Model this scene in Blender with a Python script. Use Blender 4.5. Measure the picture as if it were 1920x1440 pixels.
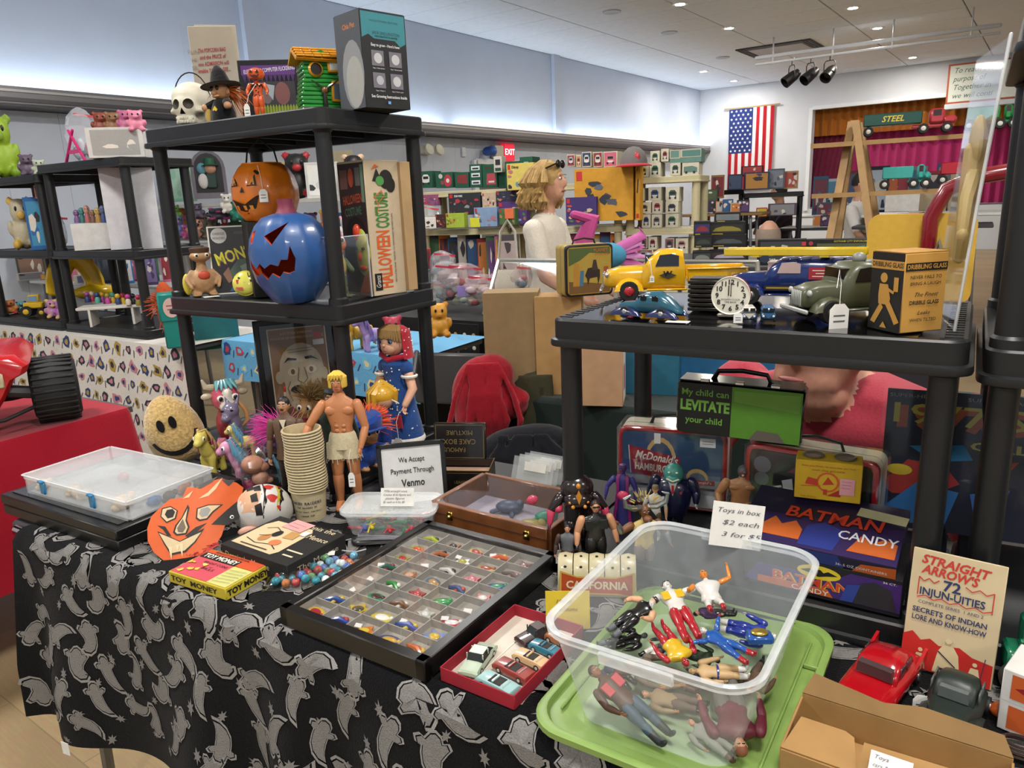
import bpy,math,random
from mathutils import Vector as V,Matrix as MX
from mathutils.bvhtree import BVHTree
D=bpy.data
for o_ in list(D.objects):D.objects.remove(o_)
sc=bpy.context.scene
COL=sc.collection
PI=math.pi
rnd=random.Random(7)
# ------------------------------------------------------------------ camera
F_PX,CXP,CYP,CAM_H,YAW=1390.0,960.0,720.0,1.40,math.radians(32)
dn=V((224.0,5560.0,F_PX)).normalized()
fw=(V((0,0,1))-dn.z*dn).normalized()
rt=dn.cross(fw)
Xw=math.cos(YAW)*rt-math.sin(YAW)*fw
Yw=math.cos(YAW)*fw+math.sin(YAW)*rt
ROT=MX((Xw,Yw,-dn))
cam=D.cameras.new('camera');cam.sensor_width=36;cam.lens=F_PX/1920*36
cam.clip_start=.02;cam.clip_end=100
cob=D.objects.new('camera',cam);COL.objects.link(cob)
cx_,cy_,cz_=ROT.col[0],-ROT.col[1],-ROT.col[2]
cob.matrix_world=MX(((cx_.x,cy_.x,cz_.x,0),(cx_.y,cy_.y,cz_.y,0),(cx_.z,cy_.z,cz_.z,CAM_H),(0,0,0,1)))
sc.camera=cob
CAMP=V((0,0,CAM_H))
def ray(px,py):return ROT@V((px-CXP,py-CYP,F_PX))
def G(px,py,z=.75):
 v=ray(px,py);return CAMP+v*((z-CAM_H)/v.z)
def GY(px,py,y):
 v=ray(px,py);return CAMP+v*(y/v.y)
def GD(px,py,d):
 return CAMP+ray(px,py)*(d/F_PX)
def pm(p):return F_PX/(ROT.transposed()@(V(p)-CAMP)).z
def face_cam(p,off=0):return math.atan2(-p[0],p[1])+math.radians(off)
# ------------------------------------------------------------------ world, light, exposure
w=D.worlds.new('world');sc.world=w;w.use_nodes=True
w.node_tree.nodes['Background'].inputs[0].default_value=(.86,.93,1,1)
w.node_tree.nodes['Background'].inputs[1].default_value=.5
sc.view_settings.view_transform='Standard';sc.view_settings.look='None'
sc.view_settings.gamma=1;sc.view_settings.use_curve_mapping=False
sc.view_settings.exposure=.1
cy=sc.cycles;cy.max_bounces=6;cy.diffuse_bounces=3;cy.glossy_bounces=2;cy.transmission_bounces=2;cy.transparent_max_bounces=10
cy.caustics_reflective=False;cy.caustics_refractive=False;cy.adaptive_threshold=.07;cy.adaptive_min_samples=16
def area(name,loc,rot,sx,sy,power,col=(1,1,1),shape='RECTANGLE',spread=180):
 l=D.lights.new(name,'AREA');l.shape=shape;l.size=sx;l.size_y=sy;l.energy=power;l.color=col
 l.spread=math.radians(spread)
 o=D.objects.new(name,l);COL.objects.link(o);o.location=loc;o.rotation_euler=rot;return o
 # ------------------------------------------------------------------ materials
def lin(h):
 h=h.lstrip('#');c=[int(h[i:i+2],16)/255 for i in(0,2,4)]
 return tuple((x/12.92 if x<=.04045 else((x+.055)/1.055)**2.4)for x in c)+(1,)
MATS={}
def mat(h='#888888',r=.5,metal=0,var=.06,bump=0,scale=60,coat=0,alpha=1,emit=0,spec=.5,sheen=0):
 key=(h,r,metal,var,bump,scale,coat,alpha,emit,spec,sheen)
 if key in MATS:return MATS[key]
 m=D.materials.new('m'+h.strip('#'));m.use_nodes=True;MATS[key]=m
 nt=m.node_tree;b=nt.nodes['Principled BSDF'];c=lin(h);N=nt.nodes.new;L=nt.links.new
 b.inputs['Roughness'].default_value=r;b.inputs['Metallic'].default_value=metal
 b.inputs['Specular IOR Level'].default_value=spec
 if coat:b.inputs['Coat Weight'].default_value=coat;b.inputs['Coat Roughness'].default_value=.08
 if sheen:b.inputs['Sheen Weight'].default_value=sheen
 if emit:
  b.inputs['Emission Color'].default_value=c;b.inputs['Emission Strength'].default_value=emit
 tc=N('ShaderNodeTexCoord');no=N('ShaderNodeTexNoise');no.inputs['Scale'].default_value=scale;no.inputs['Detail'].default_value=3
 L(tc.outputs['Object'],no.inputs['Vector'])
 ra=N('ShaderNodeMapRange');L(no.outputs[0],ra.inputs[0])
 ra.inputs[1].default_value=.25;ra.inputs[2].default_value=.75;ra.inputs[3].default_value=1-var;ra.inputs[4].default_value=1+var
 mu=N('ShaderNodeMix');mu.data_type='RGBA';mu.blend_type='MULTIPLY';mu.inputs[0].default_value=1
 mu.inputs[6].default_value=c;L(ra.outputs[0],mu.inputs[7]);L(mu.outputs[2],b.inputs['Base Color'])
 if bump:
  bp=N('ShaderNodeBump');bp.inputs['Strength'].default_value=bump;bp.inputs['Distance'].default_value=.004
  L(no.outputs[0],bp.inputs['Height']);L(bp.outputs[0],b.inputs['Normal'])
 if alpha<1:
  tr=N('ShaderNodeBsdfTransparent');mx=N('ShaderNodeMixShader');out=nt.nodes['Material Output']
  tr.inputs[0].default_value=(1,1,1,1)
  if alpha<.15:
   b=N('ShaderNodeBsdfGlossy');b.inputs['Roughness'].default_value=r;b.inputs['Color'].default_value=(.95,.97,1,1)
  lw=N('ShaderNodeLayerWeight');lw.inputs[0].default_value=.5
  pw=N('ShaderNodeMath');pw.operation='POWER';L(lw.outputs['Facing'],pw.inputs[0]);pw.inputs[1].default_value=4
  fr=N('ShaderNodeMapRange');L(pw.outputs[0],fr.inputs[0]);fr.inputs[3].default_value=alpha;fr.inputs[4].default_value=min(1,alpha+.4)
  L(fr.outputs[0],mx.inputs[0]);L(tr.outputs[0],mx.inputs[1]);L(b.outputs[0],mx.inputs[2]);L(mx.outputs[0],out.inputs[0])
 return m
def gl(h,r=.25):return mat(h,r,coat=.5)
def card(h):return mat(h,.75,var=.1,scale=25)
def cloth(h,v=.12):return mat(h,.95,var=v,bump=.25,scale=180,sheen=.2,spec=.2)
def prt(h):return mat(h,.5,var=.04)
BLK='#0c0c0e'
# ------------------------------------------------------------------ mesh builder
def T(x=0,y=0,z=0):return MX.Translation((x,y,z))
def R(a,ax='Z'):return MX.Rotation(math.radians(a),4,ax)
def S(x,y=None,z=None):
 y=x if y is None else y;z=x if z is None else z
 return MX.Diagonal((x,y,z,1))
TMP=D.scenes.new('workbench')
def evaluated(o):
 vl=TMP.view_layers[0];vl.update();return o.evaluated_get(vl.depsgraph)
FONTC={}
def font_mesh(body,bold,shear,align):
 k=(body,bold,shear,align)
 if k in FONTC:return FONTC[k]
 c=D.curves.new('lettering','FONT');c.body=body;c.size=1;c.offset=bold;c.shear=shear;c.align_x=align;c.align_y='CENTER'
 c.resolution_u=2;c.fill_mode='FRONT'
 o=D.objects.new('lettering',c);me=D.meshes.new_from_object(o)
 res=([v.co.copy()for v in me.vertices],[tuple(p.vertices)for p in me.polygons])
 D.objects.remove(o);D.curves.remove(c);D.meshes.remove(me)
 FONTC[k]=res;return res
class MB:
 def __init__(s):s.v=[];s.f=[];s.k=[]
 def add(s,vs,fs,k,m=None):
  n=len(s.v)
  s.v+=[m@V(p)for p in vs]if m is not None else[V(p)for p in vs]
  s.f+=[tuple(i+n for i in f)for f in fs];s.k+=[k]*len(fs);return s
 def join(s,o,m=None):
  n=len(s.v);s.v+=[m@p for p in o.v]if m is not None else list(o.v)
  s.f+=[tuple(i+n for i in f)for f in o.f];s.k+=o.k;return s
 def box(s,c,sz,k,m=None,b=0):
  hx,hy,hz=sz[0]/2,sz[1]/2,sz[2]/2;t=T(*c)
  if m is not None:t=m@t
  if not b:
   vs=[(x*hx,y*hy,z*hz)for z in(-1,1)for y in(-1,1)for x in(-1,1)]
   return s.add(vs,[(0,2,3,1),(4,5,7,6),(0,1,5,4),(2,6,7,3),(0,4,6,2),(1,3,7,5)],k,t)
  b=min(b,hx*.95,hy*.95,hz*.95)
  vs=[];idx={}
  for X in(-1,1):
   for Y in(-1,1):
    for Z in(-1,1):
     for a in range(3):
      q=[X*(hx-b),Y*(hy-b),Z*(hz-b)];q[a]=(X*hx,Y*hy,Z*hz)[a]
      idx[X,Y,Z,a]=len(vs);vs.append(tuple(q))
  fs=[]
  for a in range(3):
   u,w_=(a+1)%3,(a+2)%3
   for sg in(-1,1):
    q=[]
    for(p,r_)in((-1,-1),(1,-1),(1,1),(-1,1)):
     e=[0,0,0];e[a]=sg;e[u]=p;e[w_]=r_;q.append(idx[e[0],e[1],e[2],a])
    fs.append(tuple(q if sg>0 else q[::-1]))
   for p in(-1,1):
    for r_ in(-1,1):
     e0=[0,0,0];e0[a]=-1;e0[u]=p;e0[w_]=r_;e1=list(e0);e1[a]=1
     q=(idx[(*e0,u)],idx[(*e1,u)],idx[(*e1,w_)],idx[(*e0,w_)])
     fs.append(q if p*r_<0 else q[::-1])
  for X in(-1,1):
   for Y in(-1,1):
    for Z in(-1,1):
     q=tuple(idx[X,Y,Z,a]for a in range(3));fs.append(q if X*Y*Z>0 else q[::-1])
  return s.add(vs,fs,k,t)
 def loft(s,rings,k,m=None,cap=True,closed=True):
  n=len(rings[0]);vs=[p for r_ in rings for p in r_];fs=[]
  for i in range(len(rings)-1):
   for j in range(n if closed else n-1):
    a,b=i*n+j,i*n+(j+1)%n;fs.append((a,b,b+n,a+n))
  if cap:fs+=[tuple(range(n))[::-1],tuple(range((len(rings)-1)*n,len(rings)*n))]
  return s.add(vs,fs,k,m)
 def lathe(s,pr,k,m=None,n=20,cap=True,sx=1,sy=1):
  return s.loft([[(r_*sx*math.cos(2*PI*j/n),r_*sy*math.sin(2*PI*j/n),z)for j in range(n)]for r_,z in pr],k,m,cap)
 def cyl(s,c,r_,h,k,m=None,n=18,axis='Z',r2=None):
  t=T(*c);t=m@t if m is not None else t
  if axis=='X':t=t@R(90,'Y')
  if axis=='Y':t=t@R(-90,'X')
  return s.lathe([(r_,-h/2),(r_ if r2 is None else r2,h/2)],k,t,n)
 def ell(s,c,r_,k,m=None,nu=14,nv=9):
  r_=(r_,r_,r_)if isinstance(r_,(int,float))else r_
  t=T(*c)@S(*r_);t=m@t if m is not None else t
  return s.lathe([(max(1e-3,math.sin(PI*i/nv)),-math.cos(PI*i/nv))for i in range(nv+1)],k,t,nu)
 def prism(s,pts,z0,z1,k,m=None):
  if sum(a[0]*b[1]-b[0]*a[1]for a,b in zip(pts,pts[1:]+pts[:1]))<0:pts=pts[::-1]
  return s.loft([[(x,y,z0)for x,y in pts],[(x,y,z1)for x,y in pts]],k,m)
 def poly(s,pts,k,m=None):
  pts=[tuple(p)+(0,)*(3-len(p))for p in pts]
  if sum(a[0]*b[1]-b[0]*a[1]for a,b in zip(pts,pts[1:]+pts[:1]))<0:pts=pts[::-1]
  return s.add(pts,[tuple(range(len(pts)))],k,m)
 def tube(s,pts,rad,k,m=None,n=8,flat=1.0,rounded=True):
  pts=[V(p)for p in pts];L_=len(pts)
  rad=[rad]*L_ if isinstance(rad,(int,float))else list(rad)
  d=[(pts[min(i+1,L_-1)]-pts[max(i-1,0)]).normalized()for i in range(L_)]
  u=d[0].orthogonal().normalized();rings=[]
  P_,R_,D_=[],[],[]
  if rounded:
   for q in(.95,.6):P_.append(pts[0]-d[0]*rad[0]*q*.9);R_.append(rad[0]*math.sqrt(1-q*q));D_.append(d[0])
  P_+=pts;R_+=rad;D_+=d
  if rounded:
   for q in(.6,.95):P_.append(pts[-1]+d[-1]*rad[-1]*q*.9);R_.append(rad[-1]*math.sqrt(1-q*q));D_.append(d[-1])
  for p,r_,dd in zip(P_,R_,D_):
   u=(u-dd*u.dot(dd));u=u.normalized()if u.length>1e-6 else dd.orthogonal().normalized()
   w_=dd.cross(u)
   rings.append([p+r_*(math.cos(2*PI*j/n)*u+flat*math.sin(2*PI*j/n)*w_)for j in range(n)])
  return s.loft(rings,k,m)
 def grid(s,fn,nu,nv,k,m=None):
  vs=[fn(i/nu,j/nv)for i in range(nu+1)for j in range(nv+1)]
  fs=[(i*(nv+1)+j,(i+1)*(nv+1)+j,(i+1)*(nv+1)+j+1,i*(nv+1)+j+1)for i in range(nu)for j in range(nv)]
  return s.add(vs,fs,k,m)
 def text(s,body,size,k,m=None,bold=0,shear=0,align='CENTER',sx=1,width=None):
  vs,fs=font_mesh(body,bold,shear,align)
  if not vs:return s
  if width:
   xs=[p.x for p in vs];sx=width/((max(xs)-min(xs))*size)
  t=S(size*sx,size,1);t=m@t if m is not None else t
  return s.add(vs,fs,k,t)
 def fuse(s,vox,smooth=2):
  k0=list(s.k);src=BVHTree.FromPolygons(s.v,s.f)
  me=D.meshes.new('t');me.from_pydata(s.v,[],s.f);o=D.objects.new('t',me);TMP.collection.objects.link(o)
  md=o.modifiers.new('r','REMESH');md.mode='VOXEL';md.voxel_size=vox
  if smooth:
   sm=o.modifiers.new('s','SMOOTH');sm.factor=.5;sm.iterations=smooth
  e=evaluated(o);me2=e.to_mesh()
  r_=MB();r_.v=[v.co.copy()for v in me2.vertices];r_.f=[tuple(p.vertices)for p in me2.polygons]
  many=len(set(map(id,k0)))>1
  for p in me2.polygons:r_.k.append(k0[src.find_nearest(p.center)[2]]if many else k0[0])
  e.to_mesh_clear();D.objects.remove(o);D.meshes.remove(me);return r_
 def mesh(s,name,ang=40):
  me=D.meshes.new(name);me.from_pydata(s.v,[],s.f);slots={}
  for k in s.k:
   if id(k)not in slots:
    slots[id(k)]=len(slots);me.materials.append(k)
  me.polygons.foreach_set('material_index',[slots[id(k)]for k in s.k])
  me.polygons.foreach_set('use_smooth',[True]*len(s.f))
  me.set_sharp_from_angle(angle=math.radians(ang));me.update();return me
 def build(s,name,parent=None,loc=(0,0,0),rz=0,ang=40,m=None):
  o=D.objects.new(name,s.mesh(name,ang));COL.objects.link(o)
  if m is not None:o.matrix_basis=m
  else:o.location=loc;o.rotation_euler=(0,0,rz)
  if parent is not None:o.parent=parent
  return o
def tag(o,label=None,cat=None,group=None,kind=None):
 for a,b in(('label',label),('category',cat),('group',group),('kind',kind)):
  if b:o[a]=b
 return o
def thing(name,label,cat,loc=(0,0,0),rz=0,group=None,rot=None):
 o=D.objects.new(name,None);COL.objects.link(o);o.empty_display_size=.02
 o.location=loc;o.rotation_euler=rot if rot else(0,0,rz)
 return tag(o,label,cat,group)
def solo(mb,name,label,cat,loc=(0,0,0),rz=0,group=None,rot=None,ang=40):
 o=mb.build(name,None,loc,rz,ang)
 if rot:o.rotation_euler=rot
 return tag(o,label,cat,group)
def copy_tree(o,parent=None):
 c=o.copy();COL.objects.link(c)
 if parent is not None:c.parent=parent
 for ch in list(o.children):copy_tree(ch,c)
 return c
def mid(a,b,t):return V(a)*(1-t)+V(b)*t
def side(sz,f='F',e=.0006):
 w_,d,h=sz
 return{'F':T(-w_/2,-d/2-e,0)@R(90,'X'),'R':T(w_/2+e,-d/2,0)@R(90)@R(90,'X'),'L':T(-w_/2-e,d/2,0)@R(-90)@R(90,'X'),'B':T(w_/2,d/2+e,0)@R(180)@R(90,'X'),'T':T(-w_/2,-d/2,h+e)}[f]
def fdim(sz,f):return{'F':(sz[0],sz[2]),'B':(sz[0],sz[2]),'R':(sz[1],sz[2]),'L':(sz[1],sz[2]),'T':(sz[0],sz[1])}[f]
def art(mb,frame,dims,items):
 """printed shapes on a face, in fractions of its width and height: p polygon, r rectangle, c ellipse, l line, t text"""
 W,H=dims;z=0
 for it in items:
  z+=.00012;k=it[1]if not isinstance(it[1],str)else prt(it[1]);m=frame@T(0,0,z)
  if it[0]=='p':mb.poly([(x*W,y*H)for x,y in it[2]],k,m)
  elif it[0]=='r':
   x0,y0,x1,y1=it[2];mb.poly([(x0*W,y0*H),(x1*W,y0*H),(x1*W,y1*H),(x0*W,y1*H)],k,m)
  elif it[0]=='c':
   x,y,rx=it[2][:3];ry=it[2][3]if len(it[2])>3 else rx*W/H
   mb.poly([((x+rx*math.cos(a*PI/9))*W,(y+ry*math.sin(a*PI/9))*H)for a in range(18)],k,m)
  elif it[0]=='l':
   pts=[V((x*W,y*H))for x,y in it[2]];t=it[3]*H/2
   for a,b in zip(pts,pts[1:]):
    d=(b-a).normalized();n_=V((-d.y,d.x))*t;mb.poly([a+n_,a-n_,b-n_,b+n_],k,m)
  elif it[0]=='t':
   x,y,sz=it[3:6];o=it[6]if len(it)>6 else{}
   o=dict(o);a=o.pop('rot',0);wd=o.pop('w',None)
   mb.text(it[2],sz*H,k,m@T(x*W,y*H)@R(a),width=wd*W if wd else None,**o)
 return mb
def scatter(n,cols,box=(0,0,1,1),s=(.05,.2),rg=None):
 g=rg or rnd;out=[]
 for i in range(n):
  x=g.uniform(box[0],box[2]);y=g.uniform(box[1],box[3]);a=g.uniform(*s);b=g.uniform(*s);c=g.choice(cols)
  q=[(min(box[2],max(box[0],x+a*math.cos(t*2*PI/7+i)*g.uniform(.4,1))),min(box[3],max(box[1],y+b*math.sin(t*2*PI/7+i)*g.uniform(.4,1))))for t in range(7)]
  out.append(('p',c,q))
 return out
def carton(name,label,cat,loc,rz,sz,col,arts=(),group=None,lid=None,b=.0012,kind=None):
 """a printed box: body, flaps or lid, one printed sheet per shown face"""
 t=thing(name,label,cat,loc,rz,group)
 k=col if not isinstance(col,str)else card(col)
 MB().box((0,0,sz[2]/2),sz,k,b=b).build('box_body',t)
 for f,items in arts:
  mb=MB();art(mb,side(sz,f),fdim(sz,f),items);mb.build('printed_face',t)
 if lid:MB().box((0,0,sz[2]+.0008),(sz[0]*.98,sz[1]*.98,.0016),card(lid),b=.0004).build('lid_flap',t)
 return t
 # ================================================================== the hall
RC=GD(1310,330,18.5);RC.z=0
RA=math.radians(-4)
RMX=MX.Translation(RC)@MX.Rotation(RA,4,'Z');RMI=RMX.inverted()
CEIL=3.768
def onplane(px,py,ax,val):
 o=RMI@CAMP;d=RMI.to_3x3()@ray(px,py);t=(val-o[ax])/d[ax];return o+d*t
def room(mb,name,kind='structure',**kw):
 o=mb.build(name,**kw);o.matrix_world=RMX;o['kind']=kind;return o
def floor_mat():
 m=mat('#b09a72',.42,var=.1,scale=2.2).copy();nt=m.node_tree;N=nt.nodes.new;L=nt.links.new
 b=nt.nodes['Principled BSDF'];tc=N('ShaderNodeTexCoord');br=N('ShaderNodeTexBrick');L(tc.outputs['Object'],br.inputs[0])
 br.inputs['Color1'].default_value=lin('#b59e76');br.inputs['Color2'].default_value=lin('#a08b68');br.inputs['Mortar'].default_value=lin('#93805f')
 br.inputs['Scale'].default_value=1;br.inputs['Brick Width'].default_value=.9;br.inputs['Row Height'].default_value=.3;br.inputs['Mortar Size'].default_value=.002
 no=N('ShaderNodeTexNoise');mp=N('ShaderNodeMapping');L(tc.outputs['Object'],mp.inputs[0]);mp.inputs['Scale'].default_value=(3,40,1);L(mp.outputs[0],no.inputs['Vector'])
 mx=N('ShaderNodeMix');mx.data_type='RGBA';mx.blend_type='MULTIPLY';mx.inputs[0].default_value=.35
 L(br.outputs[0],mx.inputs[6]);L(no.outputs[1],mx.inputs[7]);L(mx.outputs[2],b.inputs['Base Color']);return m
WALLW=mat('#c9d3e4',.8,var=.03,scale=3)
room(MB().box((8,-11,-.05),(30,30,.1),floor_mat()),'floor')
cz=onplane(1200,262,0,.25).z
LWL,LWH=26.0,cz-.17
room(MB().box((-.1,-LWL/2,CEIL/2),(.2,LWL,CEIL),WALLW),'wall_left')
wl=D.objects['wall_left']
bm_=MB().box((.008,0,LWH/2),(.016,.4985,LWH-.01),mat('#ccd4e2',.7,var=.03,scale=4),b=.0015).mesh('wall_board')
for i in range(50):
 o=D.objects.new('wall_board',bm_);COL.objects.link(o);o.parent=wl;o.location=(0,-.25-i*.5,0)
for i,yy in enumerate((onplane(1040,180,0,0).y,onplane(1040,180,0,0).y-6.2)):
 MB().box((.035,yy,(cz+CEIL)/2),(.07,.2,CEIL-cz),WALLW,b=.004).build('pilaster',wl)
cv=MB();g1=mat('#8d8a8c',.35,metal=.5);g2=mat('#5d5a5c',.4,metal=.4)
cv.box((.14,-LWL/2,cz-.16),(.28,LWL,.02),g2);cv.box((.27,-LWL/2,cz-.09),(.02,LWL,.15),g1)
cv.box((.285,-LWL/2,cz-.05),(.012,LWL,.02),mat('#c9c6c4',.3,metal=.6));cv.box((.285,-LWL/2,cz-.12),(.012,LWL,.03),g2)
room(cv,'trim_1')
for i in range(8):
 a=area('cove_tube_light',RMX@V((.12,-1.6-i*3.2,cz-.1)),(PI,0,RA),.06,3.0,13,(.8,.9,1));a.rotation_euler=(PI,math.radians(-8),RA)
st=onplane(1525,205,1,0);X0,ZT=st.x,onplane(1560,202,1,0).z
fwm=mat('#d7dbe3',.8,var=.03,scale=3)
fw_=MB().box((X0/2,.1,CEIL/2),(X0,.2,CEIL),fwm).box((X0+5,.1,(CEIL+ZT)/2),(10,.2,CEIL-ZT),fwm).box((X0+5,.1,.45),(10,.2,.9),fwm)
room(fw_,'wall_far')
room(MB().box((X0-.04,-.02,ZT/2+.45),(.08,.06,ZT-.82),mat('#e6eaf0',.5)).box((X0+5,-.02,ZT+.03),(10,.06,.08),mat('#e6eaf0',.5)),'trim_2')
def pleat(mb,x0,x1,z0,z1,y,k,lam,amp,lean=0,gather=None):
 n=int((x1-x0)/lam*8)
 def fn(u,v_):
  x=x0+(x1-x0)*u;z=z0+(z1-z0)*v_
  if gather:x+=gather*(1-v_)*(1-u)
  ph=x0+(x1-x0)*u
  return(x+lean*(1-v_),y+amp*math.sin(2*PI*ph/lam+1.3*math.sin(ph*3)),z)
 return mb.grid(fn,n,5,k)
zv=onplane(1560,255,1,.5).z
o=pleat(MB(),X0-.3,X0+8,zv,ZT+.3,.3,cloth('#9a5a1c'),.17,.035).build('valance_curtain');o.matrix_world=RMX;tag(o,'pleated ochre brown valance across the top of the stage','curtain')
o=pleat(MB(),X0-.3,X0+8,.92,zv+.3,.66,cloth('#b3306e'),.2,.05).build('stage_curtain');o.matrix_world=RMX;tag(o,'magenta pleated curtain hanging across the back of the stage','curtain')
o=pleat(MB(),X0-.25,X0+.9,.95,zv+.2,.44,cloth('#6d1838'),.11,.03,lean=-.25).build('shaded_curtain');o.matrix_world=RMX;tag(o,'left part of the stage curtain, its shadow put into a dark maroon colour','curtain')  # shadow on the curtain's left part, painted as darker cloth
room(MB().box((X0+4.6,.75,.8),(10,1.2,.2),mat('#6b5136',.6)),'floor_stage')
area('stage_light',RMX@V((X0+3.2,.1,ZT+.1)),(math.radians(20),0,RA),4.5,.2,90,(1,.95,.92))
room(MB().box((8,-11,CEIL+.07),(30,30,.1),mat('#8f98a6',.9)),'ceiling')
ce=D.objects['ceiling']
TX,TY=1.5,.75
tm=MB().box((0,0,CEIL+.012),(TX-.016,TY-.007,.024),mat('#e4ecf6',.85,var=.04,scale=14,bump=.1),b=.004).mesh('ceiling_tile')
for i in range(10):
 for j in range(26):
  o=D.objects.new('ceiling_tile',tm);COL.objects.link(o);o.parent=ce;o.location=(TX*(i+.5),-TY*(j+.5),0)
TILE_STUFF=MB()
for i in range(10,13):
 for j in range(26):TILE_STUFF.box((TX*(i+.5),-TY*(j+.5),CEIL+.012),(TX-.016,TY-.007,.024),mat('#d4dce8',.85,var=.04,scale=14,bump=.1))
for i in range(0,13):
 for j in range(26,33):TILE_STUFF.box((TX*(i+.5),-TY*(j+.5),CEIL+.012),(TX-.016,TY-.007,.024),mat('#d4dce8',.85,var=.04,scale=14,bump=.1))
o=TILE_STUFF.build('ceiling_tiles_beyond',ce);o['kind']='stuff'
EM=mat('#fff3dc',.5,emit=30)
dl0=None
for i,(px,py,lab)in enumerate(((1275,8,'at the upper edge of the picture'),(1367,53,'left of the air vent'),(1599,15,'high above the stage spotlights'),(1645,53,'beyond the ceiling pipe'),(1680,85,'just below the ceiling pipe'),(1711,108,'beside the stage sign'),(1488,111,'between vent and spotlights'),(1319,134,'above the flag'),(1376,152,'nearest the far wall'))):
 p=onplane(px,py,2,CEIL-.004)
 t=thing('downlight','round recessed ceiling light '+lab,'ceiling light',RMX@p,0,'recessed ceiling lights')
 MB().lathe([(.06,-.002),(.1,-.006),(.105,.004),(.06,.004)],mat('#eef0f4',.4),n=20,cap=False).build('trim_ring',t)
 MB().lathe([(.002,.001),(.062,.001)],EM,T(0,0,-.004)@R(180,'X'),n=16,cap=True).build('lens',t)
 a=area('downlight_lamp',RMX@(p+V((0,0,-.02))),(0,0,0),.12,.12,30,(1,.94,.84),'DISK')
for px,py,lab in((1147,22,'largest one'),(1255,61,'middle one'),(1355,108,'farthest one')):
 p=onplane(px,py,2,CEIL-.004)
 solo(MB().lathe([(.001,-.004),(.07,-.007),(.09,-.012),(.12,-.01),(.125,.004),(.001,.004)],mat('#b9c3d0',.5),n=20),'ceiling_speaker','unlit round grey ceiling fixture, '+lab+' of the row','ceiling fixture',RMX@p,0,'unlit round ceiling fixtures')
for i in range(3):  # unseen panels added overhead, behind and around the camera, as fill light
 for j in range(3):
  p=V((4.2+i*3.4,-21.4+j*3.4,CEIL-.01))
  t=thing('added_fill_panel',f'unseen square fill light panel added overhead, {("left", "middle", "right")[i]} of the {("rearmost", "second", "front")[j]} row','ceiling light',RMX@p,RA,'added fill light panels overhead')
  MB().box((0,0,0),(.62,.62,.02),mat('#e8e8e8',.4),b=.003).build('frame',t)
  MB().box((0,0,-.011),(.56,.56,.004),mat('#fff4e4',.4,emit=3)).build('diffuser',t)
  area('added_fill_lamp',RMX@(p+V((0,0,-.02))),(0,0,RA),.55,.55,74,(1,.97,.93))
p=onplane(1467,92,2,CEIL)
t=thing('air_vent','large square ceiling air vent with a dark slotted rim','vent',RMX@p,RA)
MB().box((0,0,-.01),(1.25,1.25,.02),mat('#3c3e42',.6)).build('frame',t)
MB().box((0,0,-.022),(.92,.92,.014),mat('#b8bcc2',.6),b=.004).build('face_plate',t)
for s_ in(-1,1):
 for q in range(3):MB().box((s_*(.5+q*.045),0,-.024),(.012,1.2,.02),mat('#7a7c80',.5)).build('slat',t)
pa,pb=onplane(1418,109,2,CEIL-.28),onplane(1875,47,2,CEIL-.28)
t=thing('ceiling_pipe','long white double pipe hung below the ceiling tiles','pipe')
wm_=mat('#c4c8d0',.4)
MB().tube([RMX@pa,RMX@pb],.03,wm_).build('pipe',t);MB().tube([RMX@(pa+V((0,0,-.1))),RMX@(pb+V((0,0,-.1)))],.02,wm_).build('pipe',t)
for q in(.08,.35,.6,.9):
 c=RMX@(pa+(pb-pa)*q);MB().tube([c+V((0,0,-.12)),c+V((0,0,.28))],.012,wm_).build('hanger',t)
for px,py,az,lab in((1496,135,-50,'leftmost of the three'),(1535,128,-40,'middle of the three'),(1574,122,-20,'rightmost of the three')):
 q=max(0,min(1,(px-1418)/(1875-1418)));c=RMX@(pa+(pb-pa)*q+V((0,0,-.12)))
 t=thing('stage_spotlight','black stage spotlight hanging from the pipe, '+lab,'spotlight',c,math.radians(az),'black stage spotlights');t.scale=(.62,.62,.62)
 k=mat('#101012',.4)
 MB().tube([(0,0,.02),(0,0,-.1)],.014,k).build('clamp',t)
 MB().tube([(-.15,0,-.4),(-.15,0,-.16),(-.1,0,-.1),(.1,0,-.1),(.15,0,-.16),(.15,0,-.4)],.012,k).build('yoke',t)
 MB().lathe([(.03,-.26),(.09,-.24),(.13,-.12),(.14,.05),(.15,.22),(.135,.22),(.12,.05),(.01,.02)],k,T(0,0,-.4)@R(125,'X'),n=18,cap=False).build('can',t)
p0,p1=onplane(1368,206,1,-.06),onplane(1452,200,1,-.06)
fwid=p1.x-p0.x;fh=fwid*1.78
t=thing('flag','american flag hung vertically on the far wall','flag',RMX@V((p0.x,-.06,p0.z)),RA)
def flagpt(u,v_):return(u*fwid,.015*math.sin(u*14+v_*3)-.01,-v_*fh)
for i in range(13):
 mb=MB();k=cloth('#b3202c' if i%2==0 else '#e6e4e6',.05)
 v0=.54 if i<7 else 0
 mb.grid(lambda u,v_,i=i,v0=v0:flagpt(1-(12-i+u)/13 if 0 else(i+u)/13,v0+(1-v0)*v_),3,8,k)if i<7 else mb.grid(lambda u,v_,i=i:flagpt((i+u)/13,v_),3,12,k)
 mb.build('stripe',t)
cn=MB().grid(lambda u,v_:flagpt(u*7/13,v_*.54),12,10,cloth('#2a3a78',.05)).build('canton',t)
stv=MB();sk=mat('#f0f0f4',.8)
for r_ in range(11):
 for c_ in range(5 if r_%2==0 else 4):
  u=(.055+c_*.108+(0 if r_%2==0 else.054));v_=.028+r_*.048;q=V(flagpt(u,v_))+V((0,-.006,0))
  stv.poly([(.034*(1 if a%2==0 else.42)*math.cos(PI/2+a*PI/5),.034*(1 if a%2==0 else.42)*math.sin(PI/2+a*PI/5))for a in range(10)],sk,T(*q)@R(90,'X'))
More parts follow.
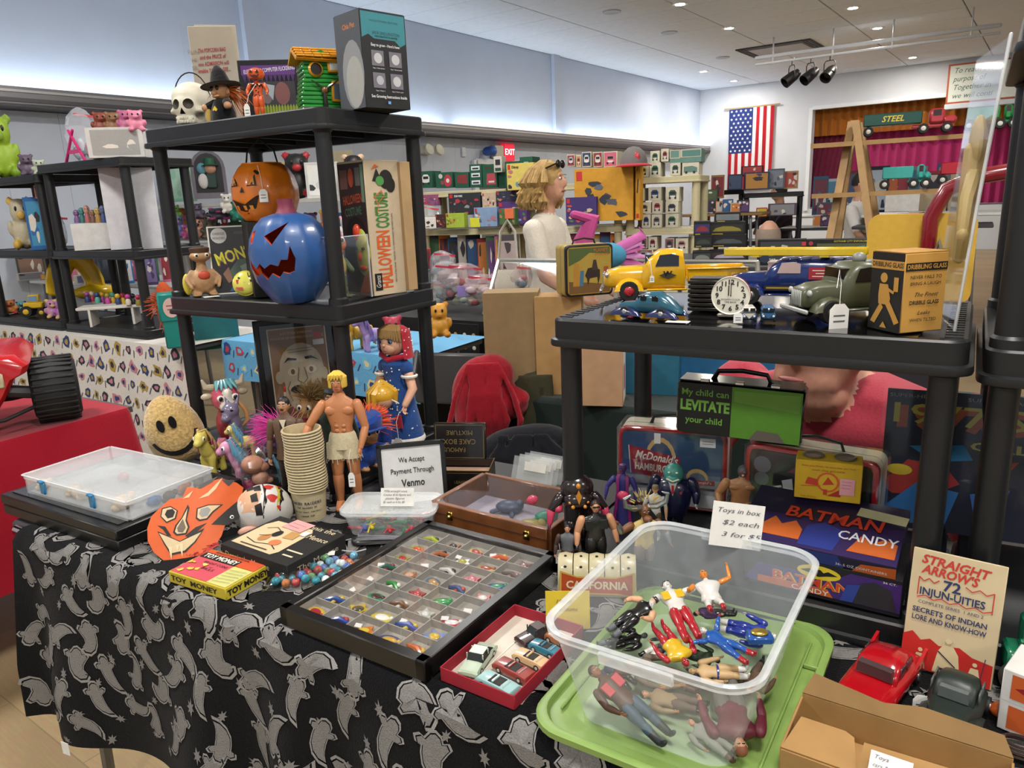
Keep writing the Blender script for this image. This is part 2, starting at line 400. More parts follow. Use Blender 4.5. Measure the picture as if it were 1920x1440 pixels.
stv.build('stars',cn)
MB().tube([(-.12,0,.02),(fwid+.12,0,.02)],.016,mat('#b8a070',.4)).build('rod',t)
p0,p1=onplane(1772,122,1,-.1),onplane(1772,196,1,-.1)
sh=p0.z-p1.z;sw=sh*1.9
t=thing('wall_sign','white lettered motto sign with red border above the stage','sign',RMX@V((p1.x+sw/2,-.06,p1.z)),RA)
MB().box((0,0,sh/2),(sw,.05,sh),mat('#b5552e',.5),b=.005).build('border',t)
MB().box((0,-.022,sh/2),(sw-.07,.02,sh-.07),mat('#dfe3da',.6)).build('board',t)
mb=MB()
for i,s_ in enumerate(('To reach out','purpose of','Together in','we will conti')):art(mb,side((sw,.064,sh),'F'),(sw,sh),[('t','#2e5a44',s_,.07,.82-i*.21,.19,{'align':'LEFT','shear':.3,'w':(.46,.4,.44,.48)[i]})])
mb.build('lettering',t)
MB().box((0,-.08,-.06),(sw,.16,.1),mat('#cfd6e0',.5),b=.01).build('ledge',t)
p=onplane(797,281,0,.05)
t=thing('emergency_light','twin headed white emergency light on the left wall','emergency light',RMX@V((.1,p.y,p.z)),RA)
MB().box((-.02,0,0),(.1,.2,.12),mat('#d8d6c8',.5),b=.012).build('housing',t)
for s_ in(-1,1):MB().lathe([(.02,-.05),(.07,0),(.08,.05),(.07,.055),(.01,.04)],mat('#d9d5bd',.4),T(.09,s_*.11,-.02)@R(70,'Y'),n=14).build('lamp_head',t)
p=onplane(947,286,0,.05)
t=thing('exit_sign','small red and white lit exit sign on the left wall','sign',RMX@V((.1,p.y,p.z)),RA)
MB().box((-.02,-.25,0),(.1,.22,.2),mat('#cfcbb8',.5),b=.01).build('housing',t)
MB().box((-.01,.02,0),(.08,.28,.26),mat('#d8203a',.4,emit=.8),b=.01).build('lit_face',t)
MB().text('EXIT',.13,mat('#ffffff',.4,emit=1.5),T(.0315,.02,0)@R(90)@R(90,'X'),bold=.01).build('lettering',t)
MB().tube([(.0,-.55,0),(.12,-.55,0)],.07,mat('#3a62b8',.4),n=12).build('lamp',t)
p=onplane(868,285,0,.02)
solo(MB().box((0,0,0),(.03,.09,.14),mat('#dfe4ee',.5),b=.006),'wall_switch','small pale wall box right of the twin emergency light','switch',RMX@V((.03,p.y,p.z)),RA)
pL,pR=onplane(888,300,0,.03),onplane(975,306,0,.03)
dm=mat('#e8ebf0',.5)
t=MB().box((.04,(pL.y+pR.y)/2,pL.z/2),(.03,abs(pR.y-pL.y)*.94,pL.z-.1),mat('#6d6c70',.6)).build('door_1');t.matrix_world=RMX;t['kind']='structure'
MB().box((.05,(pL.y+pR.y)/2,pL.z-.03),(.06,abs(pR.y-pL.y),.1),dm,b=.004).build('frame',t)
for y_ in(pL.y,pR.y):MB().box((.05,y_,pL.z/2),(.06,.1,pL.z),dm,b=.004).build('frame',t)
p=onplane(193,326,0,.05)
solo(MB().box((0,0,0),(.08,.22,.16),gl('#b8202a'),b=.02).box((.045,0,0),(.02,.1,.05),mat('#e8e0d8',.4)),'fire_alarm','red fire alarm box on the white wall behind the left shelves','alarm',RMX@V((.06,p.y,p.z)),RA)
# ================================================================== tables and shelf units
def table(name,label,x0,x1,y0,y1,z,col='#3a3a3c',band=None):
 t=thing(name,label,'table',((x0+x1)/2,(y0+y1)/2,0));w_,d=x1-x0,y1-y0
 MB().box((0,0,z-.0125),(w_,d,.025),mat(col,.5),b=.006).build('tabletop',t)
 if band:
  r_=.014;hx,hy=w_/2,d/2
  MB().tube([(hx,-hy,z-.016),(-hx+.03,-hy,z-.016),(-hx,-hy+.03,z-.016),(-hx,hy,z-.016)],r_,band,n=10).build('edge_band',t)
 for sx in(-1,1):
  for sy in(-1,1):MB().tube([(sx*(w_/2-.12),sy*(d/2-.06),z-.03),(sx*(w_/2-.08),sy*(d/2-.06),.012)],.014,mat('#77777a',.35,metal=.8)).build('leg',t)
 return t
table('display_table','narrow chrome edged table carrying the toy display in front',-1.775,1.15,.708,1.165,.748,band=mat('#c9c9c9',.12,metal=1))
table('shelf_table','dark table behind the display carrying the candy shelf',-1.185,1.15,1.172,1.50,.75,'#131315')
table('side_table','dark table under the halloween shelf',-1.86,-1.19,1.172,1.60,.75,'#131315')
TX0,TX1,TYB,TYF,TZ=-1.70,1.12,1.16,.70,.7515
def hem(s):return.292+max(0,min(1,(s+1.75)/.75))*.10
def fold(s):return.5+.5*math.sin(s*21+1.4*math.sin(s*7.3)+.6)
def CL(s,t,off=0):
 if t<.46:return V((s,TYB-t,TZ+off))
 q=t-.46;r_=.02
 if q<r_*PI/2:
  a=q/r_;return V((s,TYF-(r_+off)*math.sin(a)+0,TZ-r_+(r_+off)*math.cos(a)))
 dz=q-r_*PI/2;g=min(1,dz/.3);a=.006+.05*fold(s)*g
 return V((s-.16*dz*max(0,min(1,(-1.45-s)/.25))*.6,TYF-r_-a-off,TZ-r_-dz))
def clen(s):return.46+.0314+TZ-.02-hem(s)
cl=MB().grid(lambda u,v_:CL(TX0+(TX1-TX0)*u,clen(TX0+(TX1-TX0)*u)*v_),190,60,mat('#0d0d0f',.95,var=.5,bump=.6,scale=420,sheen=.05,spec=.1))
clo=solo(cl,'tablecloth','black terry tablecloth woven with grey ghosts on the front table','tablecloth')
GA=[(-.18,.42),(-.1,.5),(.02,.5),(.1,.42),(.12,.3),(.22,.36),(.3,.32),(.26,.22),(.16,.14),(.2,0),(.26,-.15),(.36,-.3),(.5,-.42),(.3,-.44),(.1,-.36),(-.06,-.2),(-.14,-.02),(-.18,.12),(-.3,.14),(-.34,.24),(-.26,.3),(-.18,.28)]
GB=[(-.12,.4),(-.02,.46),(.1,.42),(.16,.32),(.26,.38),(.34,.3),(.28,.18),(.22,.02),(.24,-.12),(.34,-.22),(.44,-.2),(.4,-.34),(.22,-.42),(.02,-.36),(-.12,-.22),(-.2,-.04),(-.22,.1),(-.34,.08),(-.4,.18),(-.3,.26),(-.2,.24)]
LF=[(.0,.5),(.08,.2),(.25,.3),(.14,.08),(.3,-.02),(.12,-.12),(.18,-.35),(.02,-.2),(-.08,-.5),(-.1,-.16),(-.28,-.2),(-.14,0),(-.26,.18),(-.1,.18)]
gk,gk2,gb_=mat('#7a7876',.95,var=.25,bump=.5,scale=500,spec=.1),mat('#8c8a88',.95,var=.2,bump=.5,scale=500,spec=.1),mat('#0a0a0b',.95,spec=.1)
gm=MB();rg=random.Random(3)
def motif(shape,s,t,size,ang,flip,rings,fn,mb,cen=(.02,.06),lens=None):
 ca,sa=math.cos(ang),math.sin(ang);prev=None;n=len(shape);base=len(mb.v);
 seq=[r_[0]for r_ in rings]+[.001]
 for i,q in enumerate(seq):
  for(x,y)in shape:
   x,y=cen[0]+(x-cen[0])*q,cen[1]+(y-cen[1])*q
   x=-x if flip else x
   u,w_=(x*ca-y*sa)*size,(x*sa+y*ca)*size
   mb.v.append(fn(s+u,t-w_,.0016))
 for i in range(len(seq)-1):
  for j in range(n):
   a,b=base+i*n+j,base+i*n+(j+1)%n
   mb.f.append((a,b,b+n,a+n));mb.k.append(rings[i][1])
row=0;t_=-.0
while t_<.95:
 s_=TX0+.05+(.05 if row%2 else 0)
 while s_<(.5 if t_<.46 else-.30):
  ss,tt=s_+rg.uniform(-.015,.015),t_+rg.uniform(-.015,.015)
  if.06<tt<clen(ss)-.05 and ss<TX1-.06:
   motif(rg.choice((GA,GB,GA)),ss,tt,rg.uniform(.08,.094),rg.choice((-.2,.5,.2,2.6,1.4,-.6,3.0))+rg.uniform(-.2,.2),rg.random()<.35,[(1,gk2),(.88,gb_),(.81,gk),(.45,gk)],CL,gm)
   motif(LF,ss+.05,tt+.035,rg.uniform(.026,.036),rg.uniform(0,6),False,[(1,gk),(.5,gk)],CL,gm)
  s_+=.09
 t_+=.07;row+=1
gm.build('ghost_motifs',clo)['kind']='stuff'
q=CL(-1.52,clen(-1.52)-.002)
MB().box((0,0,0),(.022,.0008,.03),mat('#d8d8d4',.8)).build('care_label',clo,(q.x,q.y-.004,q.z-.01),.15)
def rr(w_,d,r_,n=5):
 return[(sx*(w_/2-r_)+r_*math.cos(a0+i*PI/2/n),sy*(d/2-r_)+r_*math.sin(a0+i*PI/2/n))for sx,sy,a0 in((1,1,0),(-1,1,PI/2),(-1,-1,PI),(1,-1,3*PI/2))for i in range(n+1)]
def deckmesh(w_,d,k,th=.045):
 mb=MB();mb.loft([[(x,y,z)for x,y in rr(w_+g,d+g,max(.012,r_))]for g,z,r_ in((-.03,-.02,.02),(-.03,-th,.02),(.012,-th,.03),(.014,-th+.004,.03),(.012,-th+.011,.03),(0,-th+.013,.026),(0,-.003,.026),(-.006,0,.024),(-.03,0,.02),(-.036,-.004,.02))],k)
 for i in range(5):mb.box((-w_/2+w_*(i+.5)/5,0,-.028),(.006,d-.05,.018),k)
 return mb
SHK=mat('#141517',.42,var=.08,scale=30,bump=.04)
def shelf_unit(label,x0,x1,y0,y1,zs,group='black plastic shelf units',k=SHK,r_=.0185,rz=0,z00=.75,org=None,pw=.026):
 w_,d=x1-x0,y1-y0;org=org or((x0+x1)/2,(y0+y1)/2,z00)
 t=thing('shelf_unit',label,'shelf unit',org,rz,group)
 for z in zs:deckmesh(w_,d,k).build('deck',t,(0,0,z-z00))
 for a,b in zip(zs,zs[1:]):
  for sx in(-1,1):
   for sy in(-1,1):
    h=b-.02-a
    MB().lathe([(r_+.004,-.004),(r_+.004,.012),(r_,.016),(r_*.96,h-.03),(r_+.003,h-.026),(r_+.003,h)],k,n=16).build('post',t,(sx*(w_/2-pw),sy*(d/2-pw),a-z00))
 return t
LX0,LX1,LY0,LY1=-1.822,-1.193,1.197,1.555
shelf_unit('black shelf unit holding jack o lanterns and halloween toys',LX0,LX1,LY0,LY1,(.797,1.183,1.604))
RX0,RX1,RY0,RY1=-.588,.008,1.065,1.44
r1=shelf_unit('low black shelf unit with toy trucks on top',RX0,RX1,RY0,RY1,(.797,1.205))
ru=MB();gk_=mat('#2a2b2d',.4)
for yy in range(17):ru.box((.279,-.16+yy*.02,1.2045-.75),(.022,.008,.004),gk_)
ru.box((.266,0,1.2045-.75),(.005,.35,.004),gk_).box((.292,0,1.2045-.75),(.005,.35,.004),gk_)
ru.build('vent_grid',r1);ru=MB()
for yy in range(17):ru.box((-.279,-.16+yy*.02,1.2045-.75),(.022,.008,.004),gk_)
ru.build('vent_grid',r1)
MB().box((-.02,-.005,1.2035-.75),(.52,.35,.004),mat('#0b0b0d',.12,coat=.4),b=.001).build('cover_panel',r1)
shelf_unit('tall black shelf unit at the right edge',.024,.631,1.075,1.48,(.797,1.195,1.585))
# ================================================================== generators of toys
def pxl(pts,c,s):return[((x-c[0])/s,-(y-c[1])/s)for x,y in pts]
def cut(a,b):
 oa=a.build('t');ob=b.build('t')
 for o in(oa,ob):COL.objects.unlink(o);TMP.collection.objects.link(o)
 md=oa.modifiers.new('b','BOOLEAN');md.operation='DIFFERENCE';md.solver='EXACT';md.object=ob
 try:md.material_mode='TRANSFER'
 except Exception:pass
 e=evaluated(oa);me=e.to_mesh()
 ms=[x for x in me.materials];r_=MB();r_.v=[v.co.copy()for v in me.vertices]
 fb=a.k[0]
 for p in me.polygons:
  r_.f.append(tuple(p.vertices));q=ms[p.material_index]if p.material_index<len(ms)else fb;r_.k.append(D.materials[q.name]if q else fb)
 e.to_mesh_clear()
 for o in(oa,ob):D.objects.remove(o)
 return r_
def hand(mb,c,d,s,k,curl=.4):
 d=V(d).normalized();c=V(c);u=d.cross(V((0,1,0)));u=u.normalized()if u.length>.05 else V((1,0,0));n_=d.cross(u)
 mb.tube([c,c+d*s*.9],[s*.42,s*.48],k,n=7,flat=.6)
 for i in range(4):
  b=c+d*s*.95+n_*s*(.36-.24*i);L_=s*(.75,.9,.85,.65)[i]
  mb.tube([b,b+d*L_*.5,b+d*L_*.85+u*L_*curl],s*.13,k,n=5)
 b=c+d*s*.35+n_*s*.4;mb.tube([b,b+d*s*.35+n_*s*.3,b+d*s*.7+n_*s*.32],s*.15,k,n=5)
def figure(t,h,P,arms=None,legs=None,bulk=1,head=1,bare=False,limb=1,m=None):
 g=lambda a,d:P.get(a,P[d])if d else P[a]
 skin=P['skin'];top=P.get('top',skin);pants=P.get('pants',top);boot=P.get('boot',pants);sleeve=P.get('sleeve',top);hk=P.get('hand',skin)
 m=(m or MX.Identity(4))@S(h)
 tb=MB();prof=((.46,.07,.05),(.5,.088,.056),(.55,.08,.052),(.61,.075,.05),(.7,.1,.06),(.76,.112,.058),(.8,.095,.048),(.83,.05,.038),(.86,.036,.034))
 tb.loft([[(x*(bulk if z<.82 else 1)*math.cos(a*PI/8),y*(1+(bulk-1)*.6)*math.sin(a*PI/8),z)for a in range(16)]for z,x,y in prof],top,m)
 if bare:
  for s_ in(-1,1):
   tb.ell((s_*.048*bulk,-.04*bulk,.735),(.052*bulk,.02,.036),top,m,10,6)
   for q in range(3):tb.ell((s_*.022*bulk,-.046,.66-q*.035),(.02*bulk,.009,.015),top,m,8,5)
 if 'belt' in P:tb.lathe([(.083*bulk,.5),(.088*bulk,.505),(.088*bulk,.53),(.083*bulk,.535)],P['belt'],m,16,False,1.06,.72*(1+(bulk-1)*.3))
 if 'vest' in P:
  for s_ in(-1,1):tb.box((s_*.06*bulk,-.062,.71),(.07*bulk,.018,.13),P['vest'],m,.006)
 if 'tie' in P:
  tb.prism([(-.035,.83),(.035,.83),(.0,.66)],.058,.066,P.get('shirt',P['tie']),m@R(90,'X'));tb.prism([(-.01,.81),(.01,.81),(.014,.72),(0,.7),(-.014,.72)],.066,.07,P['tie'],m@R(90,'X'))
 tb.build('torso',t)
 hb=MB();hz=.86+.068*head;e=head
 hb.ell((0,0,hz),(.05*e,.058*e,.066*e),skin,m,14,10).ell((0,-.014*e,hz-.034*e),(.036*e,.04*e,.034*e),skin,m,12,8)
 hb.ell((0,-.058*e,hz-.008*e),(.008*e,.012*e,.014*e),skin,m,8,5)
 for s_ in(-1,1):
  hb.ell((s_*.05*e,.004,hz-.004),(.008*e,.012*e,.016*e),skin,m,8,5)
 hb.tube([(0,0,.84),(0,0,hz-.04*e)],.03*min(1,e),skin,m,10)
 ho=hb.build('head',t)
 fb=MB();dk=mat('#15100e',.4)
 if 'shades' in P:fb.box((0,-.052*e,hz+.012*e),(.086*e,.02*e,.02*e),dk,m,.004)
 else:
  for s_ in(-1,1):
   fb.ell((s_*.02*e,-.053*e,hz+.012*e),(.009*e,.005*e,.006*e),mat('#e8e4de',.3),m,8,5).ell((s_*.02*e,-.057*e,hz+.012*e),(.004*e,.004*e,.005*e),dk,m,6,5)
   fb.box((s_*.02*e,-.054*e,hz+.026*e),(.024*e,.008*e,.005*e),P.get('brow',dk),m)
 fb.ell((0,-.052*e,hz-.036*e),(.016*e,.005*e,.004*e),mat('#8a3a34',.5),m,8,5)
 if 'stache' in P:fb.ell((0,-.057*e,hz-.026*e),(.022*e,.007*e,.007*e),P['stache'],m,8,5)
 fb.build('face',ho)
 if 'hair' in P:
  hr=MB();k=P['hair'];st=P.get('style','short')
  hr.ell((0,.012*e,hz+.018*e),(.056*e,.06*e,.062*e),k,m,14,9)
  if st=='mop':
   for i in range(26):
    a=i/25*PI*1.5-PI*.25;x,y=.052*e*math.cos(a),.052*e*math.sin(a)
    hr.tube([(x*.4,y*.4,hz+.075*e),(x*1.05,y*1.05,hz+.04*e),(x*1.15,y*1.15,hz-.025*e)],[.011*e,.013*e,.006*e],k,m,7)
   for i in range(5):hr.tube([(-.01+i*.006,-.02,hz+.078*e),((i-2)*.02*e,-.054*e,hz+.058*e),((i-2.3)*.022*e,-.058*e,hz+.034*e)],[.016*e,.015*e,.006*e],k,m,6)
  elif st=='cap':hr.lathe([(.058*e,-.004),(.06*e,.02*e),(.05*e,.05*e),(.004,.062*e)],k,m@T(0,.002,hz+.02*e),14).box((0,-.055*e,hz+.022*e),(.06*e,.05*e,.008*e),k,m,.003)
  elif st=='beret':hr.lathe([(.05*e,0),(.072*e,.02*e),(.06*e,.04*e),(.004,.046*e)],k,m@T(.008,0,hz+.038*e)@R(12,'Y'),14)
  hr.build('hair',ho)
 A=arms or(((.05,-.01,-.16),(.015,-.05,-.15)),)*2
 for i,s_ in enumerate((-1,1)):
  (e1,w1)=A[i];sh=V((s_*.118*bulk,0,.775));el=sh+V((s_*e1[0],e1[1],e1[2]));wr=el+V((s_*w1[0],w1[1],w1[2]))
  ab=MB();L_=limb
  ab.tube([sh,mid(sh,el,.35),el],[.036*L_,.037*L_,.028*L_],sleeve,m,9).tube([el,mid(el,wr,.35),wr],[.028*L_,.029*L_,.019*L_],P.get('fore',sleeve if sleeve is not skin else skin),m,9)
  ao=ab.build('arm',t)
  hm=MB();hand(hm,wr,wr-el,.038*L_**.5,hk);hm.v=[m@p for p in hm.v];hm.build('hand',ao)
 Lg=legs or(((.012,-.01,-.22),(.005,.01,-.2)),)*2
 for i,s_ in enumerate((-1,1)):
  (k1,a1)=Lg[i];hp=V((s_*.046*bulk**.5,0,.485));kn=hp+V((s_*k1[0],k1[1],k1[2]));an=kn+V((s_*a1[0],a1[1],a1[2]))
  lb=MB();lb.tube([hp,mid(hp,kn,.4),kn],[.054*limb,.054*limb,.038*limb],pants,m,10).tube([kn,mid(kn,an,.3),an],[.038*limb,.04*limb,.025*limb],P.get('shin',pants),m,10)
  lo=lb.build('leg',t)
  fb=MB();d=(an-kn).normalized();f_=V((0,-1,0))-d*d.dot(V((0,-1,0)));f_=f_.normalized()if f_.length>.2 else V((0,0,1))
  fb.tube([an+d*.02,an+d*.034+f_*.04,an+d*.04+f_*.085],[.03,.028,.02],boot,m,8)
  if 'boot' in P:fb.tube([mid(kn,an,.45),an],[.037*limb,.031*limb],boot,m,10)
  fb.build('foot',lo)
 return t
def tuft(mb,c,r_,n,L_,k,up=(0,0,1),spread=.6,droop=0,wd=.0025,rg=rnd,seg=3):
 up=V(up).normalized()
 for i in range(n):
  d=(up+V((rg.gauss(0,spread),rg.gauss(0,spread),rg.gauss(0,spread)))).normalized();b=V(c)+d*r_;l=L_*rg.uniform(.6,1.1)
  pts=[b+d*l*q/seg+V((rg.gauss(0,l*.04),rg.gauss(0,l*.04),-droop*l*(q/seg)**2))for q in range(seg+1)]
  mb.tube(pts,[wd*(1-.7*q/seg)for q in range(seg+1)],k,n=3,rounded=False)
 return mb
def troll(t,h,skin,hairk,body,hl,hairup=(0,0,1),nh=150,vox=None,hat=None,spread=.45):
 b=MB();m=S(h)
 b.ell((0,0,.3),(.22,.17,.24),body,m).ell((0,-.02,.7),(.24,.22,.22),skin,m).ell((0,-.22,.66),(.07,.06,.06),skin,m).ell((0,-.17,.57),(.12,.07,.05),skin,m)
 for s_ in(-1,1):
  b.ell((s_*.26,0,.69),(.06,.03,.09),skin,m).tube([(s_*.16,0,.42),(s_*.34,-.08,.38)],[.075,.055],body,m).ell((s_*.38,-.1,.38),.06,skin,m).tube([(s_*.12,0,.16),(s_*.14,-.02,.05)],[.1,.09],body,m).ell((s_*.14,-.07,.04),(.09,.13,.045),skin,m)
 b.fuse(vox or h*.028,2).build('body',t)
 f=MB()
 for s_ in(-1,1):f.ell((s_*.1,-.215,.75),(.055,.03,.06),mat('#f0ece4',.2),m,10,7).ell((s_*.095,-.24,.745),(.028,.016,.034),mat('#20140c',.15),m,8,6)
 f.ell((0,-.235,.555),(.09,.02,.012),mat('#7a3a2c',.5),m,10,5);f.build('face',t)
 hm=MB();tuft(hm,V((0,.02,.8))*h,.14*h,nh,hl,hairk,hairup,spread,.25,h*.014);hm.build('hair',t)['kind']='stuff'
 return t
def pony(t,h,body,mane,mane2=None,spots=None):
 """small vinyl horse facing local -Y ... head towards -X"""
 b=MB();m=S(h)
 b.ell((.05,0,.42),(.3,.16,.18),body,m).tube([(-.15,0,.5),(-.24,0,.7),(-.26,0,.78)],[.13,.1,.1],body,m,10).ell((-.3,0,.82),(.15,.12,.13),body,m).ell((-.43,0,.75),(.09,.08,.075),body,m)
 for x in(-.14,.24):
  for y in(-.08,.08):b.tube([(x,y,.38),(x-.02,y,.18),(x-.01,y,.04)],[.085,.06,.075],body,m,9)
 for y in(-.07,.07):b.ell((-.24,y,.95),(.03,.03,.06),body,m)
 b.fuse(h*.026,2).build('body',t)
 f=MB()
 for y in(-1,1):f.ell((-.36,y*.1,.83),(.035,.02,.045),mat('#f2f2f2',.2),m,9,6).ell((-.375,y*.112,.83),(.018,.012,.03),mat('#1c2430',.15),m,8,5)
 f.build('eyes',t)
 hm=MB()
 for i in range(26):
  q=i/25;c=V((-.3+.2*q,rnd.uniform(-.03,.03),.95-.35*q))*h;s_=1 if i%2 else-1
  hm.tube([c,c+V((.06,s_*.1,.03))*h,c+V((.1,s_*.16,-.14))*h,c+V((.09,s_*.17,-.3*rnd.uniform(.6,1.2)))*h],[h*.02,h*.024,h*.02,h*.006],mane2 if(mane2 and i%3==0)else mane,n=5)
 hm.build('mane',t)
 tm_=MB()
 for i in range(10):
  c=V((.33,rnd.uniform(-.04,.04),.5))*h;tm_.tube([c,c+V((.12,rnd.uniform(-.06,.06),.06))*h,c+V((.2,rnd.uniform(-.1,.1),-.15))*h,c+V((.2,rnd.uniform(-.12,.12),-.42))*h],[h*.025,h*.03,h*.028,h*.008],mane,n=5)
 tm_.build('tail',t);return t
def price_tag(t,loc,w_=.018,h=.028,string=None,rz=0,lines=2):
 o=MB().prism([(-w_/2,0),(w_/2,0),(w_/2,h*.78),(w_*.25,h),(-w_*.25,h),(-w_/2,h*.78)],0,.0006,mat('#e9e7e2',.8),R(90,'X'))
 for i in range(lines):o.box((0,-.0009,h*(.55-.22*i)),(w_*.6,.0003,h*.05),mat('#55555a',.8))
 tg=o.build('price_tag',t,loc,rz)
 if string:MB().tube([V(p)-V(loc)for p in string],.0006,mat('#e2e0da',.8),n=5).build('string',tg)
 return tg
def note(label_lines,w_,h,col,ink='#4a4a55',size=.16):
 mb=MB().box((0,0,h/2),(w_,.0008,h),mat(col,.8));sz=(w_,.0008,h)
 art(mb,side(sz,'F'),(w_,h),[('t',ink,s_,.08,.82-i*(.8/max(1,len(label_lines))),size,{'align':'LEFT','shear':.25,'w':.82*min(1,(len(s_)+3)/max(len(x)+3 for x in label_lines))})for i,s_ in enumerate(label_lines)]);return mb
 # ================================================================== top deck of the halloween shelf
Z1=1.604;tagw=mat('#e9e7e2',.8)
def on(px,y,z):
 v=ray(px,300);t_=y/v.y;return V((v.x*t_,y,z))
def onz(px,py,y,z):
 v=ray(px,py);t_=y/v.y;return V((v.x*t_,y,z))
bone=mat('#cfcab8',.55,var=.08,scale=40)
p=onz(360,205,1.275,Z1);t=thing('skull_bucket','bone white plastic skull bucket with black wire handle','bucket',p,face_cam(p,-28));h=.108
b=MB();m=S(h)
b.ell((0,.1,.62),(.46,.52,.42),bone,m,18,12).ell((0,-.28,.45),(.3,.2,.3),bone,m).box((0,-.26,.16),(.44,.34,.26),bone,m,.08).ell((.3,-.2,.36),(.1,.16,.08),bone,m).ell((-.3,-.2,.36),(.1,.16,.08),bone,m).lathe([(.36,0),(.36,.3)],bone,m@T(0,.08),16)
b=b.fuse(h*.035,3)
c_=MB();dkb=mat('#4a463c',.7)
for s_ in(-1,1):c_.ell((s_*.16,-.46,.5),(.12,.16,.12),dkb,m,10,7)
c_.prism([(-.07,.28),(.07,.28),(0,.42)],.3,.7,dkb,m@R(90,'X'))
cut(b,c_).build('skull',t)
tt=MB()
for r_ in range(2):
 for i in range(8):tt.box((-.19+i*.054,-.435+.02*abs(i-3.5)**1.4*.6,.2-r_*.085),(.045,.05,.075),bone,m,.012)
tt.build('teeth',t)
MB().tube([V((.44*math.cos(a),.08,.62+.62*math.sin(a)))*h for a in[PI*i/14 for i in range(15)]],.0016,mat(BLK,.4),n=6).build('handle',t)
p=onz(418,205,1.262,Z1);t=thing('witch_doll','troll doll in black witch hat and coat with orange hair','doll',p,face_cam(p,-45));h=.085
bk=cloth('#101012');sk=mat('#b98a64',.5)
b=MB();m=S(h);b.lathe([(.36,0),(.34,.3),(.22,.62),(.1,.7)],bk,m,16);b.build('coat',t)
MB().ell((0,0,.86),(.25,.25,.24),sk,m).ell((0,-.25,.8),(.09,.07,.07),sk,m).ell((.25,0,.84),(.06,.04,.08),sk,m).ell((-.25,0,.84),(.06,.04,.08),sk,m).ell((0,-.2,.72),(.13,.08,.05),sk,m).build('head',t)
f=MB()
for s_ in(-1,1):f.ell((s_*.1,-.23,.93),(.06,.03,.065),mat('#2a1710',.15),m,10,7)
f.build('eyes',t)
ht=MB().lathe([(.55,-.02),(.56,.0),(.3,.06),(.27,.12),(.2,.35),(.08,.52),(.01,.56)],bk,m@T(0,.03,1.02)@R(-8,'Y'),18);ht.build('hat',t)
hm=MB();tuft(hm,V((0,.1,.9))*h,.2*h,70,.05,mat('#d9742c',.7),(0,1,-.1),.4,.5,.0016);hm.build('hair',t)['kind']='stuff'
for s_ in(-1,1):MB().tube([V((s_*.22,-.05,.55))*h,V((s_*.4,-.2,.45))*h],[.011,.009],bk).ell(V((s_*.42,-.23,.44))*h,.009,sk).build('arm',t)
MB().prism([(0,.1),(.09,0),(0,-.1),(-.09,0)],.31,.325,mat('#d8b93a',.6),m@T(.02,0,.35)@R(90,'X')).build('patch',t)
MB().lathe([(.07,0),(.1,.2),(.05,.5)],cloth('#b89a52'),m@T(-.36,-.2,0),10).build('broom',t)
p0,p1=GY(367,225,1.5),GY(458,205,1.5);s_=pm(p0);hh=195/s_;ww=94/s_
p=V(((p0.x+p1.x)/2,1.5,Z1));t=thing('popcorn_bag','flat printed paper bag in a clear sleeve with red lettering','paper bag',p,face_cam(p,-8))
MB().box((0,0,hh*.49),(ww*.8,.003,hh*.96),mat('#b5aa98',.85,var=.08,scale=20),T(.004),b=.001).box((.018,.004,hh*.5),(ww*.74,.002,hh*.97),mat('#c3b9a6',.85),b=.0008).build('bag',t)
mb=MB();art(mb,side((ww*.8,.003,hh*.96),'F',.002),(ww*.8,hh*.96),[('t','#a02a2e',s2,.52,.8-i*.06,.05,{'shear':.15,'w':w2,'rot':4,'bold':.015})for i,(s2,w2)in enumerate((('This POPCORN BAG',.62),('and the PRICE of',.6),('one ADMISSION will',.7),('enable YOU to SEE...',.74)))]+[('t','#8f8574',s2,.1,.78-i*.07,.05,{'rot':4})for i,s2 in enumerate(('RUN','HI','SIL'))]);mb.build('lettering',t)
MB().box((0,-.0035,hh*.5),(ww,.0008,hh*1.02),mat('#ffffff',.08,alpha=.04)).build('clear_sleeve',t)
p=onz(487,205,1.262,Z1);t=thing('pumpkin_figure','orange plastic figure with a grinning pumpkin head and tag','figurine',p,face_cam(p,-12));h=.112
og=gl('#d2541c',.3);figure(t,h*.86,dict(skin=og,top=og,pants=og,hand=og),arms=(((.07,-.02,-.12),(0,-.05,-.08)),)*2,bulk=1.35,head=.6,limb=1.5)
m=S(h)
hd=MB().loft([[(r_*(1+.05*math.cos(8*a))*math.cos(a),r_*(1+.05*math.cos(8*a))*math.sin(a),z)for a in[i*PI/16 for i in range(32)]]for r_,z in((.03,.76),(.13,.78),(.17,.86),(.15,.95),(.06,.99),(.02,.98))],og,m);ho=hd.build('pumpkin_head',t)
f=MB();dk=mat('#2a1208',.6)
for s_ in(-1,1):f.prism([(s_*.03,.88),(s_*.1,.88),(s_*.065,.94)],.155,.175,dk,m@R(90,'X'))
f.prism([(-.1,.85),(-.05,.825),(0,.84),(.05,.825),(.1,.85),(.05,.79),(-.05,.79)],.15,.172,dk,m@R(90,'X'));f.build('carved_face',ho)
rf=MB()
for i in range(18):rf.ell((.125*math.cos(i*PI/9),.085*math.sin(i*PI/9),.66-(i%2)*.025),(.022,.016,.02),mat(BLK,.4),m,6,5)
for i in range(14):rf.box((rnd.uniform(-.07,.07),-.058,rnd.uniform(.44,.62)),(.022,.006,.018),mat(BLK,.4),m@R(rnd.uniform(-5,5),'Y'))
rf.build('black_spots',t)
price_tag(t,(-.022,-.03,.0),.013,.03,[(-.022,-.03,.028),(-.016,-.024,.05),(0,-.012,.074)])
p=onz(512,200,1.43,Z1);s_=pm(p);sz=(104/s_,.05,116/s_)
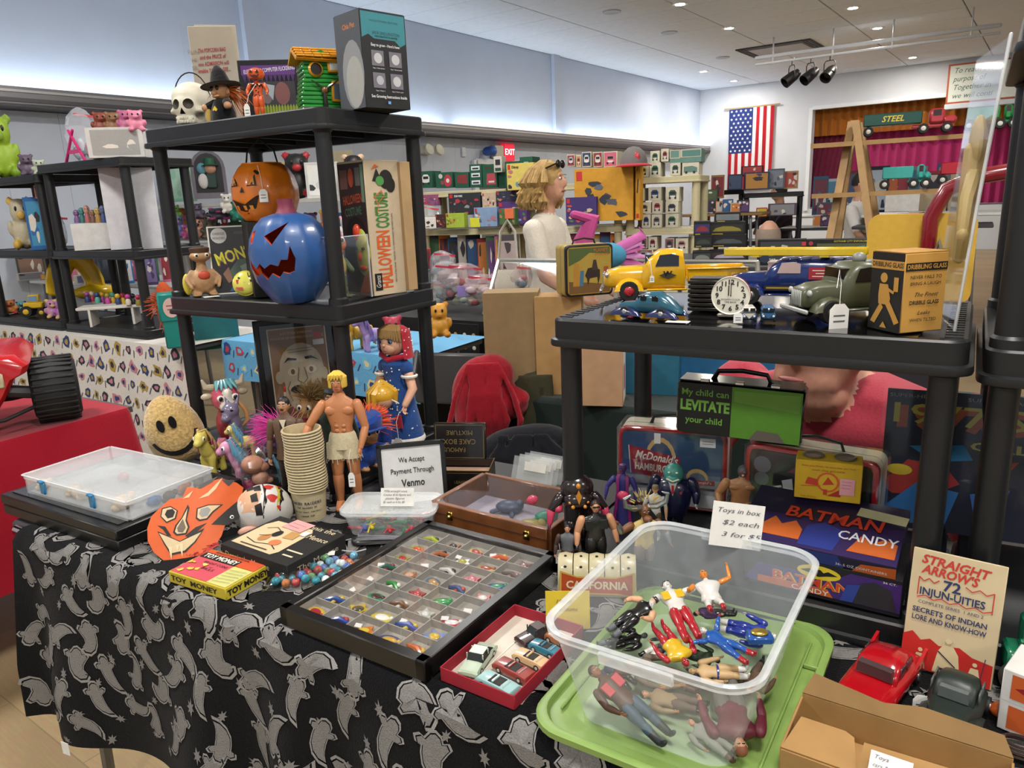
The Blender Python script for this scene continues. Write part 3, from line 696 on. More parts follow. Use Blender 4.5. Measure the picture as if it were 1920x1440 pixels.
carton('toy_box','black box lettered for flickering lights with lime green ridges','box',p,face_cam(p,-10),sz,'#14121a',[('F',[('r','#5a2a78',(.05,.78,.97,.92)),('t','#e8e6ee','ELECTRONIC COMPUTER FLICKERING',.53,.85,.085,{'w':.88,'rot':4,'shear':.2})]+[('p','#3c1c58',[(.06+i*.075,.78),(.1+i*.075,.66),(.135+i*.075,.78)])for i in range(12)]+[('r','#2d2b33',(.3,.3,.95,.68)),('c','#6a5a5c',(.45,.5,.1,.15)),('c','#7a4a48',(.72,.5,.13,.17)),('p','#9aa3a8',[(.35,.66),(.55,.4),(.6,.62)])]+[('p','#8a9a2a',[(.22+i*.05,.08),(.27+i*.05,.08),(.265+i*.05,.3),(.245+i*.05,.34),(.225+i*.05,.3)])for i in range(15)]+[('l','#c8c8cc',[(.3,.03),(.9,.03)],.02)])])
p=onz(603,195,1.35,Z1);s_=pm(p);t=thing('house_bank','green ceramic crooked house bank with yellow roof','bank',p,face_cam(p,14));W,Hh=84/s_,120/s_
gk=gl('#2f8a3a',.2);yk=gl('#d99a26',.25);bk2=gl('#1a1410')
b=MB().box((0,0,Hh*.06),(W*1.0,W*.7,Hh*.12),gl('#4a3030'),b=.004)
b.build('base',t);sl=[]
for i in range(11):
 w2=W*(.96-.016*i+.04*math.sin(i*.7));MB().box((0,0,Hh*(.13+i*.062)),(w2,W*.62,Hh*.06),gk,R(1.2*math.sin(i*2),'Y'),b=.0025).build('clapboard',t)
rf=MB().loft([[(-W*.56,y,Hh*z)for y,z in((-W*.45,.8),(0,.98),(W*.45,.8),(W*.4,.77),(0,.93),(-W*.4,.77))],[(W*.54,y,Hh*(z-.02))for y,z in((-W*.45,.8),(0,.98),(W*.45,.8),(W*.4,.77),(0,.93),(-W*.4,.77))]],yk);ro=rf.build('roof',t)
for i in range(6):
 for j in range(4):MB().box((-W*.46+i*W*.185,-W*.4+j*W*.1,Hh*(.835+j*.045)),(W*.175,W*.13,.004),yk,b=.001).build('shingle',ro)
MB().prism([(-W*.42,Hh*.8),(W*.38,Hh*.8),(0,Hh*.94)],-.002,.002,gk,T(0,-W*.3)@R(90,'X')).build('gable',t)
wn=MB().lathe([(W*.12,-.003),(W*.16,0),(W*.12,.005)],yk,T(-W*.14,-W*.33,Hh*.66)@R(90,'X'),16,False).build('window',t);MB().cyl((-W*.14,-W*.32,Hh*.66),W*.125,.004,bk2,axis='Y').build('pane',wn)
wn=MB().box((W*.3,-W*.32,Hh*.36),(W*.34,.008,Hh*.3),yk,R(4,'Y'),b=.002).build('window',t);MB().box((W*.3,-W*.335,Hh*.36),(W*.24,.006,Hh*.22),mat('#5c6a76',.2),R(4,'Y')).build('pane',wn)
wn=MB().box((W*.26,-W*.33,Hh*.72),(W*.28,.008,Hh*.2),yk,b=.002).build('window',t);MB().box((W*.26,-W*.345,Hh*.72),(W*.2,.006,Hh*.14),mat('#cfd2cc',.4)).build('pane',wn)
tr=MB();tr.tube([(0,-W*.36,Hh*.12),(0,-W*.37,Hh*.3),(-W*.05,-W*.37,Hh*.4),(-W*.26,-W*.37,Hh*.5)],[.006,.005,.003,.001],bk2,n=6).tube([(0,-W*.37,Hh*.34),(W*.1,-W*.37,Hh*.42),(W*.3,-W*.38,Hh*.5)],[.004,.003,.001],bk2,n=6).ell((0,-W*.38,Hh*.36),(.007,.005,.008),gl('#7a4a22'));tr.build('bare_tree',t)
p0,p1,p2=GD(615,80,1.78),GD(687,200,1.6),GD(772,215,1.72)
c=V((p1.x,p1.y,Z1));s_=pm((p1.x,p1.y,1.7));a_=math.radians(-3)
sz=(.098,.118,172/s_);rz=math.radians(-14)
org=c+MX.Rotation(rz,3,'Z')@V((-sz[0]/2,sz[1]/2,0))
def grow(i):return[('r','#8f9398',i)]
carton('planter_box','tall grey and black planter kit box with teal top panel','box',org,rz,sz,'#17181b',[('F',[('r','#4c5057',(0,0,1,1)),('t','#c8763a','Chia Pet',.56,.86,.075,{'bold':.02,'w':.48}),('c','#8b8e90',(.62,.36,.42,.36)),('c','#a6a6a2',(.66,.28,.34,.27))]),('R',[('r','#111214',(0,0,1,1)),('p','#2f7c86',[(.02,.985),(.98,.985),(.98,.7),(.86,.66),(.74,.72),(.28,.72),(.16,.76),(.02,.72)]),('t','#153e46','NIGHTMARE BEFORE',.52,.9,.03,{'w':.62}),('t','#0c3238','JACK SKELLINGTON',.55,.78,.045,{'w':.6}),('t','#0b1e22','DECORATIVE PLANTER',.55,.745,.028,{'w':.5,'bold':.02}),('t','#e4e4e6',"Easy to grow - Here's how:",.52,.655,.042,{'w':.64,'bold':.01}),('r','#6d6a74',(.19,.44,.46,.6)),('r','#6d6a74',(.58,.44,.86,.6)),('r','#6d6a74',(.19,.21,.46,.37)),('r','#6d6a74',(.58,.21,.86,.37)),('c','#b8b8ba',(.33,.52,.09)),('c','#b8b8ba',(.72,.52,.09)),('c','#a9acb2',(.34,.29,.08)),('c','#b8b8ba',(.72,.29,.09)),('t','#d8d8da','Step 1: Soak planter',.33,.415,.02,{'w':.26}),('t','#d8d8da','Step 2: Spread seeds',.72,.415,.02,{'w':.26}),('t','#d8d8da','Step 3: Water it',.33,.18,.02,{'w':.2}),('t','#d8d8da','Step 4: Watch it grow',.72,.18,.02,{'w':.26}),('t','#e8e8ea','See Growing Instructions Inside',.52,.12,.045,{'w':.8,'bold':.01}),('r','#6aa0d8',(.48,.045,.54,.075))])],lid='#23242a')
# ================================================================== middle deck
Z2=1.1835
p=G(385,556,Z2-.002);p.z=Z2;t=thing('alien_figure','small tan vinyl creature figure with long neck','figurine',p,face_cam(p,10));sc_=pm(p);h=90/sc_
tan=mat('#a9825c',.5,var=.15,scale=90)
b=MB();m=S(h);b.ell((0,0,.3),(.26,.22,.26),tan,m).tube([(0,0,.48),(0,-.03,.7)],[.13,.09],tan,m).ell((0,-.06,.82),(.22,.18,.12),tan,m)
for s_ in(-1,1):b.tube([(s_*.2,0,.5),(s_*.33,-.05,.36),(s_*.26,-.2,.2)],[.06,.05,.045],tan,m).tube([(s_*.13,0,.14),(s_*.15,-.02,.04)],.1,tan,m).ell((s_*.16,-.08,.035),(.1,.14,.035),tan,m)
b.fuse(h*.03).build('body',t);f=MB()
for s_ in(-1,1):f.ell((s_*.1,-.2,.84),(.05,.04,.045),mat('#e8e0d0',.3),m,8,6).ell((s_*.1,-.235,.84),(.025,.02,.025),mat('#141010',.2),m,8,5)
f.ell((0,-.2,.44),(.12,.05,.09),mat('#c2482f',.5),m);f.build('face',t)
MB().lathe([(.19,0),(.2,.08),(.14,.1)],mat('#4a3220',.6),m@T(0,-.02,.9),14).build('cap',t)
MB().ell((-.3,.03,.26),(.1,.08,.22),gl('#c9b93a'),m).build('yellow_cape',t)
MB().box((.06,-.3,.004),(.3,.2,.008),mat('#e6e4de',.8),m).build('price_card',t)
p0=G(426,548,Z2);t=thing('monster_magazine','black monster magazine with yellow slanted title','magazine',(p0.x+.085,p0.y+.02,Z2),face_cam(p0,-4));wd,hg=.2,.178
mt=R(-8,'X')
MB().box((0,0,hg/2),(wd,.006,hg),mat('#e2e0d8',.7),mt,b=.0008).box((0,-.0033,hg/2),(wd-.008,.0006,hg-.008),mat('#141316',.35),mt).build('magazine',t)
mb=MB();art(mb,mt@side((wd,.008,hg),'F',.0002),(wd,hg),[('c','#c9c9c9',(.14,.86,.1)),('t','#1c1c1c','OVERSIZE',.14,.885,.05,{'w':.15}),('t','#1c1c1c','MONSTERS',.14,.82,.05,{'w':.15}),('c','#4c4c50',(.44,.89,.12,.025)),('t','#6a2a6a','MONSTERS',.47,.59,.25,{'w':.8,'rot':14,'bold':.03}),('t','#d8d23a','MONSTERS',.46,.605,.25,{'w':.8,'rot':14,'bold':.02}),('p','#4f625a',[(.2,.3),(.34,.5),(.55,.52),(.7,.36),(.68,.1),(.4,.04),(.3,.2)]),('p','#7c938a',[(.36,.4),(.5,.46),(.56,.3),(.44,.18)]),('p','#2f5a8a',[(.2,.04),(.32,.22),(.36,.04)]),('p','#8a6450',[(.14,.3),(.22,.4),(.26,.2),(.2,.16)])]);mb.build('cover_print',t)
p=G(465,556,Z2);p.z=Z2;t=thing('candy_capsule','round yellow plastic container with red painted grimace','container',p,face_cam(p,-20));r_=24/pm(p)
m=T(0,0,r_)@R(18,'Y')@R(72,'X')
MB().lathe([(r_*.5,-r_*1.1),(r_*.85,-r_*.7),(r_*.9,0),(r_*1.0,0),(r_*1.0,r_*.22),(r_*.92,r_*.26)],gl('#c4b634'),m,24).build('cup',t)
ld=MB().lathe([(r_*.92,r_*.26),(r_*.8,r_*.45),(r_*.4,r_*.58),(.001,r_*.62)],gl('#d6cf5a'),m,24,False).build('domed_lid',t)
fm=MB();fk=m@T(0,0,r_*.56)
art(fm,fk@T(-r_,-r_),(2*r_,2*r_),[('p','#b8302a',[(.16,.5),(.44,.62),(.46,.44),(.24,.36)]),('p','#1a1410',[(.2,.64),(.46,.6),(.44,.54),(.22,.56)]),('p','#1a1410',[(.56,.62),(.8,.7),(.78,.6),(.58,.55)]),('p','#b8302a',[(.24,.22),(.5,.3),(.56,.2),(.36,.14)]),('l','#1a1410',[(.5,.9),(.6,.74),(.66,.86)],.03)]);fm.build('painted_face',ld)
pc=GD(497,362,1.86);sp=pm(pc);rb=60/sp
carton('dark_carton','plain dark carton raising the orange pumpkin bucket','box',(pc.x,pc.y,Z2),face_cam(pc,10),(.12,.08,pc.z-rb*.86-Z2),'#191414')
t=thing('pumpkin_bucket','orange plastic pumpkin bucket with a winking smile and tag','bucket',pc,face_cam(pc,-38));ok=gl('#d9761a',.3)
zs_=[-.86,-.8,-.55,-.2,.15,.5,.75,.86]
def pr_(z):return math.sqrt(max(.02,1-(z*.98)**2))**.8
b=MB().loft([[(rb*1.02*pr_(z)*(1+.02*math.cos(9*a))*math.cos(a),rb*1.02*pr_(z)*(1+.02*math.cos(9*a))*math.sin(a),rb*z)for a in[i*PI/27 for i in range(54)]]for z in zs_],ok)
b.loft([[(rb*q*math.cos(i*PI/12),rb*q*math.sin(i*PI/12),rb*z)for i in range(24)]for q,z in((.62,.84),(.6,.9),(.56,.9),(.54,.3))],ok)
b.build('bucket',t)
def wrap(mb,pts,r3,k,off=.0008,rings=(1,.6,.25)):
 """a flat outline (x across, z up) laid on an ellipsoid's -Y side"""
 n=len(pts);cx0,cz0=sum(p[0]for p in pts)/n,sum(p[1]for p in pts)/n
 def sf(x,z):
  q=1-(x/r3[0])**2-(z/r3[2])**2;return(x,-r3[1]*math.sqrt(max(.02,q))-off,z)
 seq=list(rings)+[.001];vs=[sf(cx0+(x-cx0)*q,cz0+(z-cz0)*q)for q in seq for x,z in pts];fs=[]
 for i in range(len(seq)-1):
  for j in range(n):fs.append((i*n+j,i*n+(j+1)%n,(i+1)*n+(j+1)%n,(i+1)*n+j))
 mb.add(vs,fs,k)
f=MB();kb=mat('#1c0f08',.5);ky=gl('#e0902e');r3=(rb*1.04,rb*1.04,rb*1.02)
for sx,ex in((1,.28),(-1,-.36)):wrap(f,[(rb*(ex-.14),rb*.2),(rb*(ex+.16),rb*.22),(rb*(ex+.06*sx),rb*.55)],r3,kb,.001);wrap(f,[(rb*(ex-.09),rb*.23),(rb*(ex+.11),rb*.245),(rb*(ex+.045*sx),rb*.47)],r3,ky,.002);wrap(f,[(rb*(ex+.0),rb*.25),(rb*(ex+.07),rb*.25),(rb*(ex+.05),rb*.34)],r3,kb,.003)
wrap(f,[(rb*.18,rb*.66),(rb*.42,rb*.52),(rb*.46,rb*.58),(rb*.24,rb*.74)],r3,kb,.001)
wrap(f,[(-rb*.1,rb*.02),(rb*.06,rb*.02),(-rb*.02,rb*.2)],r3,kb,.001)
wrap(f,[(-rb*.55,-rb*.16),(-rb*.4,-rb*.34),(rb*.1,-rb*.4),(rb*.4,-rb*.1),(rb*.5,-rb*.06),(rb*.32,-rb*.44),(0,-rb*.62),(-rb*.4,-rb*.5)],r3,kb,.001)
for xx in(-.32,-.02,.2):wrap(f,[(rb*(xx-.06),-rb*.36),(rb*(xx+.06),-rb*.36),(rb*(xx+.05),-rb*.5),(rb*(xx-.05),-rb*.5)],r3,ky,.002)
f.build('moulded_face',t)
MB().tube([V((-rb*.62,0,rb*.75)),V((-rb*.5,0,rb*1.25)),V((0,0,rb*1.62)),V((rb*.5,0,rb*1.25)),V((rb*.62,0,rb*.75))],.0022,mat(BLK,.4),n=6).build('handle',t)
price_tag(t,(rb*.62,-rb*.88,-rb*.28),.02,.03,[(rb*.62,-rb*.88,0+.002),(rb*.58,-rb*.8,rb*.5),(rb*.5,-rb*.62,rb*.8)],.5)
pb=GD(545,475,1.72);sp=pm(pb);rb=74/sp;hb_=88/sp;pb.z=Z2+hb_*.98
t=thing('blue_pumpkin','large blue painted jack o lantern with orange carved face','jack-o-lantern',pb,face_cam(pb,-6));bl=mat('#2d5590',.35,var=.18,scale=18,bump=.15,coat=.25);oi=mat('#e2642a',.7)
def pump(k,q,n=64):return[[((rb*q)*pr2(z)*(1-.045*abs(math.sin(6*a))**.5*1.0+.03)*math.cos(a),(rb*q)*pr2(z)*(1-.045*abs(math.sin(6*a))**.5+.03)*math.sin(a),hb_*z*q)for a in[i*2*PI/n for i in range(n)]]for z in(-.98,-.93,-.75,-.5,-.2,.1,.4,.65,.82,.9,.88)]
def pr2(z):return{-.98:.42,-.93:.55,.88:.16,.9:.3}.get(z,(1-abs(z)**2.3)**.5)
shell=MB().loft(pump(bl,1),bl)
inn=pump(oi,.8);shell.loft([r_[::-1]for r_ in inn],oi)
cc=(545,475);ct=MB()
for poly in([(508,434),(553,411),(520,450)],[(480,428),(492,424),(483,448),(480,446)],[(473,476),(487,492),(494,482),(503,491),(515,483),(528,487),(534,476),(546,476),(552,452),(560,475),(556,497),(545,501),(536,498),(528,508),(516,500),(506,511),(496,500),(486,506),(476,492)],[(516,463),(526,459),(520,470)][:0]):
 if poly:ct.prism(pxl(poly,cc,sp),rb*.15,rb*1.4,oi,R(90,'X'))
cut(shell,ct).build('carved_shell',t,ang=35)
MB().loft([[(.02*q*math.cos(a),.02*q*math.sin(a),hb_*.86+z)for a in[i*PI/5 for i in range(10)]]for q,z in((1.5,0),(1.1,.008),(.85,.02),(.9,.036))],mat('#7a2a44',.6)).build('stem',t)
p=G(628,562,Z2);p.z=Z2;t=thing('acrylic_case','clear acrylic display case on the middle shelf corner','display case',(p.x+.012,p.y+.012,Z2+.001),math.radians(3));s_=pm(p);cw,chh=.1,116/s_
ac=mat('#f2f6ff',.05,alpha=.08);ed=mat('#dfe6ee',.1,alpha=.5)
for nm,c_,z_ in(('panel',(0,-cw/2,chh/2),(cw,.002,chh)),('panel',(0,cw/2,chh/2),(cw,.002,chh)),('panel',(-cw/2,0,chh/2),(.002,cw,chh)),('panel',(cw/2,0,chh/2),(.002,cw,chh))):MB().box(c_,z_,ac).build(nm,t)
em=MB()
for sx in(-1,1):
 for sy in(-1,1):em.box((sx*cw/2,sy*cw/2,chh/2),(.003,.003,chh),ed)
em.box((0,-cw/2,.002),(cw,.004,.004),ed).box((0,-cw/2,chh),(cw,.003,.002),ed).box((cw/2,0,chh),(.003,cw,.002),ed);em.build('edges',t)
t2=thing('creature_figure','vinyl figure with orange head, cream body and green legs in the clear case','figurine',(p.x+.006,p.y+.012,Z2+.002),face_cam(p,25));h=chh*1.06;m=S(h)
o2=gl('#c5652e');cr=mat('#b3a25e',.5);gn=mat('#4c5f3e',.5)
MB().ell((0,0,.82),(.17,.16,.15),o2,m).ell((-.06,-.1,.7),(.13,.12,.07),o2,m).build('head',t2)
f=MB().ell((.03,-.15,.88),(.055,.03,.055),mat('#ece8dc',.3),m).ell((.03,-.18,.88),(.03,.015,.03),mat('#20202a',.2),m).ell((-.06,-.2,.72),(.07,.03,.03),mat('#d8ccae',.5),m);f.build('face',t2)
MB().ell((0,0,.48),(.15,.13,.2),cr,m).tube([(.12,-.02,.56),(.19,-.1,.42)],[.05,.04],gn,m).build('torso',t2)
for s_ in(-1,1):MB().tube([(s_*.06,0,.32),(s_*.08,0,.1)],[.07,.055],gn,m).ell((s_*.09,-.06,.035),(.07,.12,.035),gn,m).build('leg',t2)
c1=G(702,556,Z2);c1.z=Z2;s_=pm((c1.x,c1.y,1.3));sz=(.115,.098,250/s_);rz=math.radians(-14)
org=c1+MX.Rotation(rz,3,'Z')@V((-sz[0]/2,sz[1]/2,0))
cr='#c0ae92'
t=carton('costume_box','tall cream costume box with halloween lettering up its side','box',org,rz,sz,cr,[('F',[('r','#2c2020',(.02,.02,.98,.985)),('r','#6a4a44',(.08,.8,.36,.94)),('c','#b04a28',(.5,.88,.1,.07)),('r','#6c6a66',(.66,.82,.84,.95)),('r','#6a8a72',(.86,.7,.96,.97)),('t','#b8502c','HALLOWEEN',.5,.72,.09,{'w':.7,'rot':5,'bold':.02}),('t','#4a6a52','COSTUME',.5,.63,.085,{'w':.62,'rot':5,'bold':.02}),('c','#120c0c',(.52,.38,.42,.22)),('r','#120c0c',(.1,.06,.94,.38)),('p','#c25a26',[(.5,.02),(.98,.02),(.98,.3),(.8,.2)])]),('R',[('t','#cc5a22','HALLOWEEN',.42,.27,.165,{'rot':90,'w':1.4,'bold':.03}),('t','#3f7a36','COSTUME',.44,.635,.165,{'rot':90,'w':.84,'bold':.03}),('t','#3a3430','VENTILATED MASK  TREATED TO TEMPORARILY RETARD FLAME',.7,.35,.022,{'rot':90,'w':1.7}),('r','#14120f',(.06,.04,.27,.17)),('t','#d8d4c8','Grants',.165,.105,.06,{'rot':90,'w':.3,'shear':.3}),('c','#17150f',(.6,.86,.2,.07)),('p','#17150f',[(.2,.85),(.5,.84),(.34,.94)]),('c','#4a8a42',(.42,.85,.12,.035)),('c','#17150f',(.72,.82,.14,.055)),('p','#cc5a22',[(.2,.93),(.3,.97),(.42,.95),(.3,.945)]),('l','#cc6a3a',[(.3,.68),(.24,.74),(.44,.78),(.5,.74),(.34,.69),(.28,.62)],.006)])])
MB().box((sz[0]/2+.006,sz[1]*.62,sz[2]*.5),(.012,sz[1]*.3,sz[2]*.97),card('#a98b62'),b=.001).build('open_flap',t)
mk=MB().ell((.026,-sz[1]/2+.004,sz[2]*.33),(.032,.014,.062),mat('#c3c95a',.4)).ell((.026,-sz[1]/2-.008,sz[2]*.3),(.007,.008,.012),gl('#d8452c')).ell((.012,-sz[1]/2-.004,sz[2]*.48),(.012,.01,.02),gl('#d8452c')).ell((.03,-sz[1]/2-.004,sz[2]*.215),(.014,.008,.008),gl('#d8452c'))
for s_ in(-1,1):mk.ell((.026+s_*.013,-sz[1]/2-.008,sz[2]*.36),(.006,.005,.004),mat('#2a2a40',.3))
mk.build('clown_mask',t)
# ================================================================== bottom deck of the halloween shelf
Z3=.7975
p=V((-1.585,1.42,Z3));s_=pm((p.x,p.y,.95));t=thing('framed_poster','black framed brown poster of a drawn bald face','picture frame',p,face_cam(p,6));W,Hh=152/s_,200/s_
mt=T(0,0,.003)@R(-7,'X')
b=MB()
for c_,z_ in(((0,0,.008),(W,.018,.016)),((0,0,Hh-.008),(W,.018,.016)),((-W/2+.008,0,Hh/2),(.016,.018,Hh)),((W/2-.008,0,Hh/2),(.016,.018,Hh))):b.box(c_,z_,mat(BLK,.3),mt,.002)
b.build('frame',t)
MB().box((0,.002,Hh/2),(W-.02,.006,Hh-.02),mat('#1d1d20',.3),mt).build('mat_board',t)
sz=(W*.7,.002,Hh*.86);fm_=mt@T(0,-.002,Hh*.05)
MB().box((0,0,sz[2]/2),sz,mat('#c9bda4',.6),fm_).build('poster',t)
mb=MB();tn,ln,bk_='#b7a98f','#6d5236','#17120f'
art(mb,fm_@side(sz,'F',.0002),(sz[0],sz[2]),[('r','#86603a',(.02,.01,.98,.99)),('t','#d0bd98','JUST STICK EYEBROWS',.5,.94,.035,{'w':.56}),('t','#d0bd98','MUSTACHE OR WHISKERS ON YOUR FACE',.5,.89,.035,{'w':.9}),('c',tn,(.13,.47,.07,.07)),('c',tn,(.9,.47,.06,.07)),('c',tn,(.52,.55,.38,.28)),('c',tn,(.52,.32,.33,.26)),('c','#c4b89e',(.52,.72,.26,.1)),('l',ln,[(.22,.72),(.14,.8)],.006),('l',ln,[(.3,.76),(.75,.77)],.005),('l',ln,[(.32,.73),(.72,.74)],.005),('c','#cabfa8',(.36,.52,.09,.045)),('c','#cabfa8',(.68,.53,.09,.045)),('c',ln,(.36,.52,.035,.03)),('c',ln,(.68,.53,.035,.03)),('p',bk_,[(.22,.62),(.3,.68),(.45,.66),(.44,.64),(.3,.65)]),('p',bk_,[(.58,.67),(.7,.68),(.84,.62),(.72,.65),(.6,.645)]),('l',ln,[(.47,.56),(.43,.42),(.52,.38),(.6,.43),(.56,.56)],.008),('l',ln,[(.3,.42),(.24,.34),(.3,.2)],.008),('l',ln,[(.76,.42),(.82,.33),(.76,.2)],.008),('c',bk_,(.42,.32,.13,.05)),('c',bk_,(.66,.31,.13,.055)),('c','#d8d2c4',(.53,.26,.08,.02)),('c','#2c1210',(.53,.17,.12,.085)),('r','#c7352e',(.78,.86,.91,.93)),('r','#d0d0cc',(.76,.79,.95,.85))]);mb.build('poster_print',t)
MB().tube([V((-W*.25,-.016,Hh*.1)),V((-W*.23,-.016,Hh*.35))],.003,mat('#b0aca4',.4)).tube([V((-W*.23,-.016,Hh*.35)),V((-W*.228,-.016,Hh*.39))],.0034,gl('#c03028')).build('brush',t)
MB().box((0,-.012,Hh/2),(W-.03,.001,Hh-.03),mat('#ffffff',.03,alpha=.02),mt).build('glass',t)
def push(p,d):q=V((p.x,p.y,0)).normalized()*d;return V((p.x+q.x,p.y+q.y,p.z))
def base(px,py,z,off=0):p=G(px,py,z);return p,pm(p),face_cam(p,off)
p,s_,r_=base(438,860,.797,12);p=push(p,.13);s_=pm(p);t=thing('cow_bank','pink and white horned cow figure with teal forelock','figurine',p,r_);h=128/s_;m=S(h)
pk,wh,hn=gl('#c9546a'),gl('#d9d2c4'),gl('#b8ab92')
b=MB().ell((0,.04,.3),(.17,.15,.28),gl('#8f2f3a'),m).ell((0,0,.72),(.2,.18,.22),pk,m).ell((0,-.13,.6),(.12,.1,.12),wh,m).tube([(0,-.16,.62),(0,-.17,.82)],[.05,.06],wh,m)
b.fuse(h*.028).build('body',t)
for s2 in(-1,1):
 MB().tube([(s2*.15,0,.88),(s2*.25,0,.9),(s2*.28,0,1.0)],[.05,.045,.02],hn,m).build('horn',t);MB().ell((s2*.25,0,.76),(.08,.04,.05),hn,m).build('ear',t)
f=MB()
for s2 in(-1,1):f.ell((s2*.1,-.17,.74),(.05,.03,.045),mat('#e8e4dc',.3),m).ell((s2*.1,-.19,.735),(.03,.02,.035),mat('#14100e',.2),m)
f.build('eyes',t);hm=MB()
for i in range(5):hm.tube([(-.02+i*.01,.04,.93),((i-2)*.05,-.08,.95),((i-2)*.07,-.16,.86)],[.04,.045,.015],gl('#5f9aa0'),m)
hm.build('forelock',t)
def ponyat(px,py,z,hpx,label,body,mane,mane2=None,off=0,dy=0):
 p,s_,r_=base(px,py,z,off);s_=pm(p)
 return pony(thing('pony_toy',label,'toy pony',p,r_,'vinyl toy ponies by the cups'),hpx/s_,mat(body,.4),mat(mane,.6),mat(mane2,.6)if mane2 else None)
ponyat(402,888,.752,96,'pale yellow toy pony with dull pink mane facing front','#c9b95a','#a8566a','#b8a050',off=60)
ponyat(470,915,.752,102,'pink toy pony with blue mane beside the plastic bag','#cf8fae','#5a8fa8',off=-8)
ponyat(462,855,.797,66,'yellow toy pony with blue mane behind the pink pony','#c3b264','#5f93b0',off=-10)
p,s_,r_=base(448,850,.797,-10);p=push(p,.05);t=thing('donkey_figure','grey purple vinyl donkey figure behind the ponies','figurine',p,r_);h=100/pm(p);m=S(h);gk=gl('#6f6880')
b=MB().ell((0,.03,.28),(.15,.14,.26),gk,m).tube([(0,0,.45),(-.02,-.02,.62)],[.13,.12],gk,m).ell((-.04,-.04,.74),(.16,.15,.15),gk,m).ell((-.12,-.13,.62),(.09,.1,.09),gk,m)
for s2 in(-1,1):b.tube([(s2*.07,.02,.84),(s2*.12,.04,1.0)],[.045,.025],gk,m)
b.fuse(h*.028).build('body',t);MB().tube([(.1,.08,.86),(.2,.1,.7),(.22,.1,.5),(.12,.08,.4)],[.03,.045,.04,.02],mat('#b5834f',.6),m).build('mane',t)
f=MB()
for s2 in(-1,1):f.ell((-.08+s2*.08,-.17,.77),(.03,.015,.025),mat('#14101a',.2),m)
f.build('eyes',t)
p,s_,r_=base(535,858,.797,-30);t=thing('troll_doll','troll doll with long magenta hair behind the dolls','doll',p,r_,'troll dolls');troll(t,.085,mat('#a87f55',.5),mat('#d4379a',.6),cloth('#5a3a66'),.085,(-.9,.1,.35),230,spread=.38)
p,s_,r_=base(592,850,.797,-35);p=push(p,.1);t=thing('troll_doll','large troll doll with sandy tan fluffy hair','doll',p,face_cam(p,-35),'troll dolls');troll(t,.135,mat('#a37848',.5),mat('#a8895a',.7),cloth('#8a2a36'),.055,(.3,.2,.9),330,spread=.75)
p,s_,r_=base(692,890,.797,40);p=V((-1.165,1.215,.7975));t=thing('troll_doll','troll doll in blue suit and cap with orange hair by the post','doll',p,face_cam(p,35),'troll dolls');bl=cloth('#1f3f8a');troll(t,.125,mat('#9a6c40',.5),mat('#e2572c',.6),bl,.06,(.8,0,.45),200,spread=.35)
MB().lathe([(.036,0),(.04,.006),(.042,.02),(.034,.03),(.004,.034)],bl,T(0,-.004,.103)@R(-12,'Y'),16).box((0,-.034,.104),(.05,.03,.004),bl,b=.0015).build('cap',t)
MB().box((.014,-.022,.03),(.004,.004,.04),mat('#d8d8d8',.6)).build('trouser_stripe',t)
p=V((-1.20,1.32,Z3));t=thing('bobbed_doll','doll head with golden bobbed hair behind the blue troll','doll',p,face_cam(p,20));m=S(.19);yk=gl('#d0a02a',.35)
MB().lathe([(.13,0),(.12,.3),(.08,.6),(.06,.64)],cloth('#27408a'),m,14).build('dress',t);MB().ell((0,0,.74),(.15,.15,.15),mat('#d0a488',.5),m).build('head',t)
hm=MB().ell((0,.02,.79),(.18,.18,.16),yk,m)
for i in range(12):
 a=PI*(-.15+1.3*i/11);hm.tube([(0,0,.95),(.16*math.cos(a),.16*math.sin(a),.82),(.185*math.cos(a),.185*math.sin(a),.64)],[.05,.055,.03],yk,m,6)
hm.build('hair',t)
p=V((-1.19,1.366,Z3));s_=pm((p.x,p.y,1.0));t=thing('girl_doll','girl doll in blue patchwork dress and red polka dot kerchief','doll',p,face_cam(p,-42));h=262/s_;m=S(h)
flesh=mat('#d3a184',.45);blue=cloth('#23457f');red=cloth('#a3182e');wht=cloth('#e2ded4')
b=MB().lathe([(.185,.1),(.17,.2),(.12,.42),(.09,.52),(.1,.58),(.11,.64),(.07,.69)],blue,m,24,True,1,.8);dr=b.build('dress',t)
MB().lathe([(.19,.075),(.195,.09),(.185,.115)],wht,m,28,False,1,.8).build('hem_lace',dr)
MB().prism([(-.06,.3),(.0,.3),(.02,.42),(-.03,.5),(-.07,.42)],.125,.13,red,m@R(90,'X')).prism([(.06,.2),(.13,.2),(.12,.3),(.07,.29)],.115,.122,red,m@R(90,'X')).build('patches',dr)
dt=MB()
for i in range(70):
 a=rnd.uniform(-PI,0);z=rnd.uniform(.14,.62);r2=.178-(z-.12)*.19 if z<.5 else.1
 dt.ell((r2*1.02*math.cos(a),r2*.82*math.sin(a)-.003,z),.006,wht,m,5,4)
dt.build('white_dots',dr)['kind']='stuff'
for s2 in(-1,1):
 MB().ell((s2*.1,0,.61),(.055,.05,.055),blue,m).lathe([(.058,0),(.062,.012),(.05,.02)],wht,m@T(s2*.125,-.005,.55),14,False).build('sleeve',t)
 a=MB().tube([(s2*.11,0,.59),(s2*.16,-.02,.47),(s2*.15,-.1,.37)],[.036,.034,.024],flesh,m,10);ao=a.build('arm',t)
 hm=MB();hand(hm,(s2*.15,-.1,.365),(0,-.35,-1),.034,flesh);hm.v=[m@q for q in hm.v];hm.build('hand',ao)
 MB().tube([(s2*.05,0,.14),(s2*.05,-.01,.03)],.03,flesh,m).ell((s2*.05,-.03,.018),(.032,.055,.02),mat('#1a1a1a',.3),m).build('leg',t)
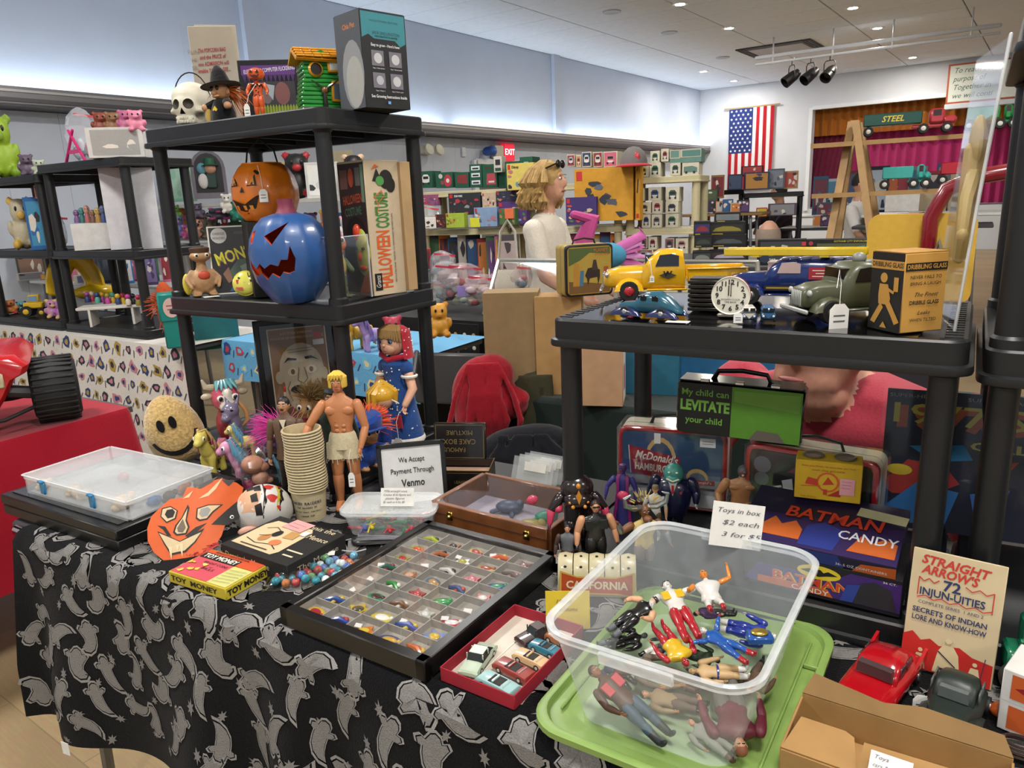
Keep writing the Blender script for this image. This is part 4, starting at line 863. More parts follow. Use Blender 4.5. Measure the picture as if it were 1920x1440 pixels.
hd=MB().ell((0,0,.8),(.098,.1,.105),flesh,m,18,12).ell((0,-.055,.765),(.065,.05,.055),flesh,m).ell((0,-.106,.785),(.012,.012,.012),flesh,m,8,6).tube([(0,0,.66),(0,0,.74)],.035,flesh,m);ho=hd.build('head',t)
f=MB()
for s2 in(-1,1):f.ell((s2*.042,-.086,.812),(.02,.012,.018),mat('#4a6a86',.2),m).ell((s2*.042,-.096,.812),(.009,.006,.011),mat('#101014',.15),m).tube([(s2*.022,-.094,.826),(s2*.042,-.1,.834),(s2*.064,-.088,.826)],.003,mat('#2a1a12',.5),m,5)
f.ell((0,-.102,.748),(.02,.006,.006),mat('#b05a58',.4),m);f.build('face',ho)
hm=MB();hk=mat('#8a6a3c',.6,bump=.3)
for i in range(15):x=(i-7)/7;hm.tube([(x*.05,0,.9),(x*.085,-.075+.03*x*x,.875),(x*.1,-.096+.05*x*x,.838-.03*abs(x))],[.02,.02,.008],hk,m,6)
hm.build('bangs',ho)
kb=MB().loft([[((.108+g)*math.cos(a),.012+(.112+g)*math.sin(a)*1.02,z)for a in[PI*(-.12+1.24*i/17)for i in range(18)]]+[]for g,z in((.02,.68),(.012,.72),(.008,.8),(.002,.87),(-.04,.902),(-.1,.912))],red,m,cap=False,closed=False)
kb.tube([(-.1,-.03,.70),(0,-.07,.675),(.1,-.03,.70)],.02,red,m);ko=kb.build('kerchief',t);dt=MB()
for i in range(60):
 a=rnd.uniform(-.35,PI+.35);z=rnd.uniform(.7,.9);g=.112+(.006 if z<.8 else-.0)-max(0,z-.87)*.8
 dt.ell((g*1.02*math.cos(a),.012+(g+.006)*math.sin(a)*1.02,z),.0055,wht,m,5,4)
dt.build('white_dots',ko)['kind']='stuff'
MB().tube([(.1*math.cos(q),-.11-.02*math.sin(q*2),.38+.03*math.sin(q))for q in[i*PI/5 for i in range(6)]],.005,mat('#e2e0da',.8),m,5).build('waist_cord',t)
price_tag(t,(.045,-.06,-.005),.034,.055,[(.045,-.06,.05),(.04,-.058,.09),(.036,-.04,.11)])
p,s_,r_=base(336,872,.75,-2);p.z=.7525;t=thing('smiley_plush','tan plush egg with black stitched smiling face','plush toy',p,r_);rw,rh=50/s_,68/s_
fur=mat('#bfa067',.95,var=.35,bump=.8,scale=150,sheen=.6,spec=.1);m=T(0,0,rh)@R(-14,'Y')
b=MB().lathe([(max(.001,rw*math.sin(PI*i/16)*(1-.14*math.cos(PI-PI*i/16))),-rh*math.cos(PI*i/16))for i in range(17)],fur,m,32,True,1,.8);b.build('body',t,ang=80)
f=MB();r3=(rw*1.02,rw*.82,rh*1.0);fk=cloth('#0d0c0b')
for x in(-.28,.14):wrap(f,[(rw*(x+.13*math.cos(a)),rh*(.34+.17*math.sin(a)))for a in[i*PI/6 for i in range(12)]],r3,fk,.003)
sm=[(rw*.84*math.cos(a),rh*(.06+.66*math.sin(a)))for a in[PI+i*PI/14 for i in range(1,14)]]+[(rw*.72*math.cos(a),rh*(.06+.5*math.sin(a)))for a in[2*PI-i*PI/14 for i in range(1,14)]]
for i in range(12):wrap(f,[sm[i],sm[i+1],sm[24-i],sm[25-i]],r3,fk,.003,(1,))
f.v=[m@q for q in f.v];f.build('stitched_face',t)
p,s_,r_=base(556,958,.752,-8);p=V((-1.262,1.068,.7525));s_=pm((p.x,p.y,.86));t=thing('suited_doll','moustached doll in glittering brown jacket and dark trousers','doll',p,face_cam(p,-20));br=mat('#5f4634',.5,var=.5,scale=600)
h=205/s_;figure(t,h,dict(skin=mat('#bb8a66',.5),hair=mat('#14100e',.5),brow=mat('#14100e',.5),stache=mat('#14100e',.5),top=br,pants=cloth('#2c2019'),boot=mat('#15110e',.4)),arms=(((.035,0,-.17),(.0,-.04,-.16)),)*2,bulk=1.08)
m=S(h)
jk=MB().loft([[(x*math.cos(a),y*math.sin(a),z)for a in[PI*(-.42+1.84*i/19)for i in range(20)]]for z,x,y in((.43,.115,.075),(.55,.1,.068),(.7,.118,.072),(.78,.125,.066),(.815,.07,.05))],br,m,cap=False,closed=False);jk.build('jacket',t)
MB().box((0,-.062,.66),(.05,.01,.24),mat('#1c2a22',.6),m).prism([(-.03,.81),(.03,.81),(0,.72)],.066,.07,mat('#d8ccb4',.7),m@R(90,'X')).build('shirt',t)
p=V((-1.172,1.125,.7525));s_=pm((p.x,p.y,.86));t=thing('beret_doll','doll in dark green sweater and black beret behind the cups','doll',p,face_cam(p,-14));gn=cloth('#2b3a30')
figure(t,215/s_,dict(skin=mat('#b98468',.5),hair=mat('#1b2326',.6),style='beret',top=gn,pants=cloth('#22262c'),boot=mat('#141414',.4)),bulk=1.15)
p=V((-1.128,1.105,.7525));s_=pm((p.x,p.y,.88));t=thing('shirtless_doll','blond bare chested doll in cream cut off shorts','doll',p,face_cam(p,-14));fl=mat('#b9794f',.38,var=.05);h=262/s_;m=S(h)
figure(t,h,dict(skin=fl,hair=mat('#d6b24a',.5),style='mop',brow=mat('#8a6a30',.5)),arms=(((.1,-.05,-.145),(.05,-.09,-.13)),((.05,-.015,-.17),(-.03,-.075,-.13))),bulk=1.02,bare=True,legs=(((.01,-.01,-.23),(.004,.008,-.2)),((.02,-.01,-.23),(.006,.012,-.2))))
sk=cloth('#c5b998');b=MB().lathe([(.078,.575),(.09,.55),(.1,.5),(.106,.455)],sk,m,18,False,1.06,.72)
for s2 in(-1,1):b.lathe([(.068,.49),(.071,.43),(.074,.385)],sk,m@T(s2*.054,-.004,0),14,False,1,.95)
b.build('shorts',t);fr=MB();tuft(fr,(0,0,.39*h),.001,0,.01,sk)
for s2 in(-1,1):
 for i in range(14):a=i*PI/7;fr.tube([V((s2*.054+.073*math.cos(a),.07*math.sin(a),.388))*h,V((s2*.054+.077*math.cos(a),.072*math.sin(a),.372-.012*(i%3)))*h],.0009,sk,n=4)
fr.build('frayed_hem',t)
price_tag(t,(.065*h,-.13*h,.2*h),.0135,.032,[(.065*h,-.13*h,.2*h+.03),(.06*h,-.13*h,.42*h),(.07*h,-.1*h,.47*h)])
p,s_,r_=base(584,968,.752,0);p.z=.7525;cw_=36/s_;NC=22;cupm=mat('#b9ab88',.5)
chh=60/s_;step=112/s_/(NC-1)
pr=[(cw_*.76,0),(cw_*.76,.002),(cw_*.9,chh-step*.75),(cw_*.98,chh-step*.6),(cw_*1.01,chh-step*.3),(cw_*.98,chh),(cw_*.9,chh),(cw_*.72,.004)]
cm=MB().lathe(pr,cupm,n=28,cap=False).lathe([(.001,.003),(cw_*.7,.003)],cupm,n=28,cap=False).mesh('paper_cup')
for i in range(NC):
 o=D.objects.new('paper_cup',cm);COL.objects.link(o);o.location=(p.x+.002*math.sin(i*.5),p.y,p.z+i*step);o.rotation_euler=(0,0,i)
 tag(o,('lowest cup of the cream stack, with blue team lettering' if i==0 else 'top cup of the cream stack beside the bare chested doll' if i==NC-1 else 'cream ribbed cup within the tall cup stack'),'cup','cups in the tall cream stack')
 if i==0:
  mb=MB()
  for j,(tx_,sz_)in enumerate((('OAKEN RAIDERS',.0085),('THE RAIDERS OF',.005),('THE NATIONAL FOOTBALL',.004),('LEAGUE CUP',.005))):
   for ci,ch in enumerate(tx_):
    a=math.radians(-90-10+(ci-len(tx_)/2)*(8.5 if j==0 else 5))+r_;z=chh*(.62-.14*j);rr_=cw_*(.76+.145*z/chh)+.0009
    mb.text(ch,sz_,mat('#2a3048',.6),T(rr_*math.cos(a),rr_*math.sin(a),z)@R(math.degrees(a)+90)@R(90,'X'),bold=.02)
  mb.build('lettering',o)['kind']='stuff'
p,s_,r_=base(478,925,.752,-10);p=V((-1.375,1.06,.7525));s_=pm(p)
t=thing('plastic_bag','crumpled clear bag of small vinyl dolls by the ponies','plastic bag',p,r_);rg=random.Random(5)
def crumple(r3,n1,n2,seed,amp=.18):
 g=random.Random(seed);off=[[1+g.uniform(-amp,amp)for _ in range(n1)]for _ in range(n2+1)]
 return lambda k,c:MB().loft([[(c[0]+r3[0]*off[i][j]*math.sin(PI*(i+.3)/(n2+.6))*math.cos(2*PI*j/n1),c[1]+r3[1]*off[i][j]*math.sin(PI*(i+.3)/(n2+.6))*math.sin(2*PI*j/n1),c[2]-r3[2]*math.cos(PI*(i+.3)/(n2+.6)))for j in range(n1)]for i in range(n2+1)],k)
film=mat('#dfe4e8',.12,alpha=.1)
crumple((.042,.038,.062),18,12,4,.28)(film,(0,0,.062)).build('film',t,ang=10)
for i,(x,z,c,r2)in enumerate(((0,.085,'#b98064',.026),(.01,.05,'#c49078',.02),(-.02,.03,'#8a1f4a',.018),(.02,.02,'#b05a52',.016),(-.005,.018,'#d2b0a0',.014))):
 q=V((p.x+x,p.y-.005+.01*(i%2),p.z+z-.01));t2=thing('vinyl_doll_piece',('flesh toned doll head in the clear bag','pale doll body in the clear bag','magenta doll dress in the clear bag','red doll trousers in the clear bag','smallest pale doll in the clear bag')[i],'doll',q,r_,'pieces in the clear doll bag')
 MB().ell((0,0,0),(r2,r2*.8,r2*.85),mat(c,.5)).ell((r2*.9,0,-r2*.3),(r2*.5,r2*.4,r2*.4),mat(c,.5)).build('body',t2)
 # ================================================================== things on the front table, from the left
ZT=.7535
t=thing('black_case','flat black lidded case under the clear organizer box','case',(-1.6,.872,ZT),math.radians(1));kc=mat('#0f0f10',.35,var=.1)
MB().box((0,0,.012),(.435,.305,.024),kc,b=.003).build('case_base',t);MB().box((0,0,.036),(.438,.308,.0225),kc,b=.003).build('case_lid',t)
MB().box((0,0,.0485),(.40,.27,.003),mat('#1c1c1e',.15)).build('inset_panel',t)
t=thing('organizer_box','clear plastic organizer box with two blue latches','storage box',(-1.578,.855,.8038),math.radians(2));W,d,h=.372,.205,.042
pc=mat('#e8ecee',.22,alpha=.2);pe=mat('#f2f4f4',.25,alpha=.45)
MB().box((0,0,.001),(W-.01,d-.01,.002),pc).build('bottom',t)
for c_,z_ in(((0,-d/2,h/2),(W-.01,.0016,h)),((0,d/2,h/2),(W-.01,.0016,h)),((-W/2,0,h/2),(.0016,d-.01,h)),((W/2,0,h/2),(.0016,d-.01,h))):MB().box(c_,z_,pc).build('side_wall',t)
for i in range(3):MB().box((-W/2+W*(i+1)/4,0,h/2),(.0012,d-.01,h*.9),pc).build('divider',t)
MB().loft([[(x,y,z)for x,y in rr(W+g,d+g,.014)]for g,z in((.004,h-.009),(.008,h-.007),(.008,h),(.002,h+.002),(-.02,h+.002),(-.024,h+.0005))],mat('#eef1f3',.12,alpha=.16)).build('lid',t)
rim=MB()
for sx in(-1,1):rim.tube([(sx*(W/2+.003),-d/2,h),(sx*(W/2+.003),d/2,h)],.0016,pe,n=6)
for sy in(-1,1):rim.tube([(-W/2,sy*(d/2+.003),h),(W/2,sy*(d/2+.003),h)],.0016,pe,n=6)
rim.build('lid_rim',t)
for x in(-.105,.075):MB().box((x,-d/2-.0045,h*.62),(.017,.006,h*.72),gl('#1f78a8'),b=.002).box((x,-d/2-.006,h*.95),(.017,.01,.006),gl('#1f78a8'),b=.002).build('latch',t)
rg=random.Random(11)
spots=[(-.165,-.075,'#c9b79a','cream piece at the left end'),(-.06,-.07,'#c4ad8c','cream bead pile below the middle'),(-.035,-.075,'#d0bc9c','cream rounded piece beside the bead pile'),(-.012,-.072,'#bfa786','tan rounded piece beside the bead pile'),(.12,-.07,'#c8b191','largest cream animal at the near corner'),(.1,-.06,'#9c7a62','brown bit at the near corner'),(.165,-.03,'#3a6ea0','small blue figure'),(.172,.0,'#4a3a34','small dark figure behind the blue one'),(.165,.04,'#a5694a','orange brown toy near the right end'),(.17,.075,'#6a625a','grey toy near the right end'),(-.03,.03,'#b0483e','faded red toy under the lid')]
for i,(x,y,c,lb)in enumerate(spots):
 b=MB();k=mat(c,.6);r2=.016 if i==4 else.011
 b.ell((0,0,r2),(r2*1.3,r2,r2),k,None,10,7).ell((r2*1.1,-.004,r2*1.5),r2*.6,k,None,8,6).ell((-r2,0,r2*.5),(r2*.7,r2*.5,r2*.5),k,None,8,6)
 solo(b,'organizer_toy',lb+' inside the clear organizer','toy',V((-1.578,.855,.8062))+MX.Rotation(math.radians(2),3,'Z')@V((x,y,0)),rg.uniform(0,3),'small toys in the organizer box')
p=G(366,985,.80);s_=pm(p);cc=(366,985)
t=thing('paper_mask','orange card devil mask with fangs and cut out eyes','mask',(p.x,p.y,.80),face_cam(p,0))
tl=R(-38,'X')
def mpt(px,py,off=0):
 x,z=(px-366)/s_,-(py-985)/s_/.93
 return tl@V((x,x*x*2.6+z*z*.3-off,z))
def sheet(mb,pts,k,off=0,thick=0,c=None):
 n=len(pts);cx0=c or(sum(q[0]for q in pts)/n,sum(q[1]for q in pts)/n);seq=(1,.8,.55,.3,.001)
 vs=[mpt(cx0[0]+(x-cx0[0])*q,cx0[1]+(y-cx0[1])*q,off)for q in seq for x,y in pts]
 fs=[(i*n+j,i*n+(j+1)%n,(i+1)*n+(j+1)%n,(i+1)*n+j)for i in range(4)for j in range(n)]
 mb.add(vs,fs,k)
 if thick:
  b=len(mb.v);mb.add([mpt(x,y,off-thick)for x,y in pts]+[mpt(x,y,off)for x,y in pts],[(j,(j+1)%n,n+(j+1)%n,n+j)for j in range(n)],k)
outl=[(340,1060),(322,1048),(305,1032),(290,1012),(283,990),(285,968),(294,950),(312,938),(330,928),(352,930),(362,912),(382,918),(400,908),(425,905),(452,915),(463,925),(455,945),(440,958),(430,975),(418,992),(408,1012),(392,1030),(372,1044),(355,1054)]
def fine(pts,n=3):return[tuple(mid(V(a),V(b),i/n))for a,b in zip(pts,pts[1:]+pts[:1])for i in range(n)]
mo=mat('#cf5a22',.6,var=.05);b=MB();sheet(b,fine(outl),mo,0,.0015,(365,985));b.build('card_sheet',t)
f=MB();kb,kc2,kw=mat('#17110e',.6),mat('#cdb68e',.6),mat('#3a332c',.8)
P_=lambda pts,k,o:sheet(f,fine(pts,2),k,o)
z6=lambda l:[(20+x/3.556,820+y/3.556)for x,y in l]
P_(z6([(1030,480),(1045,430),(1100,430),(1140,470),(1120,520),(1060,530)]),kb,.0008);P_(z6([(1036,480),(1050,437),(1098,437),(1132,470),(1114,513),(1064,523)]),kc2,.0012);P_(z6([(1058,475),(1075,450),(1110,452),(1122,475),(1105,505),(1072,505)]),kb,.0016)
P_(z6([(1240,545),(1255,480),(1330,468),(1425,480),(1360,520),(1310,565),(1260,565)]),kb,.0008);P_(z6([(1250,540),(1262,487),(1330,475),(1405,484),(1350,516),(1306,556),(1264,556)]),kc2,.0012);P_(z6([(1265,520),(1280,490),(1325,485),(1340,505),(1315,540),(1280,545)]),mat('#8a8884',.5),.0016)
P_(z6([(1205,445),(1212,470),(1185,540),(1195,590),(1170,632),(1110,625),(1092,600),(1110,560),(1155,520)]),kb,.0008);P_(z6([(1200,470),(1176,545),(1184,590),(1165,622),(1115,616),(1104,598),(1120,565),(1160,525)]),kc2,.0012);P_(z6([(1162,530),(1172,590),(1150,615),(1122,606),(1120,580)]),mat('#6a5a4c',.5),.0016)
P_(z6([(1005,530),(1050,550),(1080,620),(1055,610),(1035,565)]),kb,.0008);P_(z6([(1160,640),(1230,600),(1305,585),(1250,620),(1190,660)]),kb,.0008)
P_(z6([(1000,565),(1050,640),(1080,665),(1160,680),(1220,650),(1285,615),(1220,690),(1150,740),(1060,735),(1030,660)]),kb,.0008);P_(z6([(1008,580),(1052,650),(1082,673),(1158,690),(1222,660),(1262,637),(1210,688),(1145,728),(1066,724),(1038,660)]),kc2,.0012)
for x in(1062,1105,1128):P_(z6([(x-10,680),(x+14,684),(x-2,765 if x!=1105 else 720)]),mat('#d8c49c',.6),.0016)
P_(z6([(1275,420),(1330,395),(1450,295),(1395,370),(1340,412)]),kc2,.0008);P_(z6([(1280,350),(1320,320),(1420,285),(1380,320),(1300,355)]),mat('#4a4848',.6),.0008);P_(z6([(1440,310),(1530,320),(1480,360)]),mat('#3a3a3c',.6),.0008);P_(z6([(1180,400),(1250,360),(1220,400)]),kc2,.0008)
P_(z6([(1330,600),(1440,520),(1560,440),(1570,500),(1500,590),(1430,620)]),mat('#232120',.6),.0012);f.build('printed_features',t)
MB().lathe([(.0022,-.0006),(.004,0),(.0022,.0006)],mat('#d8d8d8',.3,metal=.8),MX.Translation(mpt(432,981,.003))@R(60,'X'),12,False).build('eyelet',t)
p=G(498,985,.752);s_=pm(p);t=thing('domed_mask','white domed plastic mask with red patches and painted black hair','mask',(p.x,p.y,ZT),face_cam(p,0));wm=mat('#d5d2cc',.4)
rw,rh=54/s_,74/s_;m=T(0,.01,.026)@R(38,'X')
MB().lathe([(rw*math.cos(a),rh*.85*math.sin(a))for a in[i*PI/2/10 for i in range(10)]]+[(.001,rh*.85)],wm,m,28,False,1,.85).build('dome',t,ang=80)
f=MB();m2=m@R(90,'X')@R(180)
def dome(mb,pts,k,off):
 sf=lambda x,y:m@V((x*rw,y*rw*.85,rh*.85*math.sqrt(max(.01,1-x*x-y*y))+off))
 n=len(pts);c=(sum(q[0]for q in pts)/n,sum(q[1]for q in pts)/n);seq=(1,.7,.4,.001)
 mb.add([sf(c[0]+(x-c[0])*q,c[1]+(y-c[1])*q)for q in seq for x,y in pts],[(i*n+j,i*n+(j+1)%n,(i+1)*n+(j+1)%n,(i+1)*n+j)for i in range(3)for j in range(n)],k)
rdk,bkk=mat('#c0322a',.5),mat('#141212',.6)
for x,y,r2 in((.25,.35,.15),(.32,-.2,.16),(.6,.5,.08),(.5,-.5,.06)):dome(f,[(x+r2*math.cos(a)*(1+.3*math.sin(3*a)),y+r2*math.sin(a))for a in[i*PI/6 for i in range(12)]],rdk,.001)
dome(f,fine([(-.75,.45),(-.35,.6),(.0,.55),(-.05,-.1),(-.25,-.6),(-.7,-.4)]),mat('#d3a583',.5),.0006)
for x,y in((-.35,.5),(-.12,.35),(-.25,-.1),(-.15,-.55)):
 dome(f,fine([(x-.12,y+.16),(x+.1,y+.2),(x+.12,y-.18),(x-.1,y-.14)]),bkk,.0012)
for pts,k in(([(.05,.7),(.15,.3),(.12,-.3),(-.05,-.8)],bkk),([(.5,.75),(.68,.3),(.66,-.2),(.5,-.6)],bkk),([(.44,.75),(.6,.3),(.58,-.2),(.42,-.6)],mat('#c8b83a',.5))):dome(f,pts+[(x+.03,y)for x,y in pts[::-1]],k,.001)
f.build('painted_features',t);MB().ell((-.035,-.045,.012),(.02,.008,.01),mat('#cf9a86',.5)).build('ear',t)
hr=MB();rg=random.Random(2)
for i in range(60):a=V((G(398+rg.uniform(-14,14),1016+rg.uniform(-6,6),.765)));hr.tube([a,a+V((rg.uniform(-.03,.0),rg.uniform(-.03,.0),-.006)),V((a.x-.03*rg.random(),a.y-.035,.756))],.0007,mat('#b01c24',.5),n=3)
solo(hr,'red_fringe','tangle of bright red strands under the orange mask','yarn')['kind']='stuff'
t=carton('toy_money_box','flat yellow and red toy money box at the table edge','box',(-1.107,.748,ZT),math.radians(2),(.15,.095,.022),'#b8a62a',[('F',[('t','#141208','TOY  MONEY',.45,.5,.62,{'w':.82,'bold':.03})]),('R',[('t','#141208','TOY MONEY',.5,.5,.68,{'w':.94,'bold':.04})]),('T',[('r','#c24a58',(.02,.03,.66,.66)),('r','#c9c476',(.66,.03,.98,.66)),('r','#c8502a',(.02,.68,.98,.97)),('p','#121010',[(.03,.66),(.66,.66),(.66,.86),(.03,.86)]),('t','#e6e2d0','TOY MONEY',.35,.76,.18,{'w':.58,'bold':.03}),('t','#1a1412',"BRADLEY'S EDUCATIONAL",.45,.915,.08,{'w':.6}),('t','#2a1214','BRIGHT COINS',.42,.55,.1,{'w':.4}),('t','#2a1214','and',.42,.44,.06,{}),('t','#2a1214','BILLS',.42,.36,.1,{'w':.2})]+scatter(8,['#d8c85a','#d0b84a','#c9a83a'],(.04,.06,.34,.5),(.03,.1),random.Random(4))+[('l','#6a8a76',[(.7,.1+i*.1),(.96,.16+i*.1)],.012)for i in range(5)])])
pl,pf,pr_2=G(409,1022,.79),G(531,965,.79),G(651,1000,.79)
u=pr_2-pf;v_=pf-pl;cen=(pl+pr_2)/2;cen.z=ZT;wx,dx=u.length,v_.length;rz=math.atan2(u.y,u.x)-.0
sz=(wx,dx*.92,.037)
carton('cartoon_game_box','black box with cream cartoon panel and pink sticker','box',cen,rz*.6,sz,'#121110',[('F',[('t','#b9ab92','Dennis the Menace',.4,.55,.45,{'w':.66})]),('R',[('t','#b9ab92','The Menace',.5,.5,.4,{'w':.7})]),('T',[('p','#cdb993',[(.05+.7*(i/24)if i<=24 else 0,0)for i in()]or[(.05,.12),(.66,.1),(.7,.2),(.68,.8),(.62,.88),(.1,.86),(.04,.7)]),('t','#d8c9a8','Dennis the',.66,.93,.14,{'w':.5,'rot':0}),('t','#d8c9a8','Menace',.84,.7,.15,{'w':.28}),('l','#d8c9a8',[(.74,.3),(.96,.3)],.03),('l','#d8c9a8',[(.78,.18),(.92,.18)],.03),('l','#3a3026',[(.12,.3),(.3,.24),(.5,.3),(.62,.22)],.015),('c','#b07a4a',(.3,.4,.06,.1)),('c','#1a1a22',(.36,.56,.05,.09)),('c','#c9764a',(.5,.36,.07,.08)),('p','#b58a52',[(.48,.5),(.62,.52),(.6,.72),(.46,.7)]),('l','#3a3026',[(.14,.62),(.24,.7),(.34,.64),(.3,.46),(.2,.42)],.012),('l','#3a3026',[(.16,.16),(.56,.16)],.02),('p','#d99a98',[(.26,.74),(.56,.72),(.58,.98),(.28,1.0)]),('l','#a86a70',[(.3,.9),(.52,.88)],.012),('l','#a86a70',[(.3,.82),(.48,.8)],.012),('r','#dcdcd8',(.6,.66,.68,.78))])])
p=G(592,1078,.752);t=thing('marble_bag','clear zip bag full of glass marbles','plastic bag',(p.x,p.y,ZT),math.radians(38));rg=random.Random(8)
def bagtop(u,v_):x,y=-.085+.17*u,-.05+.13*v_;e=min(u,1-u,v_*1.2,.5);b_=min(1,6*min(u,1-u))*min(1,5*v_)*min(1,5*max(0,(.78-v_)));return(x,y,.0015+.02*max(0,b_)+(.012*math.sin(u*17+v_*9)*.3 if v_>.6 else 0)+.0015*math.sin(u*31)+(.02*(v_-.7)if v_>.7 else 0))
MB().grid(bagtop,22,18,mat('#e6ebee',.08,alpha=.13)).build('film',t,ang=20)
MB().tube([bagtop(i/10,.93)for i in range(11)],.0014,mat('#dfe3e6',.2,alpha=.5),n=5).build('zip_strip',t)
MB().box((.02,.045,.012),(.022,.014,.0006),mat('#e8e6e2',.8),R(8,'X')).build('price_sticker',t)
mc=[('#5f9db8','pale blue'),('#2f7f8e','teal'),('#b06a3c','amber'),('#a33f3f','red'),('#5b8a5a','green'),('#c8d4d8','white swirled'),('#3c66a8','deep blue')]
mm=[MB().ell((0,0,0),.0078,mat(c,.08,coat=.8,var=.5,scale=160),None,14,9).mesh('marble')for c,_ in mc];cnt=0
Rm=MX.Rotation(math.radians(38),3,'Z')
for j in range(6):
 for i in range(8):
  k=rg.randrange(7);q=V((p.x,p.y,ZT+.0085))+Rm@V((-.062+i*.0172+(j%2)*.008,-.04+j*.0145,.0))
  if(i+j)%3==0:q.z+=.0055
  o=D.objects.new('marble',mm[k]);COL.objects.link(o);o.location=q;o.rotation_euler=(i,j,k)
  tag(o,mc[k][1]+' glass marble in the clear zip bag','marble',mc[k][1]+' marbles in the zip bag')
p=G(712,1020,.752);t=thing('ribbed_paddle','black ribbed tongue shaped novelty lying by the display case','novelty',(p.x,p.y,ZT),math.radians(28));k=mat('#101012',.35)
MB().loft([[(x+0,wy*math.sin(a),.006+.006*math.cos(a))for a in[i*PI/6 for i in range(12)]]for x,wy in((-.055,.004),(-.05,.014),(-.035,.019),(-.01,.017),(.02,.012),(.045,.013),(.055,.006))],k).build('body',t)
for i in range(4):MB().tube([(-.045,-.01+i*.0066,.0115),(0,-.008+i*.0052,.0128),(.045,-.006+i*.004,.0118)],.0009,mat('#8a8a8e',.3),n=5).build('rib',t)
for i in range(5):MB().box((.056,-.01+i*.005,.009),(.012,.002,.004),k).build('tooth',t)
t=thing('soldier_tub','clear lidded food tub of coloured plastic soldiers with card','container',(-.965,1.062,ZT),math.radians(26));W,d,h=.185,.1,.048
pl_=mat('#e9eeee',.15,alpha=.17)
def tubmesh(w0,d0,w1,d1,h,k,rad=.025,th=.0016,rim=.006):
 mb=MB();mb.loft([[(x,y,z)for x,y in rr(a,b,rad)]for a,b,z in((w0-2*th,d0-2*th,th),(w0,d0,0),(w1,d1,h-.004),(w1+rim,d1+rim,h-.004),(w1+rim,d1+rim,h),(w1-2*th,d1-2*th,h),(w0-2*th,d0-2*th,th+.0003))],k,cap=False)
 mb.add([(x,y,th)for x,y in rr(w0-2*th,d0-2*th,rad)],[tuple(range(len(rr(1,1,.1))))],k);return mb
tubmesh(W-.02,d-.02,W,d,h,pl_).build('tub',t)
MB().loft([[(x,y,z)for x,y in rr(W+g,d+g,.026)]for g,z in((.002,h-.002),(.012,h),(.012,h+.007),(.004,h+.008),(-.02,h+.006))],mat('#eef2f2',.15,alpha=.25)).build('lid',t)
MB().lathe([(.02,0),(.024,.004),(.018,.006)],mat('#cfc8b4',.4),T(W/2+.006,.03,.026)@R(90,'Y')@S(1,.6,1),14,False).build('tab',t)
o=note(['1970s army/girl scout','Cracker & tin figures and','  plastic figures','$1 each or 6 for $5'],.068,.036,'#dcdad4',size=.17).build('price_card',t,(.02,-.03,h+.012));o.rotation_euler=(-.35,0,0)
def soldier(c):
 b=MB();k=gl(c,.35);b.tube([(-.012,0,.004),(0,0,.007),(.012,0,.006)],[.0035,.0045,.004],k,n=6).ell((.018,0,.007),.0042,k,None,7,5).tube([(.008,0,.008),(.016,.008,.01)],.0018,k,n=5).tube([(-.01,0,.004),(-.022,.005,.003)],.0025,k,n=5).tube([(-.01,0,.004),(-.022,-.006,.005)],.0025,k,n=5).tube([(.008,-.003,.008),(.02,-.012,.005)],.0016,k,n=5);return b.mesh('toy_soldier')
sc_=[('#b02a34','red'),('#c8b02a','yellow'),('#1f7a4a','green'),('#2c50a0','blue'),('#7a5a5c','brown')];sm_=[soldier(c)for c,_ in sc_];Rm=MX.Rotation(math.radians(26),3,'Z')
for i in range(18):
 k=(0,3,1,2,0,2,2,0,4,2,0,1,2,0,3,2,0,0)[i];q=V((-.965,1.062,ZT+.004+(i%3)*.006))+Rm@V((-.065+(i%9)*.016,(-.03,.012)[i//9]+rg.uniform(-.008,.008),0))
 o=D.objects.new('toy_soldier',sm_[k]);COL.objects.link(o);o.location=q;o.rotation_euler=(rg.uniform(-.5,.5),rg.uniform(-.4,.2),rg.uniform(-1,1));tag(o,sc_[k][1]+' plastic soldier in the clear food tub','toy soldier',sc_[k][1]+' soldiers in the food tub')
pl,pr2_=G(716,962,.752),G(840,958,.752);a0=G(778,962,.752);s_=pm(a0);W,Hh=126/s_,116/s_
p=V((-.99,1.165,ZT));s_=pm((p.x,p.y,.82));W,Hh=128/s_,122/s_
t=thing('payment_sign','black framed payment sign in large plain print','sign',p,face_cam(p,2));mt=T(0,0,.002)@R(-14,'X');b=MB();kf=mat('#101010',.3)
for c_,z_ in(((0,0,.005),(W,.012,.01)),((0,0,Hh-.005),(W,.012,.01)),((-W/2+.005,0,Hh/2),(.01,.012,Hh)),((W/2-.005,0,Hh/2),(.01,.012,Hh))):b.box(c_,z_,kf,mt,.0015)
b.build('frame',t);MB().box((0,.001,Hh/2),(W-.012,.004,Hh-.012),mat('#cfcfce',.5),mt).build('paper',t)
mb=MB();art(mb,mt@side((W,.0035,Hh),'F'),(W,Hh),[('t','#1c1c1c','We Accept',.5,.73,.115,{'w':.38,'bold':.008}),('t','#1c1c1c','Payment Through',.5,.56,.115,{'w':.63,'bold':.008}),('t','#161616','Venmo',.5,.37,.16,{'w':.34,'bold':.015})]);mb.build('lettering',t)
MB().box((0,0,0),(.03,.004,Hh*.72),kf,T(0,.043,Hh*.36)@R(16,'X')).build('easel_leg',t)
p=V((-.965,1.315,.7515));t=thing('cake_tin','dark hinged tobacco tin with its lid raised','tin',p,math.radians(24));W,d,h=.135,.085,.055;kt=mat('#1a1412',.3,var=.15,coat=.3);gd='#7a683a'
b=MB()
